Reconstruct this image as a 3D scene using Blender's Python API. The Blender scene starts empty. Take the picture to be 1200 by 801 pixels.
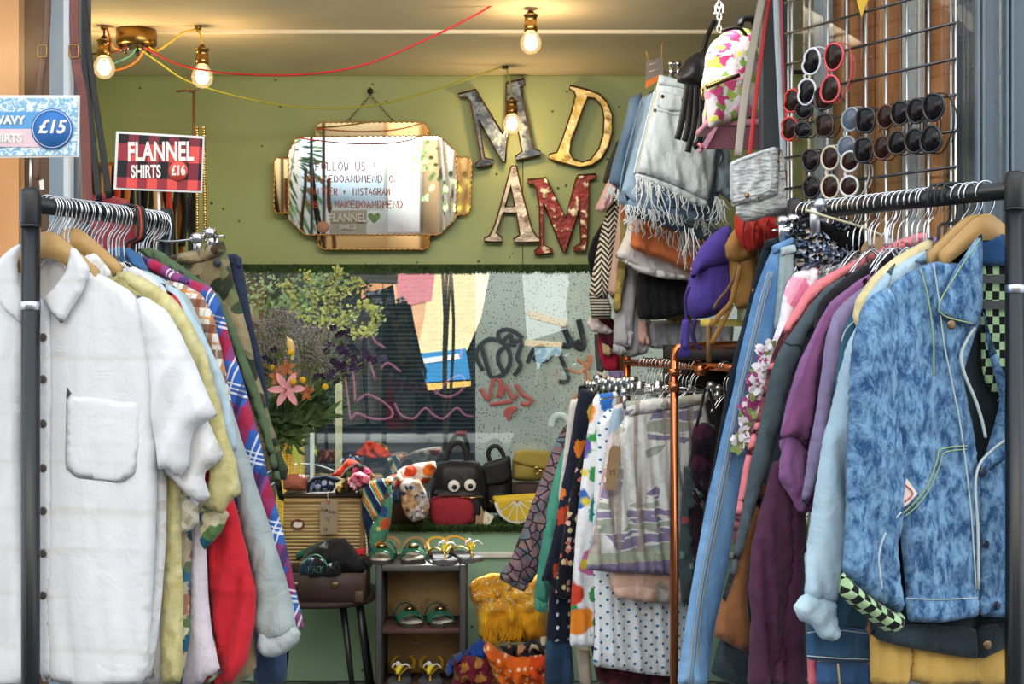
import bpy, math, random
import numpy as np
from mathutils import Vector, Matrix
from mathutils.geometry import delaunay_2d_cdt
random.seed(7)
SC = bpy.context.scene
COL = SC.collection
F, HX, HY, EYE = 1600.0, 600.0, 383.0, 1.36     # focal length (px of 1200), principal x, horizon, eye height

def P(px, py, Y):
    return Vector(((px-HX)/F*Y, Y, EYE-(py-HY)/F*Y))
def PL(s):
    return [tuple(float(a) for a in p.split(',')) for p in s.split()]
def lin(c):
    return tuple((x/12.92 if x <= .04045 else ((x+.055)/1.055)**2.4) for x in c)
def C(h, k=1.0):
    if isinstance(h, str):
        h = h.lstrip('#'); c = lin([int(h[i:i+2], 16)/255 for i in (0, 2, 4)])
    else: c = h
    return (c[0]*k, c[1]*k, c[2]*k, 1)

# ------------------------------------------------------------------ materials
class NT:
    def __init__(s, name):
        s.m = bpy.data.materials.new(name); s.m.use_nodes = True
        s.t = s.m.node_tree; s.t.nodes.clear()
        s.out = s.t.nodes.new('ShaderNodeOutputMaterial')
        s.b = s.t.nodes.new('ShaderNodeBsdfPrincipled')
        s.t.links.new(s.b.outputs[0], s.out.inputs[0])
        s._uv = s._ob = None
    def n(s, typ, _o=0, _p=None, **kw):
        nd = s.t.nodes.new('ShaderNode'+typ)
        for k, v in (_p or {}).items(): setattr(nd, k, v)
        for k, v in kw.items():
            k2 = int(k[1:]) if k[0] == 'i' and k[1:].isdigit() else k.replace('_', ' ')
            s.set(nd.inputs[k2], v)
        return nd if _o is None else nd.outputs[_o]
    def set(s, inp, v):
        if isinstance(v, bpy.types.NodeSocket): s.t.links.new(v, inp)
        else: inp.default_value = v
    def uv(s):
        if not s._uv: s._uv = s.n('TexCoord', 'UV')
        return s._uv
    def ob(s):
        if not s._ob: s._ob = s.n('TexCoord', 'Object')
        return s._ob
    def sep(s, v): return s.n('SeparateXYZ', None, i0=v).outputs
    def map(s, v, scale=(1, 1, 1), rot=(0, 0, 0), loc=(0, 0, 0)):
        return s.n('Mapping', Vector=v, Scale=scale, Rotation=rot, Location=loc)
    def ma(s, op, a, b=0.0, c=0.0): return s.n('Math', _p={'operation': op}, i0=a, i1=b, i2=c)
    def noise(s, v, sc, det=3, rough=.5, dist=0, o='Fac'):
        return s.n('TexNoise', o, Vector=v, Scale=sc, Detail=det, Roughness=rough, Distortion=dist)
    def mix(s, f, a, b, mode='MIX'):
        nd = s.t.nodes.new('ShaderNodeMix'); nd.data_type = 'RGBA'; nd.blend_type = mode
        for i, v in ((0, f), (6, a), (7, b)): s.set(nd.inputs[i], v)
        return nd.outputs[2]
    def ramp(s, f, stops, interp='LINEAR'):
        nd = s.t.nodes.new('ShaderNodeValToRGB'); nd.color_ramp.interpolation = interp
        e = nd.color_ramp.elements
        while len(e) < len(stops): e.new(.5)
        for i, (p, c) in enumerate(stops): e[i].position = p; e[i].color = c
        s.set(nd.inputs[0], f); return nd.outputs[0]
    def step(s, f, a, b): # smooth 0..1 between a and b
        return s.n('MapRange', i0=f, i1=a, i2=b, i3=0.0, i4=1.0)
    def fin(s, col, rough=.9, metal=0, bump=None, bs=.5, bd=.004, sheen=0, spec=.3, **kw):
        s.set(s.b.inputs['Base Color'], col); s.set(s.b.inputs['Roughness'], rough)
        s.b.inputs['Metallic'].default_value = metal
        s.b.inputs['Specular IOR Level'].default_value = spec
        if sheen: s.b.inputs['Sheen Weight'].default_value = sheen
        for k, v in kw.items(): s.set(s.b.inputs[k.replace('_', ' ')], v)
        if bump is not None:
            s.set(s.b.inputs['Normal'], s.n('Bump', Strength=bs, Distance=bd, Height=bump))
        return s.m

def crumple(t, sc=14):
    v = t.uv()
    a = t.noise(t.map(v, (2.2, .55, 1)), sc*.7, 4, .5, .8); b = t.noise(t.map(v, (1, 1.1, 1), (0, 0, .7)), sc*1.5, 4, .55, .9)
    return t.ma('ADD', a, t.ma('MULTIPLY', b, .6))
def cfin(t, col, var=.14, bs=.5, bd=.016, rough=.92, sheen=.1):
    "cloth finish: soft tone variation, crumple bump"
    h = crumple(t)
    f = t.noise(t.uv(), 7, 3)
    dark = t.mix(1.0, col, C((1-var*1.6,)*3), 'MULTIPLY')
    col = t.mix(t.step(f, .35, .62), dark, col)
    return t.fin(col, rough, bump=h, bs=bs, bd=bd, sheen=sheen, spec=.15)
def cloth(name, c, var=.14, **k):
    return cfin(NT(name), C(c), var, **k)
def plain(name, c, rough=.5, metal=0, spec=.5, var=.1, **k):
    t = NT(name); f = t.noise(t.ob(), 18, 3)
    col = t.mix(t.step(f, .3, .7), C(c, 1-var), C(c))
    return t.fin(col, rough, metal, spec=spec, **k)
def leather(name, c, rough=.45, sc=60, var=.2):
    t = NT(name); f = t.noise(t.ob(), 9, 4); h = t.noise(t.ob(), sc, 3)
    return t.fin(t.mix(t.step(f, .3, .7), C(c, 1-var), C(c)), rough, bump=h, bs=.35, bd=.004, spec=.35)
def denim(name, dark, light, fade=.5, acid=False, rot=0):
    t = NT(name); v = t.uv()
    f = t.noise(t.map(v, (1.5, .7, 1)), 5 if not acid else 38, 4 if not acid else 8, .5 if not acid else .74, .4)
    a, b = (.34, .66) if not acid else (.41, .585)
    col = t.mix(t.step(f, a, b), C(dark), C(light))
    tw = t.noise(t.map(v, (900, 160, 1), (0, 0, .6)), 1, 2)
    col = t.mix(t.ma('MULTIPLY', t.step(tw, .3, .7), .16), col, C(light, 1.25))
    return cfin(t, col, .14)
def stripes(t, col, x, per, lo, hi, c, a=1.0):
    fr = t.ma('FRACT', t.ma('DIVIDE', x, per))
    m = t.ma('MULTIPLY', t.ma('GREATER_THAN', fr, lo), t.ma('LESS_THAN', fr, hi))
    return t.mix(t.ma('MULTIPLY', m, a), col, C(c))
def plaid(name, base, bands, ang=0, **k):
    t = NT(name); o = t.sep(t.map(t.uv(), rot=(0, 0, ang))); col = C(base)
    for ax, per, lo, hi, c, a in bands:
        x = t.ma('ADD', o[0 if ax == 'x' else 1], 20.0)
        col = stripes(t, col, x, per, lo, hi, c, a)
    return cfin(t, col, **k)
def flowers(t, col, v, sc, cols, th, soft=.03, wob=.25, rnd=1.0, seed=0):
    vv = t.map(v, (sc, sc, 1), loc=(seed*3.7, seed*1.3, 0))
    nz = t.noise(vv, 2.6, 2)
    vo = t.n('TexVoronoi', None, _p={'voronoi_dimensions': '2D'}, Vector=vv, Scale=1.0, Randomness=rnd)
    d = t.ma('ADD', vo.outputs['Distance'], t.ma('MULTIPLY', t.ma('SUBTRACT', nz, .5), wob*2))
    r = t.sep(vo.outputs['Color'])[0]
    n = len(cols)
    cr = t.ramp(r, [(i/n, C(c)) for i, c in enumerate(cols)], 'CONSTANT') if n > 1 else C(cols[0])
    m = t.ma('SUBTRACT', 1.0, t.step(d, th-soft, th+soft))
    return t.mix(m, col, cr)
def floral(name, base, layers, ang=0, **k):
    t = NT(name); v = t.map(t.uv(), rot=(0, 0, ang), loc=(5, 5, 0)); col = C(base)
    for i, (sc, cols, th, wob, rnd) in enumerate(layers):
        col = flowers(t, col, v, sc, cols, th, .03, wob, rnd, i+1)
    return cfin(t, col, **k)
def camo(name, cols):
    t = NT(name); v = t.uv(); col = C(cols[0])
    for i, c in enumerate(cols[1:]):
        f = t.noise(t.map(v, loc=(i*7.3, i*2.1, 0)), 13, 2, .5, .4)
        col = t.mix(t.step(f, .53, .545), col, C(c))
    return cfin(t, col)
def checker(name, a, b, sz, ang=0):
    t = NT(name); col = t.n('TexChecker', 'Color', Vector=t.map(t.uv(), rot=(0, 0, ang), loc=(9, 9, 0)), Color1=C(a), Color2=C(b), Scale=1/sz)
    return cfin(t, col, .1)
def wood(name, a, b, sc=(3, 30, 30), rough=.6, bs=.3):
    t = NT(name); v = t.map(t.ob(), sc); f = t.noise(v, 1.0, 5, .6, 1.2); g = t.noise(t.ob(), 4, 3)
    col = t.mix(t.step(f, .3, .7), C(a), C(b)); col = t.mix(t.step(g, .35, .75), col, C(a, .75))
    return t.fin(col, rough, bump=f, bs=bs, bd=.003)
def metal(name, c, rough=.2, var=.15):
    t = NT(name); f = t.noise(t.ob(), 30, 3)
    return t.fin(t.mix(f, C(c, 1-var), C(c)), rough, 1.0)
def emit(name, c, st):
    t = NT(name); return t.fin(C(c), .5, Emission_Color=C(c), Emission_Strength=st)
def glassy(name, tint=(1, 1, 1), refl=.12, rough=.0, alpha=1.0):
    t = NT(name); t.t.nodes.remove(t.b)
    tr = t.n('BsdfTransparent', Color=(*tint, 1)); gl = t.n('BsdfGlossy', Color=(1, 1, 1, 1), Roughness=rough)
    mx = t.n('MixShader', i0=refl, i1=tr, i2=gl)
    t.t.links.new(mx, t.out.inputs[0]); return t.m

# ------------------------------------------------------------------ meshes
def mesh(name, V, Fc, smooth=True, uvs=None):
    me = bpy.data.meshes.new(name); me.from_pydata([tuple(v) for v in V], [], Fc); me.update()
    if smooth: me.polygons.foreach_set('use_smooth', [True]*len(me.polygons))
    if uvs is not None:
        ul = me.uv_layers.new(name='UVMap')
        li = np.empty(len(me.loops), dtype=np.int32); me.loops.foreach_get('vertex_index', li)
        ul.data.foreach_set('uv', np.asarray(uvs, dtype=np.float32)[li].ravel())
    return me
def join(*parts):
    V, Fc = [], []
    for v, f in parts:
        o = len(V); V += [Vector(a) for a in v]; Fc += [tuple(i+o for i in q) for q in f]
    return V, Fc
def tubeg(pts, r, seg=8, closed=False, flat=1.0, up=None):
    pts = [Vector(p) for p in pts]; n = len(pts)
    rr = r if isinstance(r, (list, tuple)) else [r]*n
    T = []
    for i in range(n):
        a = pts[(i-1) % n] if (closed or i) else pts[i]; b = pts[(i+1) % n] if (closed or i < n-1) else pts[i]
        d = (b-a); T.append(d.normalized() if d.length > 1e-9 else Vector((0, 0, 1)))
    u = Vector(up) if up else (Vector((0, 0, 1)) if abs(T[0].z) < .9 else Vector((1, 0, 0)))
    N = (u-T[0]*u.dot(T[0])).normalized(); V, Fc = [], []
    for i in range(n):
        N = (N-T[i]*N.dot(T[i]))
        N = N.normalized() if N.length > 1e-6 else T[i].orthogonal().normalized()
        B = T[i].cross(N)
        for k in range(seg):
            a = 2*math.pi*k/seg; V.append(pts[i]+N*math.cos(a)*rr[i]*flat+B*math.sin(a)*rr[i])
    for i in range(n if closed else n-1):
        j = (i+1) % n
        for k in range(seg):
            k2 = (k+1) % seg; Fc.append((i*seg+k, i*seg+k2, j*seg+k2, j*seg+k))
    if not closed:
        Fc.append(tuple(range(seg))[::-1]); Fc.append(tuple((n-1)*seg+k for k in range(seg)))
    return V, Fc
def spline(pts, n=6, closed=False):
    pts = [Vector(p) for p in pts]; N = len(pts); out = []
    for i in range(N if closed else N-1):
        if closed: a, b, c, d = pts[i-1], pts[i], pts[(i+1) % N], pts[(i+2) % N]
        else: a, b, c, d = pts[max(i-1, 0)], pts[i], pts[i+1], pts[min(i+2, N-1)]
        for k in range(n):
            t = k/n; out.append(.5*((2*b)+(c-a)*t+(2*a-5*b+4*c-d)*t*t+(3*b-a-3*c+d)*t**3))
    if not closed: out.append(pts[-1])
    return out
def boxg(c, s, rz=0, bev=.0):
    x, y, z = [a/2 for a in s]; b = min(bev, x*.9, y*.9, z*.9)
    R = Matrix.Rotation(rz, 3, 'Z'); c = Vector(c)
    if b <= 0:
        V = [R @ Vector((sx*x, sy*y, sz*z))+c for sz in (-1, 1) for sx, sy in ((-1, -1), (1, -1), (1, 1), (-1, 1))]
        return V, [(3, 2, 1, 0), (4, 5, 6, 7), (0, 1, 5, 4), (1, 2, 6, 5), (2, 3, 7, 6), (3, 0, 4, 7)]
    V = []
    for zz, k in ((-z, b), (-z+b, 0), (z-b, 0), (z, b)):
        for sx, sy, o in ((-1, -1, 0), (1, -1, 0), (1, 1, 0), (-1, 1, 0)):
            ax, ay = x-k, y-k; cb = b if k == 0 else b*.5
            p1 = (sx*(ax-cb), sy*ay); p2 = (sx*ax, sy*(ay-cb))
            for p in ((p2, p1) if sx*sy > 0 and False else ((p2, p1) if sx*sy < 0 and False else ((p2, p1) if (sx, sy) in ((-1, -1), (1, 1)) else (p1, p2)))):
                V.append(R @ Vector((p[0], p[1], zz))+c)
    Fc = [tuple(range(8))[::-1], tuple(range(24, 32))]
    for l in range(3):
        for k in range(8): Fc.append((l*8+k, l*8+(k+1) % 8, l*8+8+(k+1) % 8, l*8+8+k))
    return V, Fc
def latheg(prof, seg=20, c=(0, 0, 0), axis='Z'):
    V, Fc = [], []; n = len(prof); c = Vector(c)
    for r, z in prof:
        for k in range(seg):
            a = 2*math.pi*k/seg; p = Vector((r*math.cos(a), r*math.sin(a), z))
            if axis == 'Y': p = Vector((p.x, -p.z, p.y))
            if axis == 'X': p = Vector((p.z, p.y, -p.x))
            V.append(p+c)
    for i in range(n-1):
        for k in range(seg): Fc.append((i*seg+k, i*seg+(k+1) % seg, (i+1)*seg+(k+1) % seg, (i+1)*seg+k))
    Fc.append(tuple(range(seg))[::-1]); Fc.append(tuple((n-1)*seg+k for k in range(seg)))
    return V, Fc
def ballg(c, r, seg=12, sc=(1, 1, 1)):
    prof = [(max(1e-4, math.sin(math.pi*i/seg)), -math.cos(math.pi*i/seg)) for i in range(seg+1)]
    V, Fc = latheg(prof, seg)
    return [Vector((v.x*r*sc[0], v.y*r*sc[1], v.z*r*sc[2]))+Vector(c) for v in V], Fc
def prismg(poly, d, holes=(), fr=None):
    "extrude polygon (u,v) from y=-d (front) to y=0; returns local (u,y,v)"
    loops = [list(poly)]+[list(h) for h in holes]; vs, es, fs = [], [], []
    for L in loops:
        o = len(vs); vs += [Vector(p) for p in L]; n = len(L); es += [(o+i, o+(i+1) % n) for i in range(n)]
    r = delaunay_2d_cdt(vs, es, [], 2 if holes else 1, 1e-7)
    ov, tris = r[0], r[2]
    def inside(x, y):
        c = False
        for L in loops:
            n = len(L)
            for i in range(n):
                x1, y1 = L[i]; x2, y2 = L[(i+1) % n]
                if (y1 > y) != (y2 > y) and x < (x2-x1)*(y-y1)/(y2-y1)+x1: c = not c
        return c
    if holes:
        r = delaunay_2d_cdt(vs, es, [], 0, 1e-7); ov, tris = r[0], r[2]
        tris = [t for t in tris if inside(sum(ov[i].x for i in t)/3, sum(ov[i].y for i in t)/3)]
    N = len(ov); V = [Vector((p.x, -d, p.y)) for p in ov]+[Vector((p.x, 0, p.y)) for p in ov]; Fc = []
    ec = {}
    for t in tris:
        a = sum((ov[t[i]].x*ov[t[(i+1) % len(t)]].y-ov[t[(i+1) % len(t)]].x*ov[t[i]].y) for i in range(len(t)))
        t = tuple(t) if a > 0 else tuple(t)[::-1]
        Fc.append(t); Fc.append(tuple(i+N for i in t)[::-1])
        for i in range(len(t)):
            e = (t[i], t[(i+1) % len(t)]); ec[e] = 1
    for (a, b) in ec:
        if (b, a) not in ec: Fc.append((b, a, a+N, b+N))
    return V, Fc
def chaikin(poly, k=.22, it=1):
    for _ in range(it):
        out = []
        for i in range(len(poly)):
            a, b = poly[i], poly[(i+1) % len(poly)]
            out += [(a[0]+(b[0]-a[0])*k, a[1]+(b[1]-a[1])*k), (a[0]+(b[0]-a[0])*(1-k), a[1]+(b[1]-a[1])*(1-k))]
        poly = out
    return poly
_seed = [1]
def pillow(poly, thick=.02, fold=(.005, .07, 0), res=.014, edge=None, wave=.13, bulge=.2, smooth=1, hang=True, wr=1.0):
    "closed cloth-like solid with folds from a 2-D outline; local (u, y, v); returns V, F, uv"
    _seed[0] += 1; rs = np.random.RandomState(_seed[0])
    poly = chaikin(list(poly), .10, smooth) if smooth else list(poly)
    xs = [p[0] for p in poly]; ys = [p[1] for p in poly]
    area = abs(sum(poly[i][0]*poly[(i+1) % len(poly)][1]-poly[(i+1) % len(poly)][0]*poly[i][1] for i in range(len(poly))))/2
    res = max(min(res*.75, math.sqrt(area)/11), math.sqrt(area/4200))
    B = []
    for i in range(len(poly)):
        a, b = poly[i], poly[(i+1) % len(poly)]; L = math.dist(a, b); n = max(1, int(round(L/res)))
        for k in range(n): B.append((a[0]+(b[0]-a[0])*k/n, a[1]+(b[1]-a[1])*k/n))
    B = np.array(B); nb = len(B); B2 = np.roll(B, -1, 0)
    gx = np.arange(min(xs), max(xs), res); gy = np.arange(min(ys), max(ys), res*.87)
    G_ = np.array([(x+(res*.5 if j % 2 else 0), y) for j, y in enumerate(gy) for x in gx]).reshape(-1, 2)
    G_ = G_+rs.uniform(-.12, .12, G_.shape)*res
    def dist(Q):
        d = B2-B; L2 = (d**2).sum(1)+1e-12; w = Q[:, None, :]-B[None]
        t = np.clip((w*d).sum(2)/L2, 0, 1); return np.sqrt(((w-t[..., None]*d)**2).sum(2)).min(1)
    if len(G_):
        x, y = G_[:, 0:1], G_[:, 1:2]; x1, y1, x2, y2 = B[:, 0], B[:, 1], B2[:, 0], B2[:, 1]
        cr = ((y1 > y) != (y2 > y)) & (x < (x2-x1)*(y-y1)/np.where(abs(y2-y1) < 1e-12, 1e-12, y2-y1)+x1)
        ins = cr.sum(1) % 2 == 1; G_ = G_[ins]
        if len(G_): G_ = G_[dist(G_) > res*.55]
    pts = np.vstack([B, G_]) if len(G_) else B
    r = delaunay_2d_cdt([Vector(p) for p in pts], [(i, (i+1) % nb) for i in range(nb)], [], 1, 1e-8)
    Q = np.array([(p.x, p.y) for p in r[0]]); tris = r[2]
    ed = {}
    T2 = []
    for t in tris:
        a, b, c = t[:3]
        if (Q[b][0]-Q[a][0])*(Q[c][1]-Q[a][1])-(Q[c][0]-Q[a][0])*(Q[b][1]-Q[a][1]) < 0: t = (a, c, b)
        T2.append(tuple(t))
        for i in range(3): ed[(t[i], t[(i+1) % 3])] = 1
    bd = set()
    for (a, b) in ed:
        if (b, a) not in ed: bd.add(a); bd.add(b)
    D = dist(Q); R = edge or max(thick*.55, .005)
    q = np.clip(D/R, 0, 1); prof = np.sqrt(np.clip(1-(1-q)**2, 0, 1))
    dm = max(D.max(), 1e-4); prof = prof*(1-.35*bulge)+.35*bulge*np.sqrt(np.clip(D/dm, 0, 1))
    A, lam, ang = fold; ca, sa = math.cos(math.radians(ang)), math.sin(math.radians(ang))
    s = Q[:, 0]*ca+Q[:, 1]*sa; w = -Q[:, 0]*sa+Q[:, 1]*ca
    warp = sum(rs.uniform(.3, 1)*np.sin(2*math.pi*(w*rs.uniform(.5, 1.6)+s*rs.uniform(-1, 1))/(lam*4)+rs.uniform(0, 6)) for _ in range(4))*wave*1.6
    f = np.zeros(len(Q))
    for a_, l_ in ((1, 1), (.6, .61), (.35, .37)):
        ph = 2*math.pi*s/(lam*l_)+warp/l_*.8+rs.uniform(0, 6)
        e = .7+.3*np.sin(2*math.pi*w/(lam*rs.uniform(6, 12))+rs.uniform(0, 6))
        f += a_*e*(1-np.abs(np.sin(ph/2))*2 if a_ < 1 else np.sin(ph))
    # sharp creases in patches
    for _ in range(4):
        th = rs.uniform(-.75, .75); l2 = lam*rs.uniform(.5, 1.1); k = s*math.cos(th)+w*math.sin(th)
        cx_, cy_ = rs.uniform(min(xs), max(xs)), rs.uniform(min(ys), max(ys)); rr2 = rs.uniform(.10, .28)
        en = np.exp(-((Q[:, 0]-cx_)**2+(Q[:, 1]-cy_)**2)/rr2**2)
        f -= .9*wr*en*(1-np.abs(np.sin(math.pi*k/l2+warp+rs.uniform(0, 6))))**2
    # oblique wrinkles
    for _ in range(5):
        th = rs.uniform(0, math.pi); l2 = lam*rs.uniform(.5, 1.3); k = Q[:, 0]*math.cos(th)+Q[:, 1]*math.sin(th)
        f += .13*wr*np.sin(2*math.pi*k/l2+warp*1.5+rs.uniform(0, 6))
    if hang:
        top = max(ys); H = max(top-min(ys), 1e-3); f = f*(.45+.75*(top-Q[:, 1])/H)
    f = A*f
    fe = np.clip(D/(R*1.0), 0, 1)
    yf = -(thick/2*prof)+f*(.35+.65*fe)
    yb = (thick/2*prof)+f*(.35+.65*fe)
    N = len(Q); V = [(Q[i][0], yf[i], Q[i][1]) for i in range(N)]
    idx = {}; uv = [tuple(p) for p in Q]
    for i in range(N):
        if i in bd: idx[i] = i
        else: idx[i] = len(V); V.append((Q[i][0], yb[i], Q[i][1])); uv.append((Q[i][0]+.37, Q[i][1]+.11))
    Fc = T2+[tuple(idx[i] for i in t)[::-1] for t in T2]
    return V, Fc, uv

# ------------------------------------------------------------------ objects
def tag(o, label, cat, group=None):
    o['label'] = label; o['category'] = cat
    if group: o['group'] = group
    return o
def obj(name, geo, mat, parent=None, loc=None, rz=0, smooth=True, label=None):
    me = geo if isinstance(geo, bpy.types.Mesh) else mesh(name, geo[0], geo[1], smooth, geo[2] if len(geo) > 2 else None)
    if mat: me.materials.append(mat)
    o = bpy.data.objects.new(name, me); COL.objects.link(o)
    if parent: o.parent = parent
    if loc is not None: o.location = loc
    o.rotation_euler.z = rz
    if label: o['label'] = label
    if name in ('florets', 'fringe', 'frayed_hem', 'foliage', 'tassel_fringe', 'branchlets', 'flower_trim'): o['kind'] = 'stuff'
    return o
def struct(name, geo, mat, smooth=False):
    o = obj(name, geo, mat, smooth=smooth); o['kind'] = 'structure'; return o
def thing(name, label, cat, loc=(0, 0, 0), rz=0, group=None):
    o = bpy.data.objects.new(name, None); COL.objects.link(o); o.location = loc; o.rotation_euler.z = rz
    o.empty_display_size = .05
    return tag(o, label, cat, group)
def copy_tree(o, parent=None):
    c = o.copy(); COL.objects.link(c)
    if parent: c.parent = parent
    for ch in list(o.children): copy_tree(ch, c)
    return c

class G:
    "a thing standing on an upright plane through world point A, turned by yaw; outlines are given where the eye sees them and laid on that plane"
    def __init__(s, name, label, cat, A, yaw=0, group=None, single=False):
        s.name, s.A, s.yaw = name, Vector(A), yaw
        s.r = Vector((math.cos(yaw), math.sin(yaw), 0)); s.nb = Vector((-math.sin(yaw), math.cos(yaw), 0))
        s.meta = (label, cat, group); s.single = single
        s.root = None if single else thing(name, label, cat, s.A, yaw, group)
    def uv(s, px, py, off=0):
        Cc = Vector((0, 0, EYE)); d = Vector(((px-HX)/F, 1, -(py-HY)/F))
        t = (s.A+s.nb*off-Cc).dot(s.nb)/d.dot(s.nb); p = Cc+d*t-s.A
        return (p.dot(s.r), p.z)
    def L(s, px, py, off=0):
        u, v = s.uv(px, py, off); return Vector((u, off, v))
    def add(s, name, geo, mat, parent=None, label=None, smooth=True):
        if s.single:
            o = obj(s.name, geo, mat, None, s.A, s.yaw, smooth); tag(o, *s.meta); s.root = o; return o
        return obj(name, geo, mat, parent or s.root, label=label, smooth=smooth)
    def cloth(s, name, poly, mat, off=0, thick=.02, parent=None, label=None, **k):
        pl = PL(poly) if isinstance(poly, str) else poly
        k.setdefault('bulge', .45 if ('sleeve' in name or 'cuff' in name) else .2)
        k.setdefault('wr', .4 if ('sleeve' in name or 'cuff' in name or 'leg' in name or 'skirt' in name) else 1.0)
        V, Fc, uv = pillow([s.uv(x, y, off) for x, y in pl], thick, **k)
        V = [(v[0], v[1]+off, v[2]) for v in V]
        return s.add(name, (V, Fc, uv), mat, parent, label)
    def prism(s, name, poly, mat, d=.01, off=0, parent=None, label=None, holes=(), smooth=False):
        pl = PL(poly) if isinstance(poly, str) else poly
        V, Fc = prismg([s.uv(x, y, off) for x, y in pl], d, [[s.uv(x, y, off) for x, y in (PL(h) if isinstance(h, str) else h)] for h in holes])
        V = [Vector((v[0], v[1]+off, v[2])) for v in V]
        return s.add(name, (V, Fc, [(v[0], v[2]) for v in V]), mat, parent, label, smooth)
    def tube(s, name, pts, r, mat, off=0, parent=None, label=None, n=4, flat=1.0, seg=8, closed=False):
        pl = PL(pts) if isinstance(pts, str) else pts
        q = [s.L(p[0], p[1], p[2] if len(p) > 2 else off) for p in pl]
        q = spline(q, n, closed) if n > 1 else q
        return s.add(name, tubeg(q, r, seg, closed, flat, up=(0, 1, 0)), mat, parent, label)
    def disc(s, name, px, py, r, mat, off=0, h=.004, parent=None, label=None):
        c = s.L(px, py, off)
        return s.add(name, latheg([(r*.7, 0), (r, h*.3), (r, h*.8), (r*.75, h)], 16, c, 'Y'), mat, parent, label)
def textg(body, size, ext=0, bold=0.0, sx=1.0, shear=0):
    cu = bpy.data.curves.new('t', 'FONT'); cu.body = body; cu.size = size; cu.extrude = ext; cu.offset = bold; cu.shear = shear
    cu.align_x = 'CENTER'; cu.align_y = 'CENTER'; cu.resolution_u = 4
    o = bpy.data.objects.new('t', cu); COL.objects.link(o)
    dg = bpy.context.evaluated_depsgraph_get(); me = o.evaluated_get(dg).to_mesh()
    V = [Vector((v.co.x*sx, -v.co.z, v.co.y)) for v in me.vertices]; Fc = [tuple(p.vertices) for p in me.polygons]
    o.evaluated_get(dg).to_mesh_clear(); bpy.data.objects.remove(o); bpy.data.curves.remove(cu)
    return V, Fc
FONT = {'A': ['0,0 .5,1 1,0', '.2,.38 .8,.38'], 'B': ['0,0 0,1 .7,.95 .8,.72 .6,.53 0,.5', '.6,.53 .95,.3 .7,.02 0,0'], 'C': ['1,.85 .5,1 .05,.6 .1,.2 .5,0 1,.15'],
 'D': ['0,0 0,1 .6,.95 1,.5 .6,.05 0,0'], 'E': ['.9,1 0,1 0,0 .9,0', '0,.52 .7,.52'], 'F': ['.9,1 0,1 0,0', '0,.52 .7,.52'], 'G': ['1,.85 .5,1 .05,.6 .1,.2 .5,0 1,.15 1,.45 .6,.45'],
 'I': ['.5,0 .5,1'], 'K': ['0,0 0,1', '.9,1 0,.45 .95,0'], 'L': ['0,1 0,0 .85,0'], 'M': ['0,0 .1,1 .5,.3 .9,1 1,0'], 'N': ['0,0 .05,1 .95,0 1,1'],
 'O': ['.5,1 .05,.7 .05,.3 .5,0 .95,.3 .95,.7 .5,1'], 'P': ['0,0 0,1 .8,.95 .9,.7 .7,.5 0,.48'], 'R': ['0,0 0,1 .8,.95 .9,.7 .7,.5 0,.48', '.4,.5 1,0'], 'S': ['.9,.88 .5,1 .1,.8 .3,.55 .8,.4 .85,.15 .4,0 .05,.12'],
 'T': ['0,1 1,1', '.5,1 .5,0'], 'U': ['0,1 .05,.2 .5,0 .95,.2 1,1'], 'W': ['0,1 .25,0 .5,.7 .75,0 1,1'], '!': ['.5,1 .5,.3', '.5,.08 .5,0'], ':': ['.4,.7 .4,.62', '.4,.2 .4,.12'], '+': ['.5,.75 .5,.2', '.2,.48 .8,.48'],
 '@': ['.7,.35 .5,.25 .35,.5 .5,.7 .7,.6 .7,.3 .95,.4 .95,.8 .5,1 .05,.7 .1,.2 .5,0 .8,.1'], '8': ['.5,.52 .15,.75 .5,1 .85,.75 .5,.52 .1,.25 .5,0 .9,.25 .5,.52'], '1': ['.3,.8 .55,1 .55,0'], '5': ['.85,1 .2,1 .15,.55 .6,.6 .9,.3 .55,0 .1,.1'],
 '£': ['.9,.85 .55,1 .3,.7 .35,.3 .05,0 .95,.05', '.1,.48 .7,.48'], 'u': ['.1,.6 .15,.1 .5,0 .85,.2 .85,.6', '.85,.3 .95,0'], 'm': ['.05,0 .1,.6 .3,.6 .45,.1 .5,.55 .75,.6 .9,0'], 'a': ['.85,.5 .4,.6 .1,.3 .4,0 .85,.3 .85,.6 .95,0'], 'g': ['.85,.5 .4,.6 .1,.3 .4,.05 .85,.3 .85,.6 .8,-.3 .3,-.35'], 's': ['.8,.5 .4,.6 .3,.4 .75,.2 .5,0 .1,.08']}
def strokes(s, x, y, w, h, r, f, gap=1.45, jit=.04, seg=5):
    "handwriting as tubes; f maps (x,y) to a point"
    parts = []
    for ch in s:
        for pl in FONT.get(ch, []):
            pts = [f(x+(a+random.uniform(-jit, jit))*w, y+(b+random.uniform(-jit, jit))*h) for a, b in PL(pl)]
            parts.append(tubeg(pts, r, seg))
        x += w*gap if ch != 'I' else w*gap
    return join(*parts)

# ================================================================== materials used widely
blackm = plain('black_plastic', '#1b1d20', .4); blackmetal = plain('black_powder_coat', '#17191c', .35)
chrome = metal('chrome', '#d8dade', .16); brass = metal('aged_brass', '#9a7a45', .3); copper = metal('copper', '#c8794f', .22)
steel = metal('steel_wire', '#dededb', .38); gold = metal('gold', '#d2b070', .25); darksteel = metal('dark_steel', '#5c5d60', .35)
whitem = plain('white_paint', '#e8e6e2', .5); kraft = plain('kraft_card', '#a88b68', .9, spec=.1); creamp = plain('cream_card', '#e8e2d2', .8)
ink = plain('ink', '#1d1b1c', .8, spec=.1); thread = plain('pale_thread', '#d3d9de', .9, spec=.1)

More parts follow.
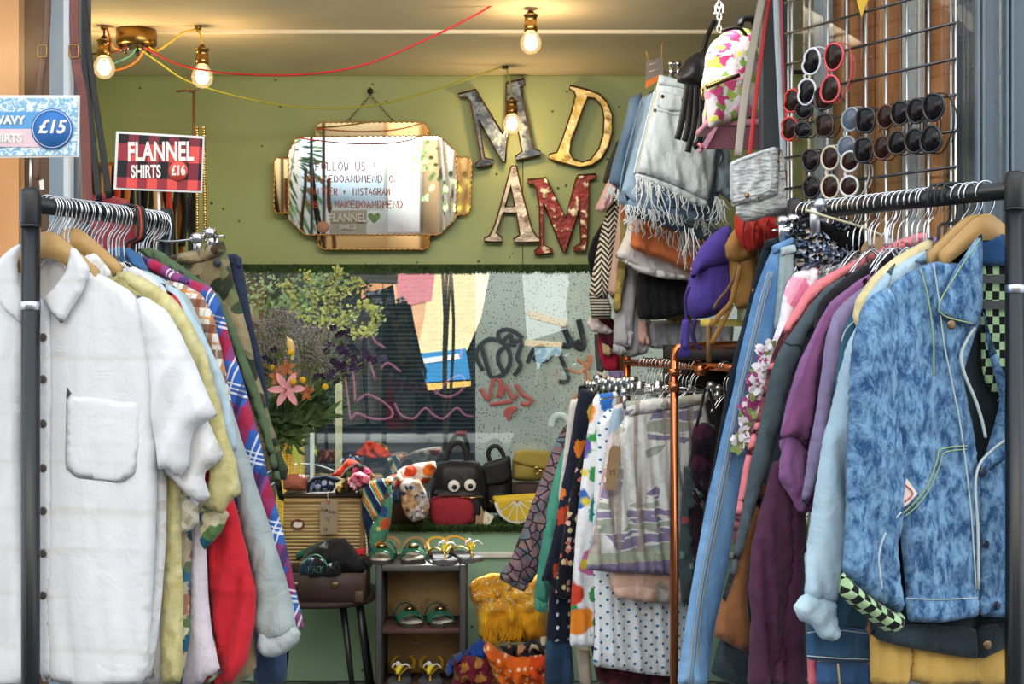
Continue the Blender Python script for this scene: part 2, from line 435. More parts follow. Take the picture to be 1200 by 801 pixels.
# ================================================================== camera, sky, sun
cam = bpy.data.cameras.new('camera'); co = bpy.data.objects.new('camera', cam); COL.objects.link(co)
co.location = (0, 0, EYE); co.rotation_euler = (math.pi/2, 0, 0); cam.sensor_width = 36; cam.lens = F/1200*36
cam.shift_y = -17.5/1200; cam.clip_start = .05; SC.camera = co
w = bpy.data.worlds.new('world'); SC.world = w; w.use_nodes = True
bg = w.node_tree.nodes['Background']; bg.inputs[0].default_value = (.82, .91, 1.0, 1); bg.inputs[1].default_value = 1.9
sun = bpy.data.lights.new('sun', 'SUN'); sun.energy = 15; sun.angle = .01; sun.color = (1, .97, .93)
so = bpy.data.objects.new('sun', sun); COL.objects.link(so); so.rotation_euler = (math.radians(-44), 0, math.radians(-8))
SC.view_settings.view_transform = 'Standard'; SC.view_settings.look = 'None'; SC.view_settings.exposure = 0.22

# ================================================================== the setting
def wallmat(name, c, sp='#4c5638'):
    t = NT(name); f = t.noise(t.ob(), 2.2, 5); g = t.noise(t.ob(), 60, 2)
    vo = t.n('TexVoronoi', 'Distance', Vector=t.ob(), Scale=13.0)
    col = t.mix(t.step(f, .3, .7), C(c, .84), C(c)); col = t.mix(t.ma('LESS_THAN', t.ma('ADD', vo, t.ma('MULTIPLY', g, .1)), .125), col, C(sp))
    return t.fin(col, .55, bump=g, bs=.12, bd=.002, spec=.35)
green = wallmat('green_board_paint', '#a2b07c'); green2 = wallmat('green_dado_paint', '#9dc2a6')
XL, XR, ZC, ZU = -1.73, 1.32, 2.374, 1.611
xs = (613-600)/F*5.5
struct('wall_back', join(boxg(((XL+xs)/2, 5.52, (ZU+ZC)/2), (xs-XL-.004, .03, ZC-ZU), 0, .002), boxg((xs, 5.548, (ZU+ZC)/2), (.2, .02, ZC-ZU)), boxg(((XR+xs)/2, 5.517, (ZU-.006+ZC)/2), (XR-xs, .034, ZC-ZU+.006), 0, .002)), green)
struct('wall_back_lower', boxg(((XL+XR)/2, 5.40, .288), (XR-XL, .30, .576)), green2)
struct('wall_left', boxg((XL-.05, 4.45, 1.2), (.1, 2.2, 2.4)), green)
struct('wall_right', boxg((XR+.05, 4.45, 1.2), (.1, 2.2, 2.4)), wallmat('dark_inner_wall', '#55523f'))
t = NT('ceiling_paint'); f = t.noise(t.ob(), 3, 4); g = t.noise(t.ob(), 40, 2)
ceilm = t.fin(t.mix(t.step(f, .3, .7), C('#d3c7ac'), C('#dfd4ba')), .8, bump=g, bs=.1, bd=.002)
struct('ceiling', boxg(((XL+XR)/2, 4.42, ZC+.03), (XR-XL+.2, 2.3, .06)), ceilm)
struct('trim_1', boxg(((XL+XR)/2, 4.685, ZC-.005), (XR-XL, .045, .016), 0, .003), plain('trim_paint', '#d9cdb2', .6))
t = NT('floor_tiles'); v = t.ob(); ck = t.n('TexChecker', 'Color', Vector=v, Color1=C('#2f3437'), Color2=C('#6e7376'), Scale=9.0)
struct('floor', boxg(((XL+XR)/2, 4.45, -.01), (XR-XL, 2.3, .024)), t.fin(ck, .5))
t = NT('paving'); f = t.noise(t.ob(), 6, 5); br = t.n('TexBrick', 'Color', Vector=t.ob(), Scale=1.6, Color1=C('#545659'), Color2=C('#606265'), Mortar=C('#4b4c4e'), Mortar_Size=.01)
struct('ground', boxg((0, 0, -.06), (40, 40, .1)), t.fin(br, .9, bump=f, bs=.2))
struct('trim_2', boxg((.42, 5.243, .485), (1.8, .018, .022), 0, .004), whitem)
# roof, and unseen upper wall raised high to shade racks and street
stone = plain('grey_stucco', '#6d7174', .8)
struct('wall_above_sunblock', boxg((0, 3.42, 5.6), (9, .2, 6.3)), stone)
struct('roof', boxg(((XL+XR)/2, 4.45, 2.5), (XR-XL+.4, 2.2, .1)), stone)
# turf strips: dark green artificial grass
def turfmesh(x0, x1, y0, y1, z0, z1, n, hang=False):
    V, Fc = boxg(((x0+x1)/2, (y0+y1)/2, (z0+z1)/2), (x1-x0, y1-y0, z1-z0)); V = list(V); Fc = list(Fc)
    for _ in range(n):
        x = random.uniform(x0, x1); r = random.random()
        if r < .5 or hang: p = Vector((x, y0, random.uniform(z0, z1))); d = Vector((random.uniform(-.4, .4), -1, random.uniform(-1.2, .6)))
        else: p = Vector((x, random.uniform(y0, y1), z1)); d = Vector((random.uniform(-.5, .5), random.uniform(-.7, .2), 1))
        if hang and random.random() < .5: p.z = z0; d = Vector((random.uniform(-.4, .4), -.3, -1))
        d = d.normalized()*random.uniform(.008, .017); o = len(V); s = Vector((.0025, 0, .001))
        V += [p-s, p+s, p+d]; Fc.append((o, o+1, o+2))
    return V, Fc
t = NT('turf'); turf = t.fin(t.mix(t.noise(t.ob(), 40, 2), C('#1b2a16'), C('#3d5a2c')), .9)
o = struct('trim_3', turfmesh(XL, XR, 5.485, 5.51, 1.585, 1.612, 3000, True), turf)
o = obj('turf_mat', turfmesh((440-600)/F*5.24, XR, 5.235, 5.49, .577, .60, 5200), turf); tag(o, 'dark green artificial grass mat covering the window ledge', 'artificial grass'); o['kind'] = 'stuff'
# big window and alley beyond
o = struct('window_1', boxg(((XL+XR)/2, 5.540, 1.09), (XR-XL, .006, 1.04), math.radians(1.0)), glassy('window_glass', (.95, .98, .98), .15))
t = NT('shutter_paint'); f = t.noise(t.ob(), 3, 5)
shm = t.fin(t.mix(t.step(f, .3, .7), C('#38424b'), C('#4f5a64')), .5)
V, Fc = [], []
zs = [.30+i*.0062 for i in range(352)]
for i, z in enumerate(zs):
    y = 7.62-.009*math.cos(i*math.pi/2)
    V += [Vector((-1.10, y, z)), Vector((-.1, y, z))]
for i in range(len(zs)-1): Fc.append((2*i, 2*i+1, 2*i+3, 2*i+2))
shut = obj('roller_shutter', (V, Fc), shm, smooth=False); tag(shut, 'dark slatted roller shutter with pink spray tag seen through the back window', 'shutter')
pinkp = plain('pink_spray', '#b7708f', .7)
def spray(parent, px, r, m, Y, name='spray_tag', n=5):
    parts = [tubeg(spline([P(x, y, Y) for x, y in PL(l)], n), r, 6, flat=.25, up=(0, 1, 0)) for l in px]
    return obj(name, join(*parts), m, parent)
spray(shut, ['422,398 432,388 440,400 452,408', '404,440 408,470 411,490 418,484 435,490 455,490 460,482 448,470 430,462 418,470',
 '416,470 414,440 408,428', '462,472 470,486 485,490 498,478 508,486 520,490 535,478 545,486 555,488', '500,448 515,462 530,464 545,452 540,440 525,446 510,462', '432,420 440,445', '446,432 455,425 470,436', '540,420 542,395 552,400'], .008, pinkp, 7.59)
o = obj('sill_ledge', boxg((-.62, 7.58, .745), (1.0, .08, .045)), plain('grey_sill', '#9a9c9a', .7), shut)
o = obj('base_panel', boxg((-.62, 7.60, .36), (1.0, .05, .72)), plain('blue_grey_panel', '#343f4b', .5), shut)
o = obj('red_plate', boxg(tuple(P(541, 507, 7.52)), (.062, .006, .022)), plain('red_plate', '#b8545c', .6), shut)
for q in (boxg((-1.20, 7.56, 1.5), (.22, .2, 3.0)), boxg((-2.6, 7.95, 1.3), (2.6, .2, 2.6)), boxg((-.6, 7.70, 1.4), (1.0, .04, 2.8))): struct('wall_alley', q, plain('dark_alley_wall', '#575a5a', .8))
t = NT('concrete'); f = t.noise(t.ob(), 3, 4); vo = t.n('TexVoronoi', None, Vector=t.ob(), Scale=75.0)
col = t.mix(t.step(f, .3, .7), C('#c2c1ba'), C('#d6d5ce')); r_ = t.sep(vo.outputs['Color'])[0]
col = t.mix(t.ma('MULTIPLY', t.ma('LESS_THAN', vo.outputs['Distance'], .3), t.ma('GREATER_THAN', r_, .55)), col, C('#6f6c64'))
pier = obj('concrete_pier', boxg(((555+900-1200)/2/F*7.3+.01, 7.45, 1.5), (345/F*7.3, .3, 3.0)), t.fin(col, .85, bump=f, bs=.1)); tag(pier, 'speckled concrete pier with black and red graffiti beyond the window', 'pillar')
gb = plain('black_spray', '#2b2e33', .8); gr = plain('red_spray', '#c05a50', .8); go = plain('orange_spray', '#d0825a', .8)
Yp = 7.29
spray(pier, ['566,434 558,418 562,405 575,397 592,404 598,420 592,436 577,442 571,430 564,404', '590,436 584,424 585,412 596,404 605,404', '612,398 600,400 598,392 587,400 584,390 592,386 602,388 612,396', '612,402 606,418 610,428 602,440',
   '618,425 625,410 636,406 636,414 626,420 640,422 652,410 660,425 666,440 664,447 655,447'], .013, gb, Yp)
spray(pier, ['660,382 668,404 658,404', '664,392 672,402 680,400', '678,374 684,400 682,408 676,406 672,400'], .018, gb, Yp)
spray(pier, ['563,455 572,468 578,444 586,448 583,466', '574,474 600,470', '586,466 592,452 600,466 606,462', '604,450 612,462 622,468 618,474 610,472', '592,488 594,480 604,478 597,484 596,492'], .012, gr, Yp)
spray(pier, ['676,420 690,430 692,416', '686,424 688,450 670,470 672,480', '690,450 712,455 712,440', '665,432 676,436 688,430 690,416'], .010, go, Yp)
spray(pier, ['645,500 648,490 656,486 664,490 668,500'], .02, plain('white_spray', '#dadad6', .8), Yp)
# far-left building details beyond glass
sg = obj('shop_fascia', boxg(tuple(P(322, 366, 7.78)), (.36, .04, .10)), plain('beige_sign', '#c8b28c', .7)); tag(sg, 'beige fascia board on building beyond window at left', 'sign board')
obj('dark_pane', boxg(tuple(P(330, 366, 7.755)), (.06, .02, .085)), blackm, sg)
for px_, py_, wd, m, lb in ((397, 447, .034, plain('cream_post', '#cfc39a', .6), 'cream painted post outside the window beside shutter'), (366, 490, .022, whitem, 'thin white post outside window in front of bicycle wheel'), (336, 470, .03, plain('pale_post', '#d5cfb5', .6), 'pale post outside window behind the yellow vase')):
    p = P(px_, py_, 6.5); o = obj('street_post', latheg([(wd/2, 0), (wd/2, p.z-.02), (wd/2*.9, p.z)], 12, (p.x, 6.5, 0)), m); tag(o, lb, 'post')
# bicycle outside
bk = thing('bicycle', 'parked bicycle with silver wheel and mudguard outside the window', 'bicycle', (0, 0, 0))
tyre = plain('tyre', '#2a2b2c', .7)
for k, cx in enumerate((355, 105)):
    c = P(cx, 560, 6.7); c.z = .335; R = .32
    wl = obj('wheel', join(tubeg([c+Vector((R*math.cos(a*math.pi/20), 0, R*math.sin(a*math.pi/20))) for a in range(40)], .014, 6, True)), tyre, bk)
    obj('rim', tubeg([c+Vector(((R-.025)*math.cos(a*math.pi/20), 0, (R-.025)*math.sin(a*math.pi/20))) for a in range(40)], .009, 6, True), chrome, wl)
    obj('spokes', join(*[tubeg([c, c+Vector(((R-.03)*math.cos(a*math.pi/14), 0, (R-.03)*math.sin(a*math.pi/14)))], .0018, 4) for a in range(28)]), chrome, wl)
    obj('mudguard', tubeg([c+Vector(((R+.035)*math.cos(math.radians(a)), 0, (R+.035)*math.sin(math.radians(a)))) for a in range(5, 160, 8)], .018, 6, flat=.35), chrome, bk)
a, b = P(355, 560, 6.7), P(105, 560, 6.7); a.z = b.z = .335; m_ = (a+b)/2
obj('frame', join(*[tubeg(q, .014, 8) for q in ((a, m_+Vector((-.02, 0, 0))), (m_, m_+Vector((.18, 0, .52))), (a, m_+Vector((.17, 0, .45))), (m_+Vector((.16, 0, .42)), m_+Vector((-.32, 0, .48))), (m_, m_+Vector((-.33, 0, .40))), (b, m_+Vector((-.34, 0, .62))))]), plain('bike_paint', '#2d4b46', .35), bk)
obj('saddle', ballg(m_+Vector((.2, 0, .56)), .1, 12, (1.2, .6, .35)), blackm, bk); obj('handlebar', tubeg([m_+Vector((-.34, -.25, .66)), m_+Vector((-.36, 0, .64)), m_+Vector((-.34, .25, .66))], .011, 8), chrome, bk)
# leaves
def leafg(p, d, L, wd, n=3, curl=.2):
    d = Vector(d).normalized(); s = d.cross(Vector((random.uniform(-.3, .3), -1, random.uniform(-.2, .6)))); s = s.normalized() if s.length > .01 else Vector((1, 0, 0)); nn = s.cross(d)
    V = [Vector(p)]; 
    for i in range(1, n):
        t_ = i/n; c = Vector(p)+d*L*t_-nn*curl*L*t_*t_; wv = wd*math.sin(math.pi*(t_*.8+.12)); V += [c-s*wv, c+s*wv]
    V.append(Vector(p)+d*L-nn*curl*L)
    Fc = [(0, 2, 1)]+[(2*i-1, 2*i, 2*i+2, 2*i+1) for i in range(1, n-1)]+[(2*n-3, 2*n-2, 2*n-1)]
    return V, Fc
def leafmat(name, a, b):
    t = NT(name); f = t.noise(t.ob(), 9, 2); return t.fin(t.mix(t.step(f, .35, .65), C(a), C(b)), .6, Subsurface_Weight=0.0)
def bush(name, label, c, r, n, mat, L=.07, wd=.02, trunk=True, dn=-.3):
    o = thing(name, label, 'plant', (c[0], c[1], 0)); c = Vector(c); g = []
    for _ in range(n):
        d = Vector((random.gauss(0, 1), random.gauss(0, 1), random.gauss(0, 1))).normalized(); q = Vector((d.x*r[0], d.y*r[1], d.z*r[2]))*random.uniform(.3, 1)**.5
        g.append(leafg(q+Vector((0, 0, c.z)), d+Vector((random.uniform(-.5, .5), random.uniform(-.5, .5), dn)), L*random.uniform(.6, 1.2), wd))
    obj('foliage', join(*g), mat, o); 
    st = [tubeg(spline([(0, 0, 0), (random.uniform(-.1, .1), 0, c.z*.5), (random.uniform(-.6, .6)*r[0], random.uniform(-.5, .5)*r[1], c.z+r[2]*.5)], 5), [.016 if name != 'bamboo' else .006]*10+[.005], 6) for _ in range(4)]
    obj('stem', join(*st), plain('bark', '#6a5a45' if name != 'bamboo' else '#8fa05c', .9), o); return o
lv1 = leafmat('pale_leaf', '#7d8f5a', '#a9b98a'); lv2 = leafmat('bamboo_leaf', '#3c5a2c', '#6f8c4c')
bush('street_tree', 'pale leafy tree outside the window at upper left', tuple(P(318, 325, 7.2)), (.42, .25, .2), 1500, lv1, .026, .009)
# ---- opposite side of the street: seen only in the mirror and the glass
fac = thing('opposite_building', 'sunlit pale building across the street reflected in the mirror', 'building', (0, -6.6, 0))
def fb(name, x0, x1, z0, z1, y, m): return obj(name, boxg(((x0+x1)/2, y, (z0+z1)/2), (x1-x0, .1, z1-z0)), m, fac, label=None)
fb('upper_wall', -9, 9, 2.1, 7.5, -.05, plain('pale_render', '#e9e4da', .9, spec=.1)); fb('ground_wall', -9, 9, 0, 2.1, -.06, plain('dark_shopfront', '#1e2226', .8, spec=.05))
fb('blue_blind', -2.3, -1.25, 2.5, 3.6, .02, plain('blue_blind', '#aebfcc', .9)); fb('timber_post', -.75, -.55, 2.1, 4.2, .04, plain('timber', '#a98a63', .9)); fb('door_panel', -1.2, -.8, 2.15, 3.9, .03, whitem)
fb('orange_wall', -3.6, -2.5, 2.1, 3.6, .03, plain('orange_brick', '#b4774a', .9))
def quad(name, px, m, y=-6.5):
    k = (5.53*2-y)/F; return prismg([((x-600+56)*k, EYE+(383-yy)*k) for x, yy in PL(px)], .01), m, y
mur = thing('street_mural', 'bright painted mural panel across the street reflected in window glass', 'mural', (0, -6.5, 0))
def mp(name, px, c, y=0, parent=None):
    g, m, yy = quad(name, px, None); V = [Vector((v[0], -v[1]+y, v[2])) for v in g[0]]; obj(name, (V, [f[::-1] for f in g[1]]), plain('mural_'+c[1:], c, .9, spec=.05), parent or mur, smooth=False)
mp('peach_strip', '441,320 484,320 484,372 476,408 464,456 454,424 448,370', '#e8b58a'); mp('pink_patch', '446,320 492,320 488,352 450,360', '#d98a90', .01)
mp('cream_panel', '484,320 556,320 546,372 530,410 470,414 480,372', '#f2e4b0', .005); mp('blue_panel', '457,416 528,408 534,446 462,450', '#3f8ec4', .02); mp('yellow_strip', '462,449 534,444 534,452 466,459', '#e8c060', .02); mp('white_stripe', '476,420 520,414 521,420 477,426', '#f2f2f2', .03)
mp('orange_corner', '406,318 442,318 442,334 406,350', '#d89a6a', .0)
mu2 = thing('street_poster', 'torn pale poster across the street reflected over the concrete pier', 'poster', (0, -6.5, 0))
mp('white_sheet', '594,318 656,318 652,372 664,380 600,400', '#8d9294', 0, mu2); mp('peach_bar', '600,362 655,378 656,386 604,372', '#a58668', .01, mu2); mp('peach_bar', '597,398 672,402 672,408 597,405', '#a58660', .01, mu2)
mp('blue_sheet', '608,406 675,410 672,432 612,434', '#7f9aa8', 0, mu2); mp('coral_sheet', '612,434 662,432 650,480 632,520 610,520', '#b56a50', .01, mu2)
bush('bamboo', 'bamboo reflected in the left half of the mirror', (-1.95, -2.2, 2.5), (.36, .3, .62), 210, lv2, .2, .013, dn=-.6)
bush('climbing_plant', 'green climbing plant reflected in the right half of the mirror', (-.40, -3.4, 2.85), (.34, .2, .55), 90, leafmat('vine_leaf', '#6f8d55', '#9ab87a'), .10, .026)

# ================================================================== lights in the shop
t = NT('bulb_glass'); t.t.nodes.remove(t.b); a_ = t.n('MixShader', i0=.07, i1=t.n('BsdfTransparent', Color=(1, .93, .8, 1)), i2=t.n('BsdfGlossy', Roughness=.02)); b_ = t.n('MixShader', i0=.22, i1=a_, i2=t.n('Emission', Color=(1, .72, .36, 1), Strength=1.6)); t.t.links.new(b_, t.out.inputs[0]); bulbglass = t.m
def bulb(px, hook, sock, yb, Y, cordm, label):
    r = 12.7/F*Y if Y < 5 else 11.0/F*Y
    c = P(px, yb, Y); s0, s1 = P(px, sock[0], Y), P(px, sock[1], Y)
    o = thing('light_bulb', label, 'light bulb', c)
    z0, z1 = s1.z-c.z, s0.z-c.z
    obj('glass', latheg([(.001, -r), (r*.5, -r*.87), (r*.87, -r*.5), (r, 0), (r*.9, r*.45), (r*.62, r*.95), (r*.46, z0)], 20), bulbglass, o)
    obj('filament', join(*[tubeg([(dx*.5, 0, r*.6), (dx, dx*.5, -r*.35), (dx*1.3, -dx*.3, r*.4)], .0028, 6) for dx in (-r*.3, -r*.1, r*.12, r*.32)]+[ballg((0, 0, 0), r*.34, 10, (.8, .8, 1.2))]), emit('filament_glow', (1, .62, .22), 11), o)
    obj('socket', latheg([(r*.5, z0-.002), (r*.62, z0), (r*.62, z0+(z1-z0)*.35), (r*.56, z0+(z1-z0)*.38), (r*.56, z0+(z1-z0)*.7), (r*.66, z0+(z1-z0)*.72), (r*.66, z0+(z1-z0)*.8), (r*.4, z0+(z1-z0)*.84), (r*.2, z1)], 16), brass, o)
    hk = P(hook[0], hook[1], Y); 
    pts = [Vector((0, 0, z1)), Vector(((hk.x-c.x)*.4, 0, z1+(hk.z-c.z-z1)*.6)), hk-c]
    obj('cord', tubeg(spline(pts, 5), .0035, 6), cordm, o)
    l = bpy.data.lights.new('bulb', 'POINT'); l.energy = 4.2; l.color = (1, .72, .40); l.shadow_soft_size = .03
    lo = bpy.data.objects.new('bulb_lamp', l); COL.objects.link(lo); lo.location = c
    return o
yelc = plain('yellow_cord', '#d9b233', .6); redc = plain('red_cord', '#c4262b', .6); limec = plain('lime_cord', '#a9a83a', .6); orac = plain('orange_cord', '#d8702e', .6); teac = plain('teal_cord', '#3c7f80', .6); maroc = plain('maroon_cord', '#6e3033', .6)
bulb(122, (122, 26), (42, 66), 80, 4.6, maroc, 'glowing filament bulb at far left beside the ceiling fitting')
bulb(237, (232, 34), (52, 76), 91, 4.6, yelc, 'glowing filament bulb on yellow cord above the flannel sign')
bulb(622, (617, -6), (12, 37), 51, 4.35, redc, 'glowing filament bulb on the red cord at top centre')
bulb(600, (592, 76), (114, 134), 146, 5.3, limec, 'glowing filament bulb hanging in front of the dark letter')
rose = thing('ceiling_rose', 'round brass ceiling fitting with many coloured cords', 'light fitting', (*P(160, 40, 4.66).xy, ZC))
obj('canopy', latheg([(.068, -.002), (.068, -.05), (.064, -.056), (.001, -.057)][::-1], 24), brass, rose)
for k in range(7):
    a = k*math.pi*2/7; obj('cord_grip', latheg([(.006, -.078), (.007, -.056)], 10, (.05*math.cos(a), .05*math.sin(a), 0)), blackm, rose)
def cord(label, px, m, r=.0035):
    o = obj('electric_cord', tubeg(spline([P(*q) for q in px], 7), r, 6), m); tag(o, label, 'cord')
cord('long red cord swagged across the ceiling', [(169, 55, 4.64), (205, 74, 4.6), (250, 84, 4.55), (310, 88, 4.5), (370, 86, 4.45), (430, 75, 4.4), (500, 46, 4.36), (560, 16, 4.33), (600, -8, 4.3), (617, -6, 4.35)], redc)
cord('long lime cord drooping in front of the green wall', [(163, 56, 4.66), (190, 76, 4.7), (225, 97, 4.8), (300, 118, 4.95), (370, 127, 5.1), (440, 123, 5.2), (510, 105, 5.25), (560, 88, 5.28), (592, 77, 5.3)], limec)
cord('short yellow cord from ceiling fitting to bulb', [(175, 55, 4.66), (185, 59, 4.63), (200, 49, 4.6), (215, 38, 4.6), (232, 34, 4.6)], yelc)
cord('short orange cord beside the left bulb', [(145, 55, 4.66), (134, 56, 4.63), (128, 42, 4.6), (124, 26, 4.6)], orac)
cord('orange cord looping down behind left bulb', [(169, 57, 4.66), (162, 70, 4.7), (148, 79, 4.75), (128, 84, 4.8), (104, 89, 4.9)], orac)
cord('teal cord running behind the left bulb', [(160, 56, 4.66), (152, 66, 4.7), (132, 75, 4.75), (103, 88, 4.85)], teac)
cord('maroon cord running left from ceiling fitting', [(149, 55, 4.66), (140, 60, 4.7), (120, 62, 4.8), (100, 64, 4.9)], maroc)
for px_, py_, Y, lb in ((122, 26, 4.6, 'small brass ceiling hook above the far left bulb'), (232, 33, 4.6, 'small brass ceiling hook holding the yellow cord'), (592, 76, 5.3, 'small black ceiling hook holding the lime cord')):
    p = P(px_, py_, Y); o = obj('ceiling_hook', join(tubeg(spline([(p.x, Y, ZC), (p.x, Y, p.z+.008), (p.x+.008, Y, p.z-.004), (p.x, Y, p.z-.01), (p.x-.007, Y, p.z)], 4), .003, 6), latheg([(.012, ZC-.012), (.012, ZC-.001)], 12, (p.x, Y, 0))), brass if Y < 5 else blackm); tag(o, lb, 'hook')

# unseen fill light added under the lintel to brighten the stock
al = bpy.data.lights.new('fill_light', 'AREA'); al.shape = 'RECTANGLE'; al.size = 1.5; al.size_y = .12; al.energy = 16; al.color = (1, .95, .88)
ao = bpy.data.objects.new('fill_light', al); COL.objects.link(ao); ao.location = (-.15, 3.62, ZC-.03); ao.rotation_euler = (math.radians(48), 0, 0)

# ================================================================== mirror
MZ = P(437, 217, 5.46); mr = thing('wall_mirror', 'art deco mirror with scalloped edge hung on a chain on green wall', 'mirror', MZ)
mr.rotation_euler = (math.radians(1.0), 0, math.radians(.9))
sm = lambda px: [((x/3.08+300-437)/F*5.46, (217-(y/3.08+60))/F*5.46) for x, y in PL(px)]
def scal(poly, amp=.004, step=.022):
    out = []
    for i in range(len(poly)):
        a, b = poly[i], poly[(i+1) % len(poly)]; L = math.dist(a, b); n = max(1, round(L/step)); nx, ny = (b[1]-a[1])/L, -(b[0]-a[0])/L
        for k in range(n):
            for j in range(4):
                t_ = (k+j/4)/n; w_ = amp*math.sin(math.pi*j/4); out.append((a[0]+(b[0]-a[0])*t_-nx*w_, a[1]+(b[1]-a[1])*t_-ny*w_))
    return out
t = NT('mirror_silver'); mirm = t.fin(C('#eef2ee'), .015, 1.0); t = NT('mirror_amber_reflection'); mirb = t.fin(C('#eec083'), .03, 1.0)  # amber tint puts orange reflections into the border glass colour
goldedge = metal('gilt_edge', '#b98a4c', .3)
def mirrorpiece(name, px, m, y, tilt=(0, 0)):
    V, Fc = prismg(scal(sm(px)), .006); V = [Vector((v[0], v[1]+y+v[0]*tilt[0]+v[2]*tilt[1], v[2])) for v in V]
    o = obj(name, (V, Fc), m, mr, smooth=False)
    V2 = scal(sm(px)); obj('scalloped_edge', tubeg([(p[0], y-.004+p[0]*tilt[0]+p[1]*tilt[1], p[1]) for p in V2], .0032, 5, True), goldedge, o)
mirrorpiece('centre_glass', '150,315 660,310 690,338 718,365 724,480 718,605 660,660 180,660 122,605 118,480 122,370', mirm, -.012)
mirrorpiece('border_glass', '222,312 218,282 232,262 605,260 618,278 620,312', mirb, 0, (0, -.03)); mirrorpiece('border_glass', '228,655 625,655 622,700 610,712 245,712 228,700', mirb, 0, (0, .012))
mirrorpiece('border_glass', '122,388 80,385 68,398 66,570 76,588 122,588', mirb, 0, (.05, 0)); mirrorpiece('border_glass', '720,385 765,385 776,400 772,570 760,586 720,588', mirb, 0, (-.008, 0))
obj('backing_board', prismg([(x*.97, y*.95) for x, y in sm('220,262 620,262 620,312 660,312 718,365 770,385 770,585 718,605 660,660 625,712 228,712 180,660 122,605 68,585 68,390 122,370 150,315 220,312')], .004), plain('backing', '#4b3a26', .9), mr, smooth=False).location.y = .008
mk = plain('brown_marker', '#b0532f', .7); fz = 5.46/F/3.08
def mtext(s, x, y, w_, h_, r=.0021):
    for wd in s.split(' '):
        g = strokes(wd, 0, 0, w_*fz, h_*fz, r, lambda a, b: Vector(((x/3.08+300-437)/F*5.46+a, -.020, (217-(y/3.08+60))/F*5.46+b)), 1.36)
        obj('handwriting', g, mk, mr); x += (len(wd)+1)*w_*1.36
mtext('FOLLOW US !', 218, 432, 15, 30); mtext('@MAKEDOANDMEND ON', 186, 474, 14.5, 24); mtext('TWITTER + INSTAGRAM', 190, 520, 11.5, 24); mtext('FB : MAKEDOANDMEND', 192, 566, 14, 26)
obj('heart_sticker', prismg(chaikin(sm('427,624 408,604 404,592 412,584 422,586 428,594 434,586 444,583 450,592 446,606'), .2, 1), .002), plain('green_sticker', '#5e7f52', .6), mr, smooth=False).location.y = -.019
obj('round_sticker', latheg([(.024, 0), (.024, .002)], 20, (sm('244,635')[0][0], -.019, sm('244,635')[0][1]), 'Y'), plain('brown_sticker', '#a97f68', .7), mr)
card = obj('sign_reflection', prismg(sm('272,576 402,574 398,660 266,662'), .003), plain('sign_reflection_grey', '#8f908e', .7), mr, smooth=False); card.location.y = -.019  # grey panel painted in as the flannel sign's reflection
V, Fc = textg('FLANNEL', .045, 0, .001, .8); cx, cy = sm('334,604')[0]; obj('lettering', ([v+Vector((cx, -.0232, cy)) for v in V], Fc), plain('pale_print', '#b9bab8', .7), card)
V, Fc = textg('SHIRTS', .026, 0, .0005, .8); cx, cy = sm('334,636')[0]; obj('lettering', ([v+Vector((cx, -.0232, cy)) for v in V], Fc), plain('pale_print2', '#b9bab8', .7), card)
hkp = P(434, 107, 5.48); hk = obj('wall_hook', join(latheg([(.012, 0), (.012, .012)], 12, hkp, 'Y'), tubeg(spline([hkp, hkp+Vector((0, -.02, -.004)), hkp+Vector((0, -.03, .012))], 4), .003, 6)), blackm); tag(hk, 'small black hook on wall holding the mirror chain', 'hook')
for tx in (407, 462):
    a, b = P(434, 112, 5.46)-MZ, P(tx, 143, 5.46)-MZ; lk = []
    for k in range(9):
        c = a.lerp(b, (k+.5)/9); d = (b-a).normalized(); n_ = Vector((0, 1, 0)) if k % 2 else d.cross(Vector((0, 1, 0)))
        lk.append(tubeg([c+d*.0095*math.cos(q*math.pi/5)+n_*.0045*math.sin(q*math.pi/5) for q in range(10)], .0014, 5, True))
    obj('chain', join(*lk), darksteel, mr)

# ================================================================== letters
def lettermat(name, a, b, c, sc=14):
    t = NT(name); f = t.noise(t.ob(), sc, 6, .65, .5); g = t.noise(t.ob(), sc*1.7, 4); col = t.mix(t.step(f, .44, .54), C(a), C(b)); col = t.mix(t.step(g, .55, .66), col, C(c))
    return t.fin(col, .34, .45, bump=g, bs=.5, bd=.01)
def letter(px, holes, m, label):
    pts = PL(px); cx = sum(p[0] for p in pts)/len(pts); cy = sum(p[1] for p in pts)/len(pts)
    conv = lambda L: [(x/3.08+520, y/3.08+60) for x, y in L]
    c = conv([(cx, cy)])[0]; g = G('metal_letter', label, 'letter', P(c[0], c[1], 5.497), 0, 'metal letters on the green wall')
    g.prism('side_return', conv(pts), rustedge, .03, 0, holes=[conv(PL(h)) for h in holes])
    ins = conv([(cx+(x-cx)*.985, cy+(y-cy)*.985) for x, y in pts])
    g.prism('face', conv(pts), m, .003, -.0302, holes=[conv(PL(h)) for h in holes])
    loops = [conv(pts)]+[conv(PL(h)) for h in holes]
    g.add('rim', join(*[tubeg([g.L(x, y, -.034) for x, y in l], .0035, 5, True) for l in loops]), rustedge)
rustedge = plain('rusty_edge', '#5a3f28', .7, .4)
letter('52,155 118,139 128,160 214,300 224,240 226,115 290,100 293,120 275,128 322,350 348,360 350,375 262,393 258,380 283,362 254,210 228,330 222,402 210,395 125,245 148,385 180,392 180,408 118,420 115,405 135,390 97,180 80,165 58,168', [], lettermat('dark_tin', '#3c4652', '#6d767c', '#20252c'), 'dark tin letter M, upper left of the four wall letters')
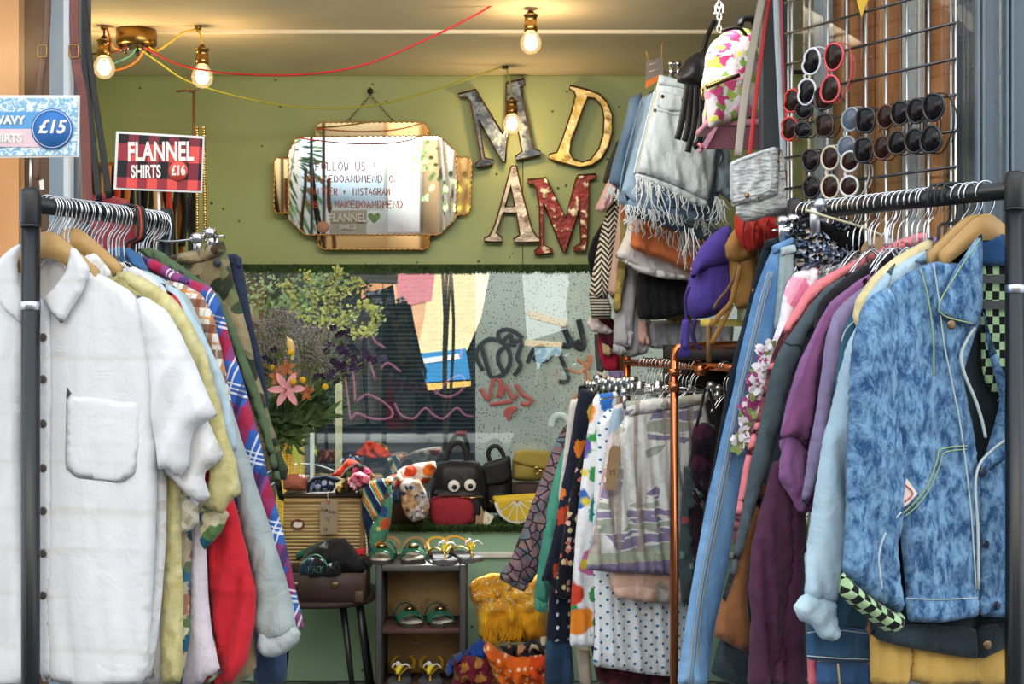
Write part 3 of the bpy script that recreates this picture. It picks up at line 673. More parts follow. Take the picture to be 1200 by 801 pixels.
letter('455,125 480,130 520,140 560,155 590,185 608,230 608,290 595,340 570,385 535,410 490,418 440,405 378,388 380,372 408,365 430,310 460,220 475,160 470,145 455,138', ['520,165 545,170 570,200 578,240 575,300 560,350 530,390 500,400 470,390 455,365 460,320 480,270 505,200'], lettermat('gold_tin', '#c9a95a', '#d8c08a', '#8c6f36'), 'golden metal letter D at upper right of wall')
letter('243,415 262,413 285,520 318,640 335,668 347,675 345,688 255,690 252,676 272,665 275,660 262,582 215,582 190,655 210,670 212,688 147,686 147,673 165,665 185,625 215,520', ['243,480 257,560 222,562'], lettermat('grey_tin', '#9a8f80', '#b9a894', '#6e5a48'), 'greyish rusty letter A at lower left of wall letters')
letter('303,463 370,456 380,480 440,600 478,460 485,447 548,443 548,458 525,465 522,600 518,680 512,720 470,722 470,708 495,690 490,570 440,725 430,722 360,545 362,700 390,712 395,728 330,734 328,720 348,700 345,560 335,500 325,480 303,478', [], lettermat('red_tin', '#7c2a22', '#6a2620', '#d8c7a4', 16), 'red and cream chipped letter M at lower right, touching the clothes')

# ================================================================== shop front, left side
def W(px, Y): return (px-HX)/F*Y
def vpost(name, px0, px1, Y, z0, z1, m, d=.03, st=True):
    x0, x1 = W(px0, Y), W(px1, Y); g = boxg(((x0+x1)/2, Y+d/2, (z0+z1)/2), (x1-x0, d, z1-z0), 0, .003)
    return struct(name, g, m) if st else obj(name, g, m)
greyf = plain('grey_frame_paint', '#5f6a72', .45); orange_refl = None
t = NT('orange_reflection'); f = t.noise(t.ob(), 2.5, 3); g = t.noise(t.map(t.ob(), (20, 20, 2)), 1, 4)
orange_refl = t.fin(t.mix(t.step(f, .35, .7), C('#d08a4c'), C('#eab078')), .5, bump=g, bs=.1)
vpost('trim_4', 74, 82, 3.06, 0, 2.374, plain('pale_frame', '#cdd3d6', .35)); vpost('trim_5', 82, 91, 3.10, 0, 2.374, greyf); vpost('trim_6', 96, 103, 3.32, 0, 2.374, plain('dark_frame', '#4a5054', .5))
pa, pb = Vector((W(75, 3.06), 3.06, 0)), Vector((W(-70, 2.55), 2.55, 0)); mid = (pa+pb)/2
struct('window_2', boxg((mid.x, mid.y, 1.2), ((pa-pb).length, .008, 2.36), math.atan2((pa-pb).y, (pa-pb).x)), glassy('side_glass', (.97, .97, .97), .04, .25))
struct('reflection_board', join(boxg((W(-34, 3.5), 3.52, 1.2), (W(22, 3.5)-W(-90, 3.5), .04, 2.4))), orange_refl)  # orange board stands in for the orange reflection in the side glass
vpost('wall_left_reveal', 22, 58, 3.55, 0, 2.4, plain('brown_reveal', '#6b4c36', .6)); vpost('pane_lights_strip', 57, 76, 3.5, 0, 2.4, plain('pane_lights_blue', '#8496a4', .4))  # blue-grey strip painted in for the lights in the side glass
def belt(label, px, m, wd=.03, th=.004, buckle=None, bm=None):
    A = P(px[0][0], px[0][1], px[0][2]); o = thing('leather_belt', label, 'belt', A)
    obj('strap', tubeg([p-A for p in spline([P(*q) for q in px], 6)], wd/2, 8, flat=th/wd, up=(.25, 1, 0)), m, o)
    if buckle:
        c = P(*buckle)-A; obj('buckle', tubeg([c+Vector((a*.0105, -.008, b*.014)) for a, b in ((-1, -.8), (-.8, -1), (.8, -1), (1, -.8), (1, .8), (.8, 1), (-.8, 1), (-1, .8))], .0022, 6, True), bm or brass, o)
    return o
redbelt = leather('oxblood_leather', '#7a453f'); blackl = leather('black_leather', '#1f2022'); brownl = leather('brown_leather', '#6a4a38')
belt('oxblood leather belt with brass buckle hanging by the left door frame', [(87, -20, 3.04), (87, 40, 3.04), (89, 70, 3.04), (91, 85, 3.03), (96, 110, 3.03), (100, 160, 3.03), (104, 260, 3.03)], redbelt, .024, .004, (88, 61, 3.03), brass)
belt('brown belt standing in for belts reflected in the left pane', [(57, -20, 3.2), (55, 30, 3.2), (52, 62, 3.2), (48, 90, 3.2), (45, 130, 3.2), (43, 210, 3.2)], brownl, .018, .004, (51, 61, 3.19), brass)  # belt put in to imitate the belt reflection in the side glass
belt('thin tan belt beside the left door frame', [(97, 110, 3.16), (96, 150, 3.16), (97, 260, 3.16)], leather('tan_leather', '#a0703f'), .012, .004)
bag0 = thing('shoulder_bag', 'dark red bag on long black straps behind the left rack', 'bag', P(128, 260, 3.3))
A = P(128, 260, 3.3)
V, Fc, uv = pillow([((x-128)/F*3.3, (260-y)/F*3.3) for x, y in PL('108,228 118,226 150,234 158,250 160,300 150,330 115,328 106,290')], .07, (.003, .08, 20), bulge=1.2)
crim = leather('crimson_leather', '#8f2430', .5); obj('body', (V, Fc, uv), crim, bag0)
for q in ([(116, 236, 3.26), (108, 160, 3.28), (98, 70, 3.3), (91, -20, 3.3)], [(128, 232, 3.26), (118, 160, 3.28), (106, 80, 3.3), (96, -20, 3.3)]):
    obj('strap', tubeg([p-A for p in spline([P(*a) for a in q], 5)], .008, 8, flat=.35, up=(0, 1, 0)), blackl, bag0)
# belts and straps hanging on a wooden peg rail at the back left
pr = obj('peg_rail', join(tubeg([P(70, 196, 4.9), P(240, 194, 4.9)], .016, 10), *[boxg(P(x, 195, 4.95), (.02, .1, .02)) for x in (100, 235)]), wood('dark_peg_wood', '#6a4428', '#8a5a34')); tag(pr, 'dark wooden peg rail behind the flannel sign', 'rail')
bcols = [('#1c1b1d', 'black'), ('#2a2422', 'dark brown'), ('#c9a27a', 'cream leather'), ('#a86a35', 'tan'), ('#1e1d20', 'black'), ('#b0342c', 'red'), ('#26262a', 'black'), ('#a8612e', 'tan'), ('#1a1a1c', 'black'), ('#3a3c40', 'charcoal'), ('#171719', 'black')]
for k, (c, nm) in enumerate(bcols*2):
    x = 110+k*5.6; Y = 4.87+random.uniform(-.05, .05); col = leather('strap_'+c[1:]+str(k), c, .45)
    e = 268+random.uniform(-8, 20) if k % 3 else 290
    o = obj('hanging_belt', tubeg(spline([P(x, 194, Y), P(x+random.uniform(-2, 2), 225, Y), P(x+random.uniform(-3, 3), 255, Y), P(x+random.uniform(-4, 4), e+25, Y)], 5), random.uniform(.009, .016), 8, flat=.3, up=(.4, 1, 0)), col)
    tag(o, 'narrow leather belt hanging in the crowded row behind left rack', 'belt', 'belts hanging on the back peg rail')
for x, lb in ((231, 'gold ball chain, left strand beside the flannel sign'), (239, 'gold ball chain, right strand beside the flannel sign')):
    g = [ballg(P(x+(y-150)*.012*(1 if x > 235 else 0), y, 4.75), .0062, 6) for y in range(150, 283, 3)]; o = obj('bead_chain', join(*g), gold); tag(o, lb, 'chain')
o = thing('hanging_strap', 'brown cord with metal ring hanging from the ceiling above flannel sign', 'strap', P(227, 97, 5.0)); A = P(227, 97, 5.0)
obj('ring', tubeg([Vector((.03*math.cos(a*.4), 0, .03*math.sin(a*.4))) for a in range(16)], .002, 6, True), brass, o); obj('cord', tubeg([P(227, 105, 5.0)-A, P(227, 158, 5.0)-A, P(228, 260, 5.0)-A], .005, 6), brownl, o); obj('cross_cord', tubeg([P(207, 107, 5.0)-A, P(218, 106, 4.99)-A, P(227, 108, 5.0)-A], .004, 6), brownl, o)

# ================================================================== right side: boarded bay, grid and pilaster
g0, g1 = P(924, 383, 3.30), P(1120, 383, 2.85); gd = Vector((g1.x-g0.x, g1.y-g0.y, 0)); GL_ = gd.length; gyaw = math.atan2(gd.y, gd.x); gn = Vector((-math.sin(gyaw), math.cos(gyaw), 0))
t = NT('weathered_boards'); v = t.map(t.ob(), (1, 1, .12)); f = t.noise(v, 9, 5, .6, .8); pk = t.noise(t.map(t.ob(), (9, 9, .1)), 1, 0); st = t.noise(t.map(t.ob(), (1, 1, .22), loc=(3, 1, 2)), 14, 4)
col = t.mix(t.step(f, .3, .7), C('#a86a3c'), C('#d2965a')); col = t.mix(t.step(pk, .42, .58), col, t.mix(1.0, col, C('#c8a890'), 'MULTIPLY')); col = t.mix(t.step(st, .56, .66), col, C('#3a2a1c'))
boards = t.fin(col, .55, bump=f, bs=.25)
def onp(u, off, z0, z1, wd, d, m, name): 
    c = Vector((g0.x, g0.y, 0))+gd.normalized()*u+gn*off; return struct(name, boxg((c.x, c.y, (z0+z1)/2), (wd, d, z1-z0), gyaw, .003), m)
parts = []
for k in range(7):
    c = Vector((g0.x, g0.y, 0))+gd.normalized()*(.05+k*.085)+gn*.12; parts.append(boxg((c.x, c.y, 1.2), (.081, .03, 2.4), gyaw, .004))
struct('wall_right_boards', join(*parts), boards)
onp(.315, .085, 0, 2.5, .045, .02, plain('pale_batten', '#b5bab8', .5), 'trim_8'); onp(.345, .083, 0, 2.5, .006, .02, plain('batten_edge', '#e1e1dd', .5), 'trim_9')
onp(.035, .08, 0, 2.5, .04, .03, plain('blue_grey_post', '#8f9ba6', .4), 'trim_10')
onp(.29, .055, 0, 2.5, .60, .006, glassy('bay_glass', (.97, .97, .96), .09), 'window_3')
for z in (2.02, 1.62): 
    c = Vector((g0.x, g0.y, 0))+gd.normalized()*.32+gn*.073; o = obj('screw_head', latheg([(.008, 0), (.009, .003), (.004, .005)], 14, (c.x, c.y, z), 'Y'), chrome); tag(o, 'screw head in the pale batten at %s of bay' % ('top' if z > 1.9 else 'middle'), 'screw')
o = struct('trim_11', boxg((W(1160, 2.85)+.52, 2.98, 1.25), (1.09, .3, 2.5), 0, .006), plain('slate_paint', '#51606d', .45)); 
for px_ in (1146, 1152, 1180, 1186): vpost('trim_12', px_, px_+3, 2.815, 0, 2.5, plain('slate_bead', '#6d7d8a', .4), .02)
vpost('wall_inner_right', 893, 926, 3.55, 0, 2.374, plain('dark_jamb', '#3f4246', .6), .05)
# grid
zt, zb, cell = 2.32, 1.50, .078
gr_ = thing('wire_grid_panel', 'chrome wire grid hung with rows of sunglasses by right door', 'wire grid', (g0.x, g0.y, 0), gyaw)
vs = [0, .012]+[.012+(GL_-.024)*k/8 for k in range(1, 8)]+[GL_-.012, GL_]
for u in vs: obj('upright_wire', tubeg([(u, 0, .45), (u, 0, zt)], .0032, 6), steel, gr_)
zz = []
for k in range(13):
    z = 1.993+.0748*(4-k); zz.append(z); obj('cross_wire', tubeg([(-.005, -.006, z), (GL_+.005, -.006, z)], .0032, 6), darksteel, gr_)
# sunglasses
GG = G('x', 'x', 'x', (g0.x, g0.y, EYE), gyaw); COLX = GG.root; bpy.data.objects.remove(COLX)
lensd = plain('dark_lens', '#141113', .05, spec=.22); lensb = plain('brown_lens', '#2c1710', .05, spec=.22); lensg = plain('grey_lens', '#596273', .06, spec=.4)
def glasses(u1, l1, fc, lens, shape, label, sz=1.0, thin=1.0):
    fm = plain('acetate_'+label.split()[0]+label.split()[1], fc, .25, spec=.6)
    A_, B_ = GG.L(*u1, -.035), GG.L(*l1, -.035); mid = (A_+B_)/2
    R = GG.r; o = thing('sunglasses', label, 'sunglasses', Vector((g0.x, g0.y, EYE))+R*mid.x+GG.nb*mid.y+Vector((0, 0, mid.z)), gyaw, 'sunglasses on the wire grid')
    ax = (A_-B_); half = ax.length/2; ax.normalize()
    sx = Vector((.93, .37, 0)); sx = (sx-ax*sx.dot(ax)).normalized()      # front turned a little, sideways direction
    hw, hh = half*.80*sz, .0215*sz      # along stack / across
    nrm = sx.cross(ax)
    for sgn in (1, -1):
        pts = []
        for k in range(28):
            a = 2*math.pi*k/28; ca, sa = math.cos(a), math.sin(a)
            if shape == 'round': p, q = ca, sa
            elif shape == 'cat': p, q = ca*(1+.16*max(0, -sa)*(1 if ca > 0 else .1)), sa*(1+.12*ca)
            elif shape == 'heart': p, q = ca, sa*(1-.12*ca)+(-.22*max(0, 1-abs(ca)*2.2) if sa < 0 else 0)*-1
            else: p, q = math.copysign(abs(ca)**.7, ca), math.copysign(abs(sa)**.7, sa)
            pts.append(ax*(sgn*(half+p*hw))+sx*(q*hh))
        inner = [q*.96+ax*(sgn*half*.04) for q in pts]
        cc = ax*(sgn*half); fo = nrm if nrm.y < 0 else -nrm; rg = [[cc+(q-cc)*k_+fo*.007*(1-k_*k_) for q in inner] for k_ in (1, .75, .5, .25)]; obj('lens', (sum(rg, [])+[cc+fo*.007], [(l*28+k, l*28+(k+1) % 28, l*28+28+(k+1) % 28, l*28+28+k) for l in range(3) for k in range(28)]+[(84+k, 84+(k+1) % 28, 112) for k in range(28)]), lens, o)
        obj('rim', tubeg(pts, .0030*thin, 6, True, up=nrm), fm, o)
    obj('bridge', tubeg(spline([ax*(half-hw*.9)+sx*-.006, sx*-.012, ax*-(half-hw*.9)+sx*-.006], 4), .0028*thin, 6), fm, o)
    for sgn in (1, -1):
        e = ax*(sgn*(half+hw*.98))+sx*-.008
        b = Vector((.012, .020, 0)); 
        tip = e+Vector((.03+.004*sgn, .026+.006*sgn, 0))-Vector((0, 0, .012))
        mid_ = Vector((.034, .03+.005*sgn, 0))
        obj('temple', tubeg(spline([e, e+b+sx*.010, mid_+ax*(sgn*half*.5), mid_-ax*(sgn*half*.6), mid_-ax*(sgn*half*1.15)+Vector((-.006, -.002, 0))], 5), .0026*thin, 6, flat=.6), fm, o)
SG = [((951, 72), (945, 108), '#e6e6ee', lensd, 'heart', 'white heart-shaped sunglasses high on the left of the grid', 1.05),
 ((977, 67), (973, 104), '#e0525e', lensb, 'cat', 'coral pink cat-eye sunglasses high on the grid', 1.05),
 ((928, 118), (925, 151), '#d23a28', lensb, 'heart', 'red heart-shaped sunglasses at the left edge of grid', 1.0),
 ((942, 130), (941, 152), '#1c1b1e', lensd, 'cat', 'black sunglasses beside the red pair, below the white pair', 1.0),
 ((965, 115), (966, 147), '#201c1c', lensb, 'square', 'black square sunglasses below the coral pink pair', 1.0),
 ((997, 140), (992, 173), '#98a0a8', lensg, 'round', 'clear grey sunglasses with pale mirrored lenses mid grid', 1.0),
 ((1014, 141), (1012, 176), '#26262a', lensd, 'square', 'black square sunglasses just right of the clear grey pair', 1.0),
 ((1038, 137), (1034, 173), '#5a3418', lensb, 'round', 'tortoiseshell round sunglasses with brown lenses mid grid', .95),
 ((1055, 133), (1052, 167), '#3d2a1a', lensd, 'cat', 'dark tortoiseshell sunglasses, third from right in long row', 1.0),
 ((1074, 130), (1072, 165), '#1b1c20', lensd, 'round', 'black round sunglasses, second from right in long row', 1.0),
 ((1094, 126), (1091, 163), '#15161a', lensd, 'cat', 'black cat-eye sunglasses at right end of long row', 1.05),
 ((950, 188), (951, 219), '#2a1a1c', lensd, 'cat', 'black and red cat-eye sunglasses low at left of grid', 1.0),
 ((973, 185), (973, 219), '#d9cbb4', lensb, 'round', 'cream round sunglasses low on the grid', 1.0),
 ((996, 189), (995, 218), '#dedede', lensb, 'round', 'white oval sunglasses with brown lenses low on grid', 1.0)]
for a in SG: glasses(*a)
p = GG.L(1012, 3, -.012); o = obj('bunting_flag', prismg([GG.uv(x, y, -.012) for x, y in ((996, -30), (1030, -30), (1010, 20))], .002), plain('yellow_paper', '#e8b93a', .7), None, (g0.x, g0.y, EYE), gyaw, smooth=False)
o.location = Vector((g0.x, g0.y, EYE))+GG.nb*-.012; tag(o, 'yellow paper pennant at top of the wire grid', 'bunting')

# ================================================================== clothes rails
rubberb = plain('rail_black', '#16181b', .32, spec=.5); silverband = metal('silver_band', '#c9ccd0', .3)
def rack(label, a, b, ztop, rail_r, out):
    a, b = Vector(a), Vector(b); o = thing('clothes_rail', label, 'clothes rail', (a.x, a.y, 0)); A = Vector((a.x, a.y, 0))
    d = (b-a); dn = Vector((d.x, d.y, 0)).normalized(); pz = Vector((-dn.y, dn.x, 0))
    obj('rail', tubeg([a+dn*.0-A, b-A], rail_r, 14), rubberb, o)
    for q in (a, b):
        q0 = Vector((q.x, q.y, 0))-A
        ps = obj('post', tubeg([q0+Vector((0, 0, .03)), q0+Vector((0, 0, ztop-.03))], .0155, 16), rubberb, o)
        obj('corner_cap', latheg([(.0165, ztop-.062), (.0172, ztop-.06), (.0172, ztop-.012), (.0155, ztop-.004), (.010, ztop)], 18, q0), blackm, ps)
        obj('silver_band', latheg([(.0157, ztop-.205), (.0163, ztop-.204), (.0163, ztop-.192), (.0157, ztop-.191)], 18, q0), silverband, ps)
        obj('collar_ring', latheg([(.0165, ztop-.066), (.0178, ztop-.065), (.0178, ztop-.062), (.0165, ztop-.061)], 18, q0), blackm, ps)
        obj('foot_bar', tubeg([q0+pz*-.26+Vector((0, 0, .018)), q0+pz*.26+Vector((0, 0, .018))], .0155, 12), rubberb, o)
    return o
LA, LB = P(36, 239, 2.30), None; zl = LA.z; LB = Vector((W(193, 2.3*(383-239)/(383-260)), 2.3*(383-239)/(383-260), zl))
RA = P(1189, 222, 2.30); zr = RA.z; yr = 2.3*(383-222)/(383-250); RB = Vector((W(932, yr), yr, zr))
rack('black metal clothes rail on the left packed with shirts', LA, LB, zl+.027, .0142, -1); rack('black metal clothes rail on the right packed with jackets and jeans', RA, RB, zr+.031, .0155, 1)
Ldir = (LB-LA).normalized(); Rdir = (RB-RA).normalized(); Llen = (LB-LA).length; Rlen = (RB-RA).length
Lyaw, Ryaw = math.radians(-12), math.radians(20)
# hangers
def hangergeo(rr, wire=.0016, neck=.085, sq=False):
    R = rr+wire+.0035
    if sq: pts = [(0, 0, -neck), (.0, 0, -R*2.4), (R*1.05, 0, -R*1.8), (R*1.05, 0, R*.5), (R*.6, 0, R), (-R*.6, 0, R), (-R*1.05, 0, R*.4), (-R*1.0, 0, -R*.6)]
    else: pts = [(0, 0, -neck), (0, 0, -R*2.3), (R*.75, 0, -R*1.15)]+[(R*math.cos(a), 0, R*math.sin(a)) for a in np.linspace(-.5, math.pi+.35, 12)]
    return tubeg(spline(pts, 3), wire, 6)
def bargeo(kind, neck):
    z = -neck
    if kind == 'wire': return tubeg(spline([(-.045, 0, z-.05), (-.025, 0, z-.022), (0, 0, z), (.025, 0, z-.022), (.045, 0, z-.05)], 3), .0018, 6)
    if kind == 'clip': return tubeg([(-.14, 0, z), (.14, 0, z)], .0022, 6)
    h = .02 if kind == 'wood' else .014
    hwid = .095 if kind == 'wood' else .055
    top = [(x, z+.014-.88*(math.sqrt(x*x+.02**2)-.02)) for x in np.linspace(-hwid, hwid, 17)]
    pl = top[::-1]+[(x*.97, y-h*(2.3 if kind == 'wood' else 1.6)*(1-.4*abs(x)/hwid)) for x, y in top]
    V, Fc = prismg(pl[::-1], .012); return [Vector((v[0], v[1]+.006, v[2])) for v in V], Fc
hmeta = {'wire': (chrome, chrome), 'wood': (chrome, wood('hanger_wood', '#c49a5e', '#dcb883', (4, 30, 30), .4)), 'black': (blackm, blackm), 'red': (plain('orange_red_plastic', '#cf4a2c', .4), blackm), 'clear': (chrome, glassy('clear_plastic', (.93, .94, .95), .12)), 'clip': (chrome, chrome)}
protos = {}
def hanger(kind, loc, yaw, rr, label, group=None, neck=.085, tilt=0):
    key = (kind, rr, neck)
    if key not in protos:
        o = thing('clothes_hanger', label, 'hanger', loc, yaw, group)
        hk_ = obj('hook', hangergeo(rr, .0016 if kind in ('wire', 'wood', 'clip', 'clear') else .003, neck, kind in ('black', 'red')), hmeta[kind][0], o)
        obj('shoulder_bar', bargeo(kind if kind in ('wire', 'wood', 'clip') else 'plastic', neck), hmeta[kind][1], o)
        if kind == 'clip':
            for x in (-.11, .11): obj('clip', join(boxg((x, -.006, -neck-.012), (.022, .004, .035), 0, .002), boxg((x, .006, -neck-.012), (.022, .004, .035), 0, .002), latheg([(.006, -.012), (.007, 0), (.006, .012)], 10, (x, 0, -neck+.006), 'X')), chrome, o)
        protos[key] = o
    else:
        o = copy_tree(protos[key]); o.location = loc; tag(o, label, 'hanger', group)
        if not group and 'group' in o: del o['group']
    o.rotation_euler = (0, tilt, yaw); return o
for k in range(22):
    s_ = .05+k*.0105+random.uniform(-.002, .002)
    hanger('wire', LA+Ldir*s_, Lyaw+random.uniform(-.25, .25), .0142, 'chrome wire hanger hooked over the front half of left rail', 'wire hangers on the front of the left rail', .085, random.uniform(-.08, .08))
for k in range(10): hanger('wire', LA+Ldir*(.315+k*.0095), Lyaw+random.uniform(-.2, .2), .0142, 'chrome wire hanger hooked over far end of left rail', 'wire hangers at the far end of the left rail', .085, random.uniform(-.05, .05))
hanger('wood', LA+Ldir*.045, Lyaw, .0142, 'pale wooden hanger in the collar of the front white shirt', None, .057)
hanger('wood', LA+Ldir*.115, Lyaw, .0142, 'pale wooden hanger behind the front white shirt', None, .046)
for k, (s_, kd, lb) in enumerate(((.282, 'black', 'black plastic hanger in front of the orange-red hook on left rail'), (.290, 'red', 'hanger with orange-red hook between black ones on left rail'), (.298, 'black', 'black plastic hanger just behind the orange-red hook'), (.306, 'black', 'black plastic hanger second behind the orange-red hook'))):
    hanger(kd, LA+Ldir*s_, Lyaw, .0142, lb, None, .09)
for k in range(24):
    s_ = .19+k*.0145+random.uniform(-.003, .003)
    hanger('wire', RA+Rdir*s_, Ryaw+random.uniform(-.25, .25), .0155, 'chrome wire hanger hooked over the far half of right rail', 'wire hangers on the far half of right rail', .085, random.uniform(-.1, .1))
for s_, lb in ((.062, 'chrome hanger hook nearest the right rail post'), (.088, 'second chrome hanger hook from the right rail post')): hanger('wood', RA+Rdir*s_, Ryaw, .0155, lb.replace('chrome hanger hook', 'wooden hanger with chrome hook'), None, .050)
for s_ in (.10, .118): hanger('wire', RA+Rdir*s_, Ryaw, .0155, 'chrome wire hanger between the wooden and black hangers', 'wire hangers near the right post', .085)
for s_, lb in ((.135, 'nearest of three black plastic hangers on the right rail'), (.152, 'middle of three black plastic hangers on the right rail'), (.168, 'farthest of three black plastic hangers on the right rail')): hanger('black', RA+Rdir*s_, Ryaw, .0155, lb, None, .10)

# ================================================================== garments on the left rail
buttonm = plain('horn_button', '#5d5148', .35); navybtn = plain('navy_button', '#232a3d', .3); jeanbtn = metal('jean_rivet', '#8a6f55', .35); pearl = plain('pearl', '#d6d2cc', .3)
def GLs(name, label, cat, s_): 
    return G(name, label, cat, LA+Ldir*s_, Lyaw)
def GRs(name, label, cat, s_):
    return G(name, label, cat, RA+Rdir*s_, Ryaw)
whitelinen = NT('white_linen'); t = whitelinen; o_ = t.sep(t.uv()); bnd = t.noise(t.map(t.uv(), (.6, 26, 1)), 1, 3); th = t.noise(t.map(t.uv(), (4, 420, 1)), 1, 2); th2 = t.noise(t.map(t.uv(), (420, 4, 1)), 1, 2)
col = t.mix(t.ma('MULTIPLY', t.step(bnd, .54, .66), .45), C('#dcdcdf'), C('#c6c1b7')); col = t.mix(t.ma('MULTIPLY', t.step(th, .4, .75), .10), col, C('#cfcabf')); col = t.mix(t.ma('MULTIPLY', t.step(th2, .4, .75), .08), col, C('#d5d2cc'))
cfin(t, col, .03, bs=.32); whitelinen = t.m
wl2 = cloth('white_cotton', '#dcdbdd', .07)
g = GLs('linen_shirt', 'white short-sleeved linen shirt with brown buttons, front of left rail', 'shirt', .045)
g.cloth('back_panel', '10,318 38,296 84,300 100,318 110,360 100,420 10,420', cloth('shirt_inside', '#d3cfcb', .1), .022, .008)
g.cloth('body', '50,352 78,316 102,314 128,326 152,340 172,362 181,395 185,440 185,520 184,580 182,650 178,720 174,785 166,802 100,806 56,797 50,700 47,560 46,430', whitelinen, 0, .022, fold=(.0036, .10, 4), wr=.4)
g.cloth('body', '38,352 24,318 4,310 -24,330 -60,350 -80,420 -86,560 -88,800 -30,808 42,800 38,740 30,640 24,540 28,430', whitelinen, .003, .022, fold=(.0045, .09, 4))
g.cloth('placket', '43,350 58,350 61,430 60,560 61,700 62,798 48,798 45,700 43,560 42,430', whitelinen, -.012, .006, fold=(.001, .1, 0))
g.cloth('collar', '83,289 90,292 106,314 98,340 73,380 60,366 49,350 64,336 78,316', whitelinen, -.022, .012, fold=(.001, .1, 0)); g.cloth('collar', '27,284 14,290 1,301 -12,330 4,362 25,380 30,352 22,330 20,308', whitelinen, -.022, .012, fold=(.001, .1, 0))
g.cloth('sleeve', '158,344 176,350 196,364 214,394 232,434 246,466 255,486 242,494 228,504 224,520 221,545 213,557 204,557 199,549 184,550 178,480 172,410', whitelinen, -.006, .045, fold=(.007, .07, -25))
g.cloth('sleeve', '-40,336 -70,352 -110,420 -140,560 -90,570 -70,480', whitelinen, -.006, .04)
g.cloth('pocket', '78,452 84,462 140,468 166,470 165,520 158,556 140,566 90,560 76,548', whitelinen, -.0128, .005, fold=(.0012, .08, 4), wr=.2)
for y in (395, 444, 496, 548, 598, 648, 697): g.disc('button', 51, y, .0072, buttonm, -.0165)
pt = [(184, 470), (200, 500)]
print('L1', len(bpy.data.objects))
emb = floral('embroidered_cotton', '#d9d8d8', [(22, ['#c9c4bd'], .20, .15, .6)], var=.05)
g = GLs('embroidered_shirt', 'white embroidered short-sleeved shirt, second on the left rail', 'shirt', .072)
g.cloth('body', '60,330 110,322 150,346 184,420 194,500 196,560 195,640 188,720 176,800 60,800', emb, 0, .02, fold=(.004, .08, 0)); g.cloth('sleeve', '190,470 206,440 226,470 246,496 262,531 254,543 241,553 240,562 246,582 235,591 214,574 192,553', emb, -.004, .03, fold=(.005, .07, -25)); g.cloth('collar', '98,300 112,296 132,320 120,336', emb, -.012, .012)
yl = NT('yellow_green_linen'); t = yl; f = t.noise(t.uv(), 26, 5, .7); yl = cfin(t, t.mix(t.step(f, .35, .65), C('#b9ad72'), C('#d3cb98')), .12)
g = GLs('linen_blouse', 'mottled yellow-green short-sleeved shirt behind the white shirts', 'shirt', .10)
g.cloth('body', '120,322 150,318 190,345 215,375 212,600 216,700 214,800 188,801 190,700 192,640 150,600', yl, 0, .02, fold=(.006, .045, 0)); g.cloth('sleeve', '128,321 150,317 178,330 205,350 226,380 244,420 256,465 266,505 278,545 283,577 275,583 268,590 262,602 254,600 238,594 246,560 244,520 230,470 210,420 180,360', yl, -.004, .022, fold=(.006, .06, -20))
beige = NT('beige_print'); t = beige; vv = t.uv(); o_ = t.sep(t.map(vv, rot=(0, 0, .6))); col = C('#cfc8b4'); col = stripes(t, col, t.ma('ADD', o_[0], 9.0), .03, .2, .5, '#aaa289', .8); col = stripes(t, col, t.ma('ADD', o_[1], 9.0), .026, .3, .6, '#dfd9c9', .7); beige = cfin(t, col, .12)
g = GLs('print_shirt', 'beige geometric print shirt with folded sleeve, below white sleeves', 'shirt', .125)
g.cloth('body', '100,330 150,330 182,420 190,600 188,700 188,801 172,801 178,680 150,500', floral('pale_leaf_print', '#dcd9cf', [(30, ['#8f9a94', '#b9b7ac'], .3, .3, 1)], var=.1), .0, .018); g.cloth('sleeve', '197,572 215,580 233,593 234,612 225,620 212,626 200,630 194,631 196,600', beige, -.012, .02, fold=(.004, .04, 40))
haw = floral('tropical_print', '#c6ba98', [(18, ['#1f5f78', '#5c7a4a', '#3a6f86', '#a8745c'], .42, .35, 1), (30, ['#d8cfb4', '#6e7a5a', '#254f66'], .28, .3, 1)], var=.15)
g = GLs('tropical_shirt', 'beige and teal tropical print shirt with turned cuff', 'shirt', .148)
g.cloth('body', '150,340 190,370 222,560 226,640 222,700 224,740 214,801 204,801 208,720 208,640 206,560', haw, 0, .018, fold=(.005, .04, 0)); g.cloth('sleeve', '232,590 246,584 260,592 269,602 264,614 258,626 248,636 240,644 234,636 233,612', haw, -.012, .022, fold=(.005, .04, 30))
pais = floral('pink_paisley', '#d9ced6', [(9, ['#e3a9bd', '#d9b3c4'], .30, .45, 1), (10, ['#d9ced6'], .22, .45, 1)], var=.1)
g = GLs('paisley_blouse', 'pale pink paisley long-sleeved blouse low on the left rail', 'blouse', .172)
g.cloth('sleeve', '220,560 240,600 242,650 244,700 248,740 256,775 260,789 250,791 243,792 238,800 232,802 222,803 212,803 218,770 222,740 224,690', pais, 0, .026, fold=(.004, .05, 5)); g.cloth('body', '140,330 190,350 225,560 224,690 214,801 150,801', pais, .012, .016)
whs = wl2
g = GLs('white_shirt', 'plain white collared shirt showing collar on the left rail', 'shirt', .19)
g.cloth('body', '135,318 150,312 178,322 196,340 210,420 220,560 160,560', whs, 0, .018); g.cloth('collar', '134,316 158,312 168,318 190,334 186,344 160,334 140,326', whs, -.012, .014)
redm = cloth('red_cotton', '#cf2b36', .12)
g = GLs('red_jacket', 'bright red long-sleeved jacket hanging low on the left rail', 'jacket', .212)
g.cloth('body', '170,320 190,336 210,350 228,400 238,450 248,560 242,640 246,720 250,800 150,801', redm, .008, .018); g.cloth('sleeve', '190,337 205,345 222,376 236,410 250,450 262,520 274,585 280,603 288,640 296,672 301,692 299,730 290,775 280,790 272,801 244,803 256,790 254,760 246,700 242,640 256,622 240,520 215,400', redm, -.006, .036, fold=(.007, .06, -12))
lbl = cloth('pale_blue_cotton', '#bcd2da', .1)
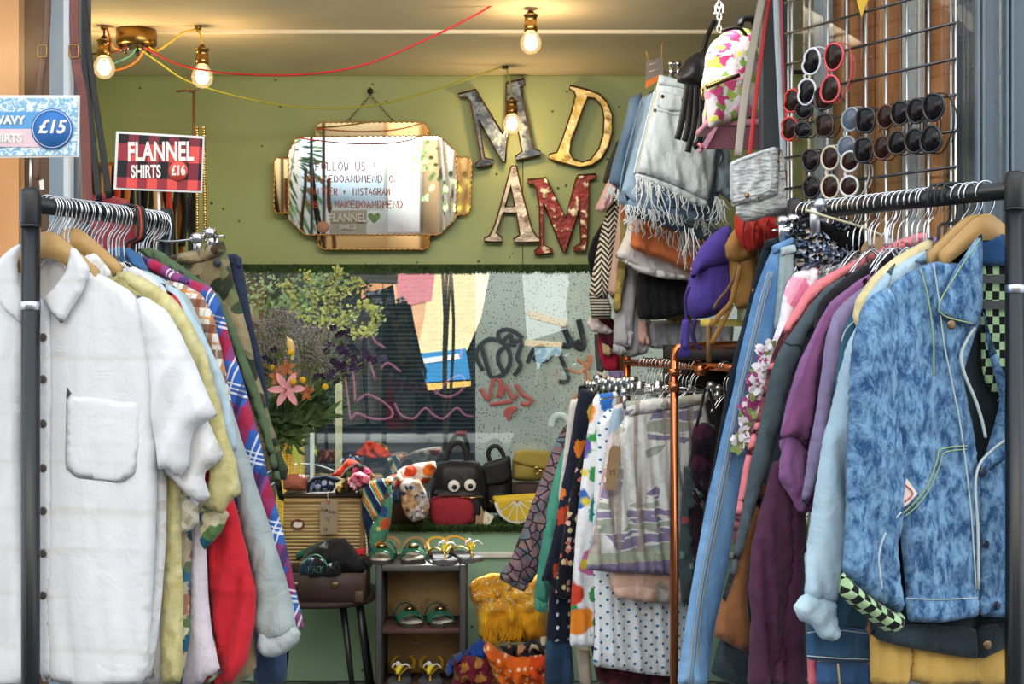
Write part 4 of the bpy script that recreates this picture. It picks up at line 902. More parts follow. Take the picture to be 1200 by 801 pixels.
g = GLs('pale_blue_shirt', 'pale blue short-sleeved shirt beside the grey jacket on left rail', 'shirt', .236)
g.cloth('body', '150,310 190,325 230,400 250,560 200,560', lbl, 0, .016); g.cloth('sleeve', '186,330 208,338 226,366 244,402 262,440 272,480 279,522 274,535 266,526 260,500 246,462 222,400', lbl, -.004, .020)
gj = cloth('grey_blue_nylon', '#abb5b4', .12, rough=.6)
g = GLs('grey_jacket', 'pale grey-green jacket with long cuffed sleeve on the left rail', 'jacket', .258)
g.cloth('body', '160,312 190,325 222,350 240,420 270,560 290,700 298,740 220,760', gj, .010, .018); g.cloth('sleeve', '200,332 220,346 234,374 246,410 260,446 276,490 292,540 308,590 324,640 336,680 344,708 348,735 340,748 306,752 298,735 299,700 293,655 284,620 278,590 270,540 256,480 230,410', gj, -.006, .045, fold=(.008, .07, -20))
g.cloth('cuff', '304,734 320,744 345,732 353,741 350,752 336,764 322,770 308,768 301,758', gj, -.010, .034, fold=(.004, .04, 30))
chk = plaid('brown_check', '#e6ded2', [('x', .03, 0, .3, '#a8612e', .8), ('y', .045, 0, .35, '#7a3c24', .85), ('y', .045, .55, .66, '#d88a3c', .8), ('x', .03, .6, .7, '#c9b59c', .8)], .1)
g = GLs('checked_shirt', 'brown, orange and white checked shirt on the left rail', 'shirt', .280)
g.cloth('sleeve', '196,328 214,332 236,344 250,368 260,410 268,450 274,480 281,520 276,530 264,490 250,440 236,390 190,350'.replace('190,350', '190,380 180,345'), chk, 0, .018); g.cloth('body', '150,315 200,330 240,400 262,520 200,560', chk, .01, .014)
dbl = cloth('blue_chambray', '#3f6996', .16)
g = GLs('chambray_shirt', 'blue chambray shirt with crumpled collar at top of left rail', 'shirt', .296)
g.cloth('body', '120,296 150,300 190,340 220,480 180,500', dbl, 0, .015); g.cloth('collar', '125,294 138,289 152,290 164,298 172,310 178,322 168,320 150,312 136,302', dbl, -.012, .02, fold=(.006, .03, 40))
fln = plaid('flannel_plaid', '#3a66b4', [('x', .085, .05, .34, '#b02038', .8), ('y', .11, 0, .34, '#b3243c', .6), ('y', .11, .48, .52, '#eeeef2', .85), ('y', .11, .56, .59, '#eeeef2', .8), ('y', .11, .64, .67, '#f0f0f4', .8), ('x', .085, .5, .54, '#e8eaf2', .8), ('x', .085, .62, .66, '#eceef4', .8), ('x', .085, .82, .97, '#22386b', .7)], .3)
g = GLs('flannel_shirt', 'red, white and blue plaid flannel shirt with long sleeve on left rail', 'shirt', .312)
g.cloth('body', '150,300 200,312 240,420 290,600 300,640 200,640', fln, .01, .014); g.cloth('sleeve', '160,304 176,306 200,314 226,328 246,335 256,348 264,376 272,404 282,436 292,470 302,505 312,548 322,584 332,622 338,648 345,682 351,708 357,735 348,738 338,725 322,690 304,640 290,590 276,540 262,490 246,440 226,390 206,350 180,320', fln, -.004, .022, fold=(.005, .06, -15)); g.cloth('collar', '166,300 182,304 206,318 224,332 214,334 190,324 172,314', fln, -.014, .014)
olv = cloth('olive_cotton', '#57694c', .16)
g = GLs('olive_jacket', 'olive green jacket hanging behind the plaid flannel shirt', 'jacket', .334)
g.cloth('sleeve', '178,296 205,305 238,330 258,346 272,378 286,410 300,448 312,488 320,520 328,555 334,588 326,584 318,548 306,506 292,462 278,424 262,384 240,348', olv, 0, .024); g.cloth('body', '150,296 200,306 250,380 290,500 320,580 200,560', olv, .01, .014); g.cloth('collar', '160,292 176,290 192,296 206,308 214,320 200,322 182,308', olv, -.012, .02, fold=(.005, .03, 30))
cam_ = camo('camouflage', ['#6d6f4c', '#3d4a32', '#8a7c5c', '#4a3b2c', '#2d3325', '#9a8a6a'])
g = GLs('camouflage_trousers', 'green camouflage trousers clipped to a hanger, back of left rail', 'trousers', .365)
g.cloth('leg', '212,312 262,282 268,300 274,330 284,362 292,392 300,430 310,464 320,500 330,532 338,548 336,562 328,562 318,540 304,500 286,450 262,400 236,360', cam_, 0, .022, fold=(.005, .05, -12)); g.cloth('waistband', '196,300 232,292 262,281 266,296 240,306 200,314', cam_, -.014, .014); g.disc('button', 255, 308, .008, navybtn, -.02); g.cloth('leg', '200,310 250,306 262,420 300,560 240,560', cam_, .012, .014)
nvj = denim('navy_denim', '#1b2231', '#2c3547')
g = GLs('navy_jeans', 'dark navy jeans, hindmost garment of the left rail', 'jeans', .392)
g.cloth('leg', '262,300 283,302 288,330 292,356 298,388 306,420 312,448 316,480 308,484 296,440 280,380', nvj, 0, .02); g.cloth('waistband', '262,298 276,297 284,303 283,314 264,310', nvj, -.008, .018)
dj = denim('dark_jeans', '#26364d', '#3b506c')
g = GLs('dark_jeans', 'dark blue jeans below the grey jacket cuff on left', 'jeans', .345)
g.cloth('leg', '290,640 332,660 334,720 337,801 297,803 296,740', dj, 0, .024)
g = GLs('tan_trousers', 'tan trousers glimpsed between red jacket and dark jeans', 'trousers', .240)
g.cloth('leg', '268,700 296,720 301,780 294,792 278,801 266,801', cloth('tan_cotton', '#a08a68', .15), .016, .02)
# clip hanger of the camo trousers
g = G('clip_hanger', 'chrome clip hanger holding the camouflage trousers', 'hanger', LA+Ldir*.362, Lyaw)
g.tube('bar', [(180, 280), (200, 283), (235, 279), (262, 276)], .0022, chrome, 0); g.tube('hook', [(186, 262), (194, 256), (200, 262), (200, 274), (198, 283)], .0018, chrome, 0)
for x, y in ((231, 283), (246, 277)): g.add('clip', join(boxg(g.L(x, y+6, -.012), (.016, .006, .04), 0, .002), latheg([(.010, -.01), (.012, 0), (.010, .01)], 12, g.L(x, y-4, -.012), 'X')), chrome)
for x, y in ((252, 281),): g.add('clip', boxg(g.L(x, y+4, .004), (.014, .006, .03), 0, .002), chrome)

# signs on the left rail
g = G('price_sign', 'blue paisley price sign at top left reading £15', 'sign', P(36, 183, 2.30), math.radians(3))
t = NT('paisley_card'); vo = t.n('TexVoronoi', 'Distance', Vector=t.map(t.uv(), (1, 1, 1)), Scale=95.0); nz = t.noise(t.uv(), 70, 3, .6, 2.2)
pc = t.fin(t.mix(t.step(nz, .45, .52), C('#dfe8ee'), C('#7fb2cf')), .5)
pc2 = t
g.prism('board', '-60,112 94,112 93,184 -60,186', whitem, .004, 0); g.prism('paisley_print', '-58,115 91,115 90,182 -58,183', pc, .001, -.0045)
g.prism('blue_band', '-58,131 70,131 70,151 -58,151', plain('blue_print', '#5b9fd6', .5), .001, -.006); g.prism('pink_band', '-58,151 66,151 66,172 -58,172', plain('pink_print', '#e6c7cf', .5), .001, -.0062)
c = g.L(61, 151, -.0075); g.add('round_badge', latheg([(.0345, 0), (.0345, .001)], 30, c, 'Y'), plain('badge_blue', '#2d6fb8', .5)); g.add('badge_ring', tubeg([c+Vector((.0315*math.cos(a*.2), -.0012, .0315*math.sin(a*.2))) for a in range(32)], .0006, 5, True), whitem)
def put(g, s, px, py, size, bold, sx, m, off, shear=0, name='lettering'):
    V, Fc = textg(s, size, .0004, bold, sx, shear); c = g.L(px, py, off); return g.add(name, ([v+c for v in V], Fc), m, smooth=False)
put(g, '£15', 60, 149, .031, .0009, .95, whitem, -.0095, .25); put(g, 'WAVY', 10, 141, .019, .0009, .95, whitem, -.0085); put(g, 'SHIRTS', 6, 162, .019, .0009, .95, whitem, -.0085)
g.tube('stand_rod', [(36, 184), (36, 226)], .0022, steel, 0, n=1); g.prism('paper_tab', '46,212 51,210 52,222 47,222', whitem, .001, .01)
fy = LB.y-.02; g = G('flannel_sign', 'red and black checked sign reading FLANNEL SHIRTS £16', 'sign', P(187, 190, fy), math.radians(-4))
g.prism('board', '137,154 240,160 237,226 134,222', whitem, .004, 0)
t = NT('buffalo_check'); vv = t.sep(t.map(t.uv(), rot=(0, 0, .05))); a = t.ma('GREATER_THAN', t.ma('FRACT', t.ma('DIVIDE', t.ma('ADD', vv[0], 5.003), .0405)), .5); b = t.ma('GREATER_THAN', t.ma('FRACT', t.ma('DIVIDE', t.ma('ADD', vv[1], 5.016), .066)), .5)
col = t.mix(a, t.mix(b, C('#e0544c'), C('#7a2838')), t.mix(b, C('#96303c'), C('#17171b'))); bc = t.fin(col, .45)
g.prism('check_print', '139.5,156.5 237.5,162.5 235,223.5 136.5,219.5', bc, .001, -.0045)
cream = plain('cream_print', '#f1e6e0', .5); put(g, 'FLANNEL', 188, 178.5, .051, .0015, .62, cream, -.0075); put(g, 'SHIRTS', 171, 201.5, .034, .0011, .56, cream, -.0075)
c = g.L(209, 200, -.0065); g.add('round_badge', latheg([(.0195, 0), (.0195, .001)], 28, c, 'Y'), plain('badge_red', '#e0503f', .5)); g.add('badge_ring', tubeg([c+Vector((.0195*math.cos(a*.2), -.0005, .0195*math.sin(a*.2))) for a in range(32)], .0007, 5, True), blackm); put(g, '£16', 209, 200, .027, .0008, .68, cream, -.0085)
g.tube('stand_rod', [(186, 222), (187, 262)], .003, whitem, .006, n=1)

# ================================================================== garments on the right rail
acid = denim('acid_denim', '#143f70', '#7ba4c8', acid=True); stitch = plain('green_stitch', '#9fb57a', .8); wst = plain('pale_stitch', '#b9c4c4', .8)
chkm = checker('green_black_check', '#a9c99a', '#16181a', .0145); chkm2 = checker('green_black_cuff', '#a9c99a', '#16181a', .0135, .6)
g = GRs('denim_jacket', 'acid-washed blue denim jacket with checked lining, front of right rail', 'jacket', .06)
g.cloth('lining', '1148,290 1196,274 1216,310 1212,520 1175,480 1150,440', chkm, .012, .010, fold=(.002, .08, 0))
g.cloth('collar_lining', '1140,284 1190,264 1214,284 1214,312 1150,312', denim('inner_navy', '#1c3557', '#29507c'), .004, .012)
g.prism('label_band', '1150,322 1212,322 1212,331 1150,331', blackm, .001, -.001); g.prism('label_band', '1152,352 1212,352 1212,362 1152,362', blackm, .001, -.001)
g.cloth('body', '1096,306 1078,312 1058,322 1042,335 1040,400 1046,520 1054,620 1062,700 1064,727 1100,728 1144,722 1147,700 1148,560 1140,500 1128,440 1150,370 1140,310', acid, .0, .022, fold=(.0045, .09, 8))
g.cloth('body', '1150,356 1160,420 1172,470 1150,548 1146,560 1146,722 1186,722 1240,726 1250,560 1240,420 1222,330 1190,310 1185,470', acid, -.004, .022, fold=(.0045, .09, -4))
g.cloth('lapel', '1183,508 1172,520 1150,536 1148,552 1152,560 1160,548 1190,530 1215,515 1215,480', acid, -.02, .012)
g.cloth('yoke', '1076,313 1094,307 1112,370 1118,420 1126,480 1136,510 1128,516 1116,470 1100,400 1086,360', acid, -.008, .014, fold=(.002, .1, 0))
g.cloth('collar', '1151,272 1140,284 1118,316 1096,366 1110,374 1142,383 1148,372 1152,350 1152,310', acid, -.022, .014, fold=(.002, .08, 10))
g.cloth('sleeve', '1042,335 1024,344 1012,356 1003,384 997,420 995,480 992,560 989,630 987,668 1000,690 1026,708 1050,718 1057,712 1052,670 1049,640 1056,610 1058,570 1053,500 1050,430 1050,370', acid, -.012, .055, fold=(.008, .08, 10))
g.cloth('sleeve', '1216,322 1240,334 1262,362 1278,420 1286,500 1292,600 1294,680 1272,690 1248,680 1240,600 1232,500', acid, -.006, .05, fold=(.007, .08, -8))
g.cloth('cuff', '985,667 994,676 1014,694 1040,712 1057,718 1056,732 1050,738 1040,741 1026,732 1006,716 984,698', chkm2, -.016, .06, fold=(.003, .05, 0))
g.cloth('waistband', '1060,698 1104,699 1146,697 1147,722 1104,729 1064,728', acid, -.010, .020, fold=(.001, .1, 0)); g.cloth('waistband', '1147,697 1186,698 1245,700 1244,726 1186,724 1148,721', acid, -.013, .020, fold=(.001, .1, 0))
g.tube('piping', '1142,384 1132,400 1126,418 1131,440 1142,466 1150,490 1155,512', .0028, wst, -.018); g.tube('piping', '1183,512 1164,526 1148,544 1143,570 1146,620 1147,690', .0025, wst, -.022)
g.tube('pocket_seam', '1133,522 1103,526 1098,540 1087,568 1072,588 1057,602', .0011, stitch, -.018); g.tube('pocket_seam', '1133,526 1107,530 1102,543 1091,570 1076,591 1060,605', .0009, stitch, -.018)
g.tube('seam', '1094,308 1100,350 1106,400 1116,450 1124,490 1130,530 1138,600 1144,690', .0013, wst, -.020); g.tube('seam', '1078,314 1088,350 1094,400 1094,440', .0012, stitch, -.019); g.tube('seam', '1042,340 1048,400 1050,470 1052,520', .0014, wst, -.024)
g.tube('collar_stitch', '1149,279 1120,322 1100,364 1140,379', .0011, stitch, -.030); g.tube('sleeve_seam', '1056,600 1040,620 1030,650 1034,690', .0015, wst, -.042); g.tube('waistband_stitch', '1062,701 1104,702 1146,700', .001, wst, -.022)
g.disc('button', 1114, 380, .0085, jeanbtn, -.026)
for x, y in ((1151, 553), (1154, 637), (1167, 709)): g.disc('button', x, y, .0075, navybtn, -.022)
o = g.prism('sewn_label', '1062,560 1075,578 1064,590 1054,597', plain('cream_label', '#e6d8cf', .8), .001, -.021); g.tube('red_print', '1060,567 1070,578 1060,588', .0012, gr, -.024)
bk_ = thing('black_shirt', 'black garment on the plastic hanger inside the denim jacket collar', 'shirt', RA+Rdir*.07, Ryaw)
gg = G('q', 'q', 'q', RA+Rdir*.07, Ryaw); bpy.data.objects.remove(gg.root); gg.root = bk_
gg.cloth('body', '1108,298 1130,280 1158,268 1192,264 1214,284 1214,330 1180,330 1120,320', cloth('black_cotton', '#141417', .1), .03, .014)
ddk = denim('black_denim', '#1d262c', '#33404a')
g = GRs('dark_denim_jacket', 'dark washed denim jacket whose hem shows below the acid-wash jacket', 'jacket', .10)
g.cloth('body', '1010,420 1060,380 1200,380 1240,500 1240,756 1185,753 1145,772 1100,765 1050,755 1018,742', ddk, .004, .02); g.cloth('waistband', '1019,741 1040,730 1144,734 1147,772 1110,766 1060,758 1030,750', ddk, -.012, .016, fold=(.002, .1, 0)); g.cloth('waistband', '1145,733 1190,728 1240,730 1240,757 1188,755 1147,773', ddk, -.015, .016, fold=(.002, .1, 0))
g.disc('button', 1156, 755, .009, jeanbtn, -.025)
yw = cloth('mustard_cotton', '#c8a45a', .16)
g = GRs('mustard_trousers', 'mustard yellow trousers at the bottom below the denim jackets', 'trousers', .125)
g.cloth('leg', '1019,740 1070,740 1066,803 1019,803', yw, 0, .024, fold=(.005, .05, 0)); g.cloth('leg', '1066,740 1200,740 1240,803 1067,803', yw, -.004, .024, fold=(.005, .05, 0))
pale = denim('pale_denim', '#9fbdd2', '#c6dbe6')
g = GRs('pale_denim_shirt', 'pale blue denim shirt with rolled cuff, behind the acid-wash jacket', 'shirt', .145)
g.cloth('sleeve', '1050,306 1032,326 1018,344 1006,378 996,396 988,420 980,450 972,490 962,525 955,570 950,610 944,660 942,698 960,706 980,706 986,660 992,600 996,540 998,480 1004,430 1012,390 1040,340', pale, -.006, .045, fold=(.006, .07, 12))
g.cloth('cuff', '929,711 938,698 946,694 966,700 982,704 979,718 984,744 976,751 962,748 950,731 936,726', pale, -.012, .036, fold=(.004, .04, -30)); g.cloth('body', '1092,290 1060,304 1030,330 1000,420 1000,600 1050,600 1100,400', pale, .01, .016); g.cloth('collar', '1096,286 1112,290 1110,302 1084,312 1070,306', denim('mid_chambray', '#6d8ea8', '#88a6bb'), -.014, .014)
g.tube('seam', '1010,382 1000,400 996,430', .0014, wst, -.03)
crm = cloth('cream_yellow', '#dfcd9c', .1)
g = GRs('cream_tee', 'cream yellow T-shirt whose shoulder shows behind pale denim', 'T-shirt', .175)
g.cloth('body', '1094,276 1080,284 1050,300 1022,322 1003,350 998,372 1020,420 1060,420 1090,340', crm, 0, .016)
teal = denim('teal_denim', '#2f5368', '#4a7288')
g = GRs('teal_denim_shirt', 'teal blue denim shirt squeezed between pale denim and lilac', 'shirt', .192)
g.cloth('sleeve', '1030,340 1012,352 1000,364 990,382 984,405 980,430 976,460 970,520 985,520 994,440 1010,400', teal, 0, .02); g.cloth('cuff', '944,737 975,733 1018,738 1020,776 985,776 944,772', denim('indigo_cuff', '#2a4a68', '#41668a'), -.004, .024, fold=(.002, .06, 0)); g.cloth('body', '1040,330 1000,380 980,520 950,700 944,740 1020,740 1040,500', teal, .012, .012)
g.tube('seam', '1006,372 992,385 986,400', .0012, wst, -.014); g.tube('waistband_stitch', '946,741 980,738 1017,742', .001, wst, -.018); g.tube('waistband_stitch', '946,768 984,771 1018,772', .001, wst, -.018)
lav = cloth('lavender_cotton', '#8b7fa0', .12)
g = GRs('lavender_tee', 'grey lavender T-shirt behind the pale denim shirt', 'T-shirt', .215)
g.cloth('sleeve', '1026,326 1006,340 990,352 976,368 968,392 962,440 954,490 946,540 940,576 939,592 946,590 952,574 960,560 970,520 978,460 990,400', lav, 0, .024, fold=(.005, .05, 10)); g.cloth('body', '1040,320 1000,350 975,420 965,600 1010,600', lav, .010, .014)
ros = cloth('rose_cotton', '#d9707c', .1)
g = GRs('rose_shirt', 'rose pink shirt with a stand-up collar in the right rail', 'shirt', .232)
g.cloth('collar', '1050,310 1064,298 1084,296 1086,302 1064,312 1050,318', ros, -.004, .014); g.cloth('body', '1084,298 1046,312 1010,345 990,400 1030,400 1070,340', ros, .006, .012); g.cloth('hem', '945,740 956,735 958,803 946,803', ros, .002, .014)
plum = cloth('plum_cotton', '#7c4a72', .16); mau = cloth('mauve_cotton', '#8f6090', .14); dplum = cloth('dark_plum', '#553049', .2)
g = GRs('plum_tee', 'plum purple T-shirt with a wide hanging sleeve', 'T-shirt', .255)
g.cloth('sleeve', '1040,310 1016,324 1000,338 982,352 968,366 958,392 948,420 938,448 928,476 918,498 911,516 922,512 936,512 945,523 950,500 954,460 960,420 968,390 990,360', plum, -.008, .036, fold=(.006, .06, 15)); g.cloth('body', '1060,298 1000,335 975,390 950,520 940,600 990,600 1020,400', plum, .006, .014)
g.cloth('collar', '1076,296 1084,292 1098,282 1092,276 1078,284 1066,296', cloth('lilac_collar', '#9a77a8', .1), -.008, .018)
g = GRs('mauve_blouse', 'mauve blouse showing two draped layers under the plum sleeve', 'blouse', .275)
g.cloth('drape', '925,500 945,520 950,560 944,604 934,598 922,576 911,560 914,536', mau, -.006, .022, fold=(.006, .04, 10)); g.cloth('sleeve', '1044,306 1006,328 990,340 972,354 962,372 952,392 942,412 936,424 922,470 912,520 920,540 940,520 960,400', mau, .002, .020); g.cloth('body', '1040,310 980,360 950,440 930,560 925,600 970,600', mau, .012, .012)
g = GRs('plum_dress', 'long dark plum dress hanging straight to the bottom', 'dress', .296)
g.cloth('skirt', '906,540 898,570 890,600 880,638 876,690 880,720 878,760 876,803 904,803 922,720 930,640 935,590 925,540', dplum, 0, .028, fold=(.008, .035, 4)); g.cloth('skirt', '924,560 940,580 944,604 944,650 942,700 946,803 900,803 918,700', dplum, -.006, .02, fold=(.006, .035, 0)); g.cloth('body', '1030,316 990,340 960,400 930,520 906,545 944,600 980,500', dplum, .012, .012)
g = GRs('jersey_top', 'black top on a plastic hanger behind the plum T-shirt', 'top', .316)
g.cloth('body', '1062,290 1040,296 1010,312 988,326 972,340 960,352 954,368 952,384 960,390 980,370 1020,330', cloth('black_jersey', '#232025', .1), 0, .016)
chc = cloth('charcoal_cotton', '#4a555c', .12)
g = GRs('charcoal_jacket', 'charcoal grey jacket with long sleeve between coral and plum', 'jacket', .338)
g.cloth('sleeve', '1000,318 984,326 966,338 950,356 938,374 928,388 918,402 910,416 902,440 896,470 888,505 880,540 872,585 866,612 858,660 846,700 850,706 866,660 880,610 896,560 910,510 922,460 934,425 946,392 964,370', chc, -.004, .026, fold=(.005, .06, 12)); g.cloth('body', '1010,318 960,350 936,400 900,540 885,620 900,640 960,420', chc, .010, .014); g.tube('seam', '918,400 926,404 936,404 940,412', .0012, blackm, -.022)
cor = cloth('coral_cotton', '#e8848a', .1)
g = GRs('coral_cardigan', 'coral pink cardigan edge beside the charcoal jacket', 'cardigan', .362)
g.cloth('sleeve', '1082,270 1066,276 1044,284 1010,300 976,318 958,328 944,340 930,362 918,384 906,412 898,440 890,478 880,512 870,548 864,590 858,636 864,638 876,580 888,520 900,460 914,412 932,380 950,354 980,330 1020,306 1060,292', cor, 0, .020, fold=(.003, .06, 12)); g.cloth('collar', '1054,284 1070,274 1084,272 1086,280 1066,290', cor, -.006, .018); g.cloth('body', '1000,320 950,350 905,440 880,540 870,620 900,560', cor, .010, .012)
brn = NT('corduroy_brown'); t = brn; wv = t.n('TexWave', 'Fac', Vector=t.map(t.uv(), rot=(0, 0, -.28)), Scale=90.0); brn = cfin(t, t.mix(wv, C('#7a4f30'), C('#91623f')), .12)
g = GRs('corduroy_jacket', 'brown corduroy jacket sleeve hanging below the charcoal jacket', 'jacket', .350)
g.cloth('sleeve', '904,528 895,556 886,586 876,618 864,650 850,690 840,720 836,745 850,752 866,760 877,766 879,740 876,700 878,660 886,620 896,580 904,560', brn, -.002, .024, fold=(.003, .06, 14))
dgr = cloth('dark_green_nylon', '#27343a', .16, rough=.6)
g = GRs('dark_green_coat', 'dark green-black coat cuff at the bottom beside the jeans', 'coat', .372)
g.cloth('sleeve', '846,744 860,756 878,764 880,803 862,803 846,796 833,788 838,764', dgr, -.002, .026, fold=(.006, .04, 30)); g.cloth('body', '900,500 880,560 850,700 845,750 880,770 890,650', dgr, .012, .012)
lace = floral('lace_top', '#efe6ea', [(60, ['#f6f2f4', '#ddd0d8'], .3, .2, 1), (11, ['#e27fa2', '#f0a8bf'], .26, .4, 1)], var=.06)
g = GRs('lace_top', 'white and pink lace top with flowered trim in front of the jeans', 'top', .392)
g.cloth('body', '962,312 946,314 930,320 922,332 916,350 913,375 904,402 898,430 906,440 920,410 934,380 952,352', lace, 0, .018, fold=(.003, .04, 10)); 
trimg = []; 
for k in range(90):
    tt = k/89; x = 901-tt*33+random.uniform(-7, 6); y = 405+tt*118; c = g.L(x, y, -.004+random.uniform(-.01, .008)); trimg.append((c, random.choice((0, 0, 0, 1, 2))))
for ci, cm in enumerate((cloth('lace_white', '#e9e3ea', .1), cloth('lace_magenta', '#a8457c', .1), cloth('lace_green', '#8a9a5a', .1))):
    gg_ = [leafg(c, (random.uniform(-1, 1), random.uniform(-1, .2), random.uniform(-1, 1)), random.uniform(.010, .02), .007, 4, .5) for c, i in trimg if i == ci for _ in range(4)]
    g.add('flower_trim', join(*gg_), cm)
g.cloth('sleeve', '900,425 888,446 882,470 874,490 868,512 872,528 882,500 896,462 906,440', lace, .002, .02, fold=(.005, .03, 0))
bj = denim('blue_jeans', '#4a79ad', '#86aed3'); wj = plain('jean_stitch', '#c3a874', .8)
g = GRs('blue_jeans', 'mid blue jeans with pronounced side seam, left end of right rail', 'jeans', .432)
g.cloth('leg', '907,288 930,279 932,300 926,340 916,380 902,420 890,470 878,520 868,570 860,620 850,680 836,740 830,803 793,803 800,750 810,690 820,630 832,570 846,510 858,460 868,410 882,350 896,310', bj, -.004, .032, fold=(.004, .07, 14)); g.cloth('waistband', '904,288 930,277 931,287 906,298', bj, -.014, .018, fold=(.001, .05, 0))
for dx in (-3, 3): g.tube('seam_stitch', [(x+dx, y) for x, y in PL('903,318 894,350 880,410 868,460 856,520 846,570 836,620 826,670 818,720 810,803')], .0009, wj, -.024)
g.tube('side_seam', '903,318 894,350 880,410 868,460 856,520 846,570 836,620 826,670 818,720 810,803', .0035, bj, -.024, flat=.6)
g = GRs('blue_jeans', 'pale grey-blue jeans folded beside the mid blue pair', 'jeans', .412)
g.cloth('leg', '914,292 926,288 932,290 930,330 922,360 912,390 906,384 910,340', denim('grey_denim', '#8fa3a8', '#b5c4c4'), -.002, .018); g.cloth('waistband', '914,290 931,286 932,296 915,300', denim('grey_denim_band', '#a3b5b8', '#c2cfcf'), -.010, .014); g.cloth('lower_leg', '912,380 906,400 900,410 906,420 914,400', ddk, 0, .014)
bkj = cloth('black_jean', '#18222c', .2)
g = GRs('black_jeans', 'black jeans, hindmost and leftmost garment of right rail', 'jeans', .462)
g.cloth('leg', '898,281 912,277 910,296 900,330 890,372 878,420 866,470 852,530 842,580 828,640 820,650 824,600 834,550 842,505 852,450 862,410 872,370 882,330 890,300', bkj, .004, .026); g.cloth('waistband', '896,282 913,277 913,286 896,292', bkj, -.008, .018); g.disc('rivet', 883, 341, .005, jeanbtn, -.012)
seq = NT('black_sequins'); t = seq; vo = t.n('TexVoronoi', None, Vector=t.uv(), Scale=165.0); r_ = t.sep(vo.outputs['Color']); col = t.mix(t.ma('GREATER_THAN', r_[0], .60), C('#0c0d11'), C('#56657f')); col = t.mix(t.ma('GREATER_THAN', r_[1], .84), col, C('#b5a28c')); col = t.mix(t.ma('GREATER_THAN', r_[2], .88), col, C('#c5d2e4'))
seq = t.fin(col, .25, .4, bump=vo.outputs['Distance'], bs=.9, bd=.01)
blk = cloth('black_velvet', '#0e0f12', .1)
g = GRs('sequin_top', 'black sequinned top clipped at left end of the right rail', 'top', .405)
g.cloth('body', '934,268 944,260 956,264 970,276 984,288 998,296 1002,304 988,312 966,310 948,316 934,318 931,300', seq, -.006, .026, fold=(.006, .03, 20)); g.cloth('band', '934,258 948,254 974,262 1002,262 1010,276 1010,296 1000,300 984,290 966,274 950,266 936,272', blk, .004, .022, fold=(.006, .03, 20)); g.cloth('sequin_cuff', '974,262 986,254 1002,260 1006,268 992,272 978,268', seq, -.010, .016); g.tube('strap', '986,256 996,262 1000,274 1010,284', .003, blk, -.018)
g = GRs('clip_hanger', 'grey clip hanger with pale cord holding the sequin top', 'hanger', .40)
g.add('clip', join(boxg(g.L(955, 258, -.016), (.022, .008, .05), 0, .003), latheg([(.012, -.006), (.014, 0), (.012, .006)], 14, g.L(961, 240, -.016), 'Y')), metal('grey_clip', '#b9bcc2', .3)); g.tube('bar', [(944, 246), (976, 256), (1004, 264), (1032, 275)], .0026, plain('pale_cord', '#cfc9a4', .7), -.02)
g = GRs('clip_hanger', 'chrome clip hanger holding the blue and black jeans', 'hanger', .447)
for x, y in ((918, 264), (930, 262), (922, 276)): g.add('clip', join(boxg(g.L(x, y+6, -.014), (.02, .008, .045), 0, .003), latheg([(.009, -.012), (.012, 0), (.009, .012)], 12, g.L(x, y-5, -.014), 'X')), chrome)
g.tube('bar', [(905, 270), (930, 266), (945, 262)], .0024, chrome, 0)
g = GRs('clear_hanger', 'clear plastic hanger with its bar showing behind the lace top', 'hanger', .385)
g.cloth('shoulder_bar', '962,316 990,304 1022,288 1034,280 1046,276 1050,284 1036,296 1004,312 972,322', glassy('clear_plastic_bar', (.93, .94, .96), .2), -.006, .012, fold=(0, .1, 0)); g.tube('hook', [(1036, 246), (1046, 240), (1050, 252), (1044, 262), (1042, 278)], .002, chrome, 0)
g = GRs('swing_tag', 'round brown card tag beside the clear hanger', 'tag', .365)
g.prism('card', chaikin(PL('1008,292 1014,282 1026,277 1036,278 1034,290 1024,297 1010,298'), .25, 1), kraft, .002, -.006); g.tube('string', [(1030, 280), (1036, 272), (1040, 262)], .0012, thread, -.006)
g = GRs('blue_jeans', 'blue jeans at bottom between plum dress and mustard trousers', 'jeans', .205)
g.cloth('leg', '957,774 990,776 1019,776 1019,803 957,803', denim('deep_jeans', '#31527a', '#44699a'), 0, .024); g.tube('side_seam', '982,777 984,803', .002, wj, -.015, n=1)

# ================================================================== copper rail in the middle
cop = thing('copper_rail', 'copper pipe clothes rail with elbow joints in middle of shop', 'clothes rail', (W(790, 3.85), 3.85, 0))
A = Vector((W(790, 3.85), 3.85, 0)); zt = P(790, 405, 3.85).z; rr_ = .0118
el = [Vector((0, 0, 0)), Vector((0, 0, zt-.045)), Vector((.004, 0, zt-.018)), Vector((.018, 0, zt-.004)), Vector((.045, 0, zt)), Vector((.20, .08, zt+.002)), Vector((.46, .10, zt+.002))]
obj('frame_pipe', tubeg(el[:2]+spline(el[1:5], 4)+el[5:], rr_, 14), copper, cop)
for z, h in ((zt-.075, .022), (zt-.115, .03)): obj('coupling', latheg([(rr_, z-h/2), (rr_+.004, z-h/2+.002), (rr_+.004, z+h/2-.002), (rr_, z+h/2)], 14), copper, cop)
MA, MB = P(858, 431, 3.92), P(735, 426, 4.55); MB.z = MA.z
obj('hanging_pipe', tubeg([MA+Vector((.1, -.02, .004))-A, MA-A, MB-A], .0125, 14), copper, cop)
obj('coupling', tubeg([P(817, 434, 4.02)-A, P(826, 433, 4.0)-A], .0165, 14), copper, cop)
b_ = Vector((MB.x, MB.y, 0))-A; obj('rear_leg', tubeg([b_, b_+Vector((0, 0, MB.z+.02))], rr_, 12), copper, cop)
c_ = Vector((MA.x+.12, MA.y+.12, 0))-A; obj('rear_leg', tubeg([c_, c_+Vector((0, 0, zt))], rr_, 12), copper, cop)
obj('stretcher', tubeg([Vector((0, 0, .12)), b_+Vector((0, 0, .12))], rr_, 10), copper, cop)
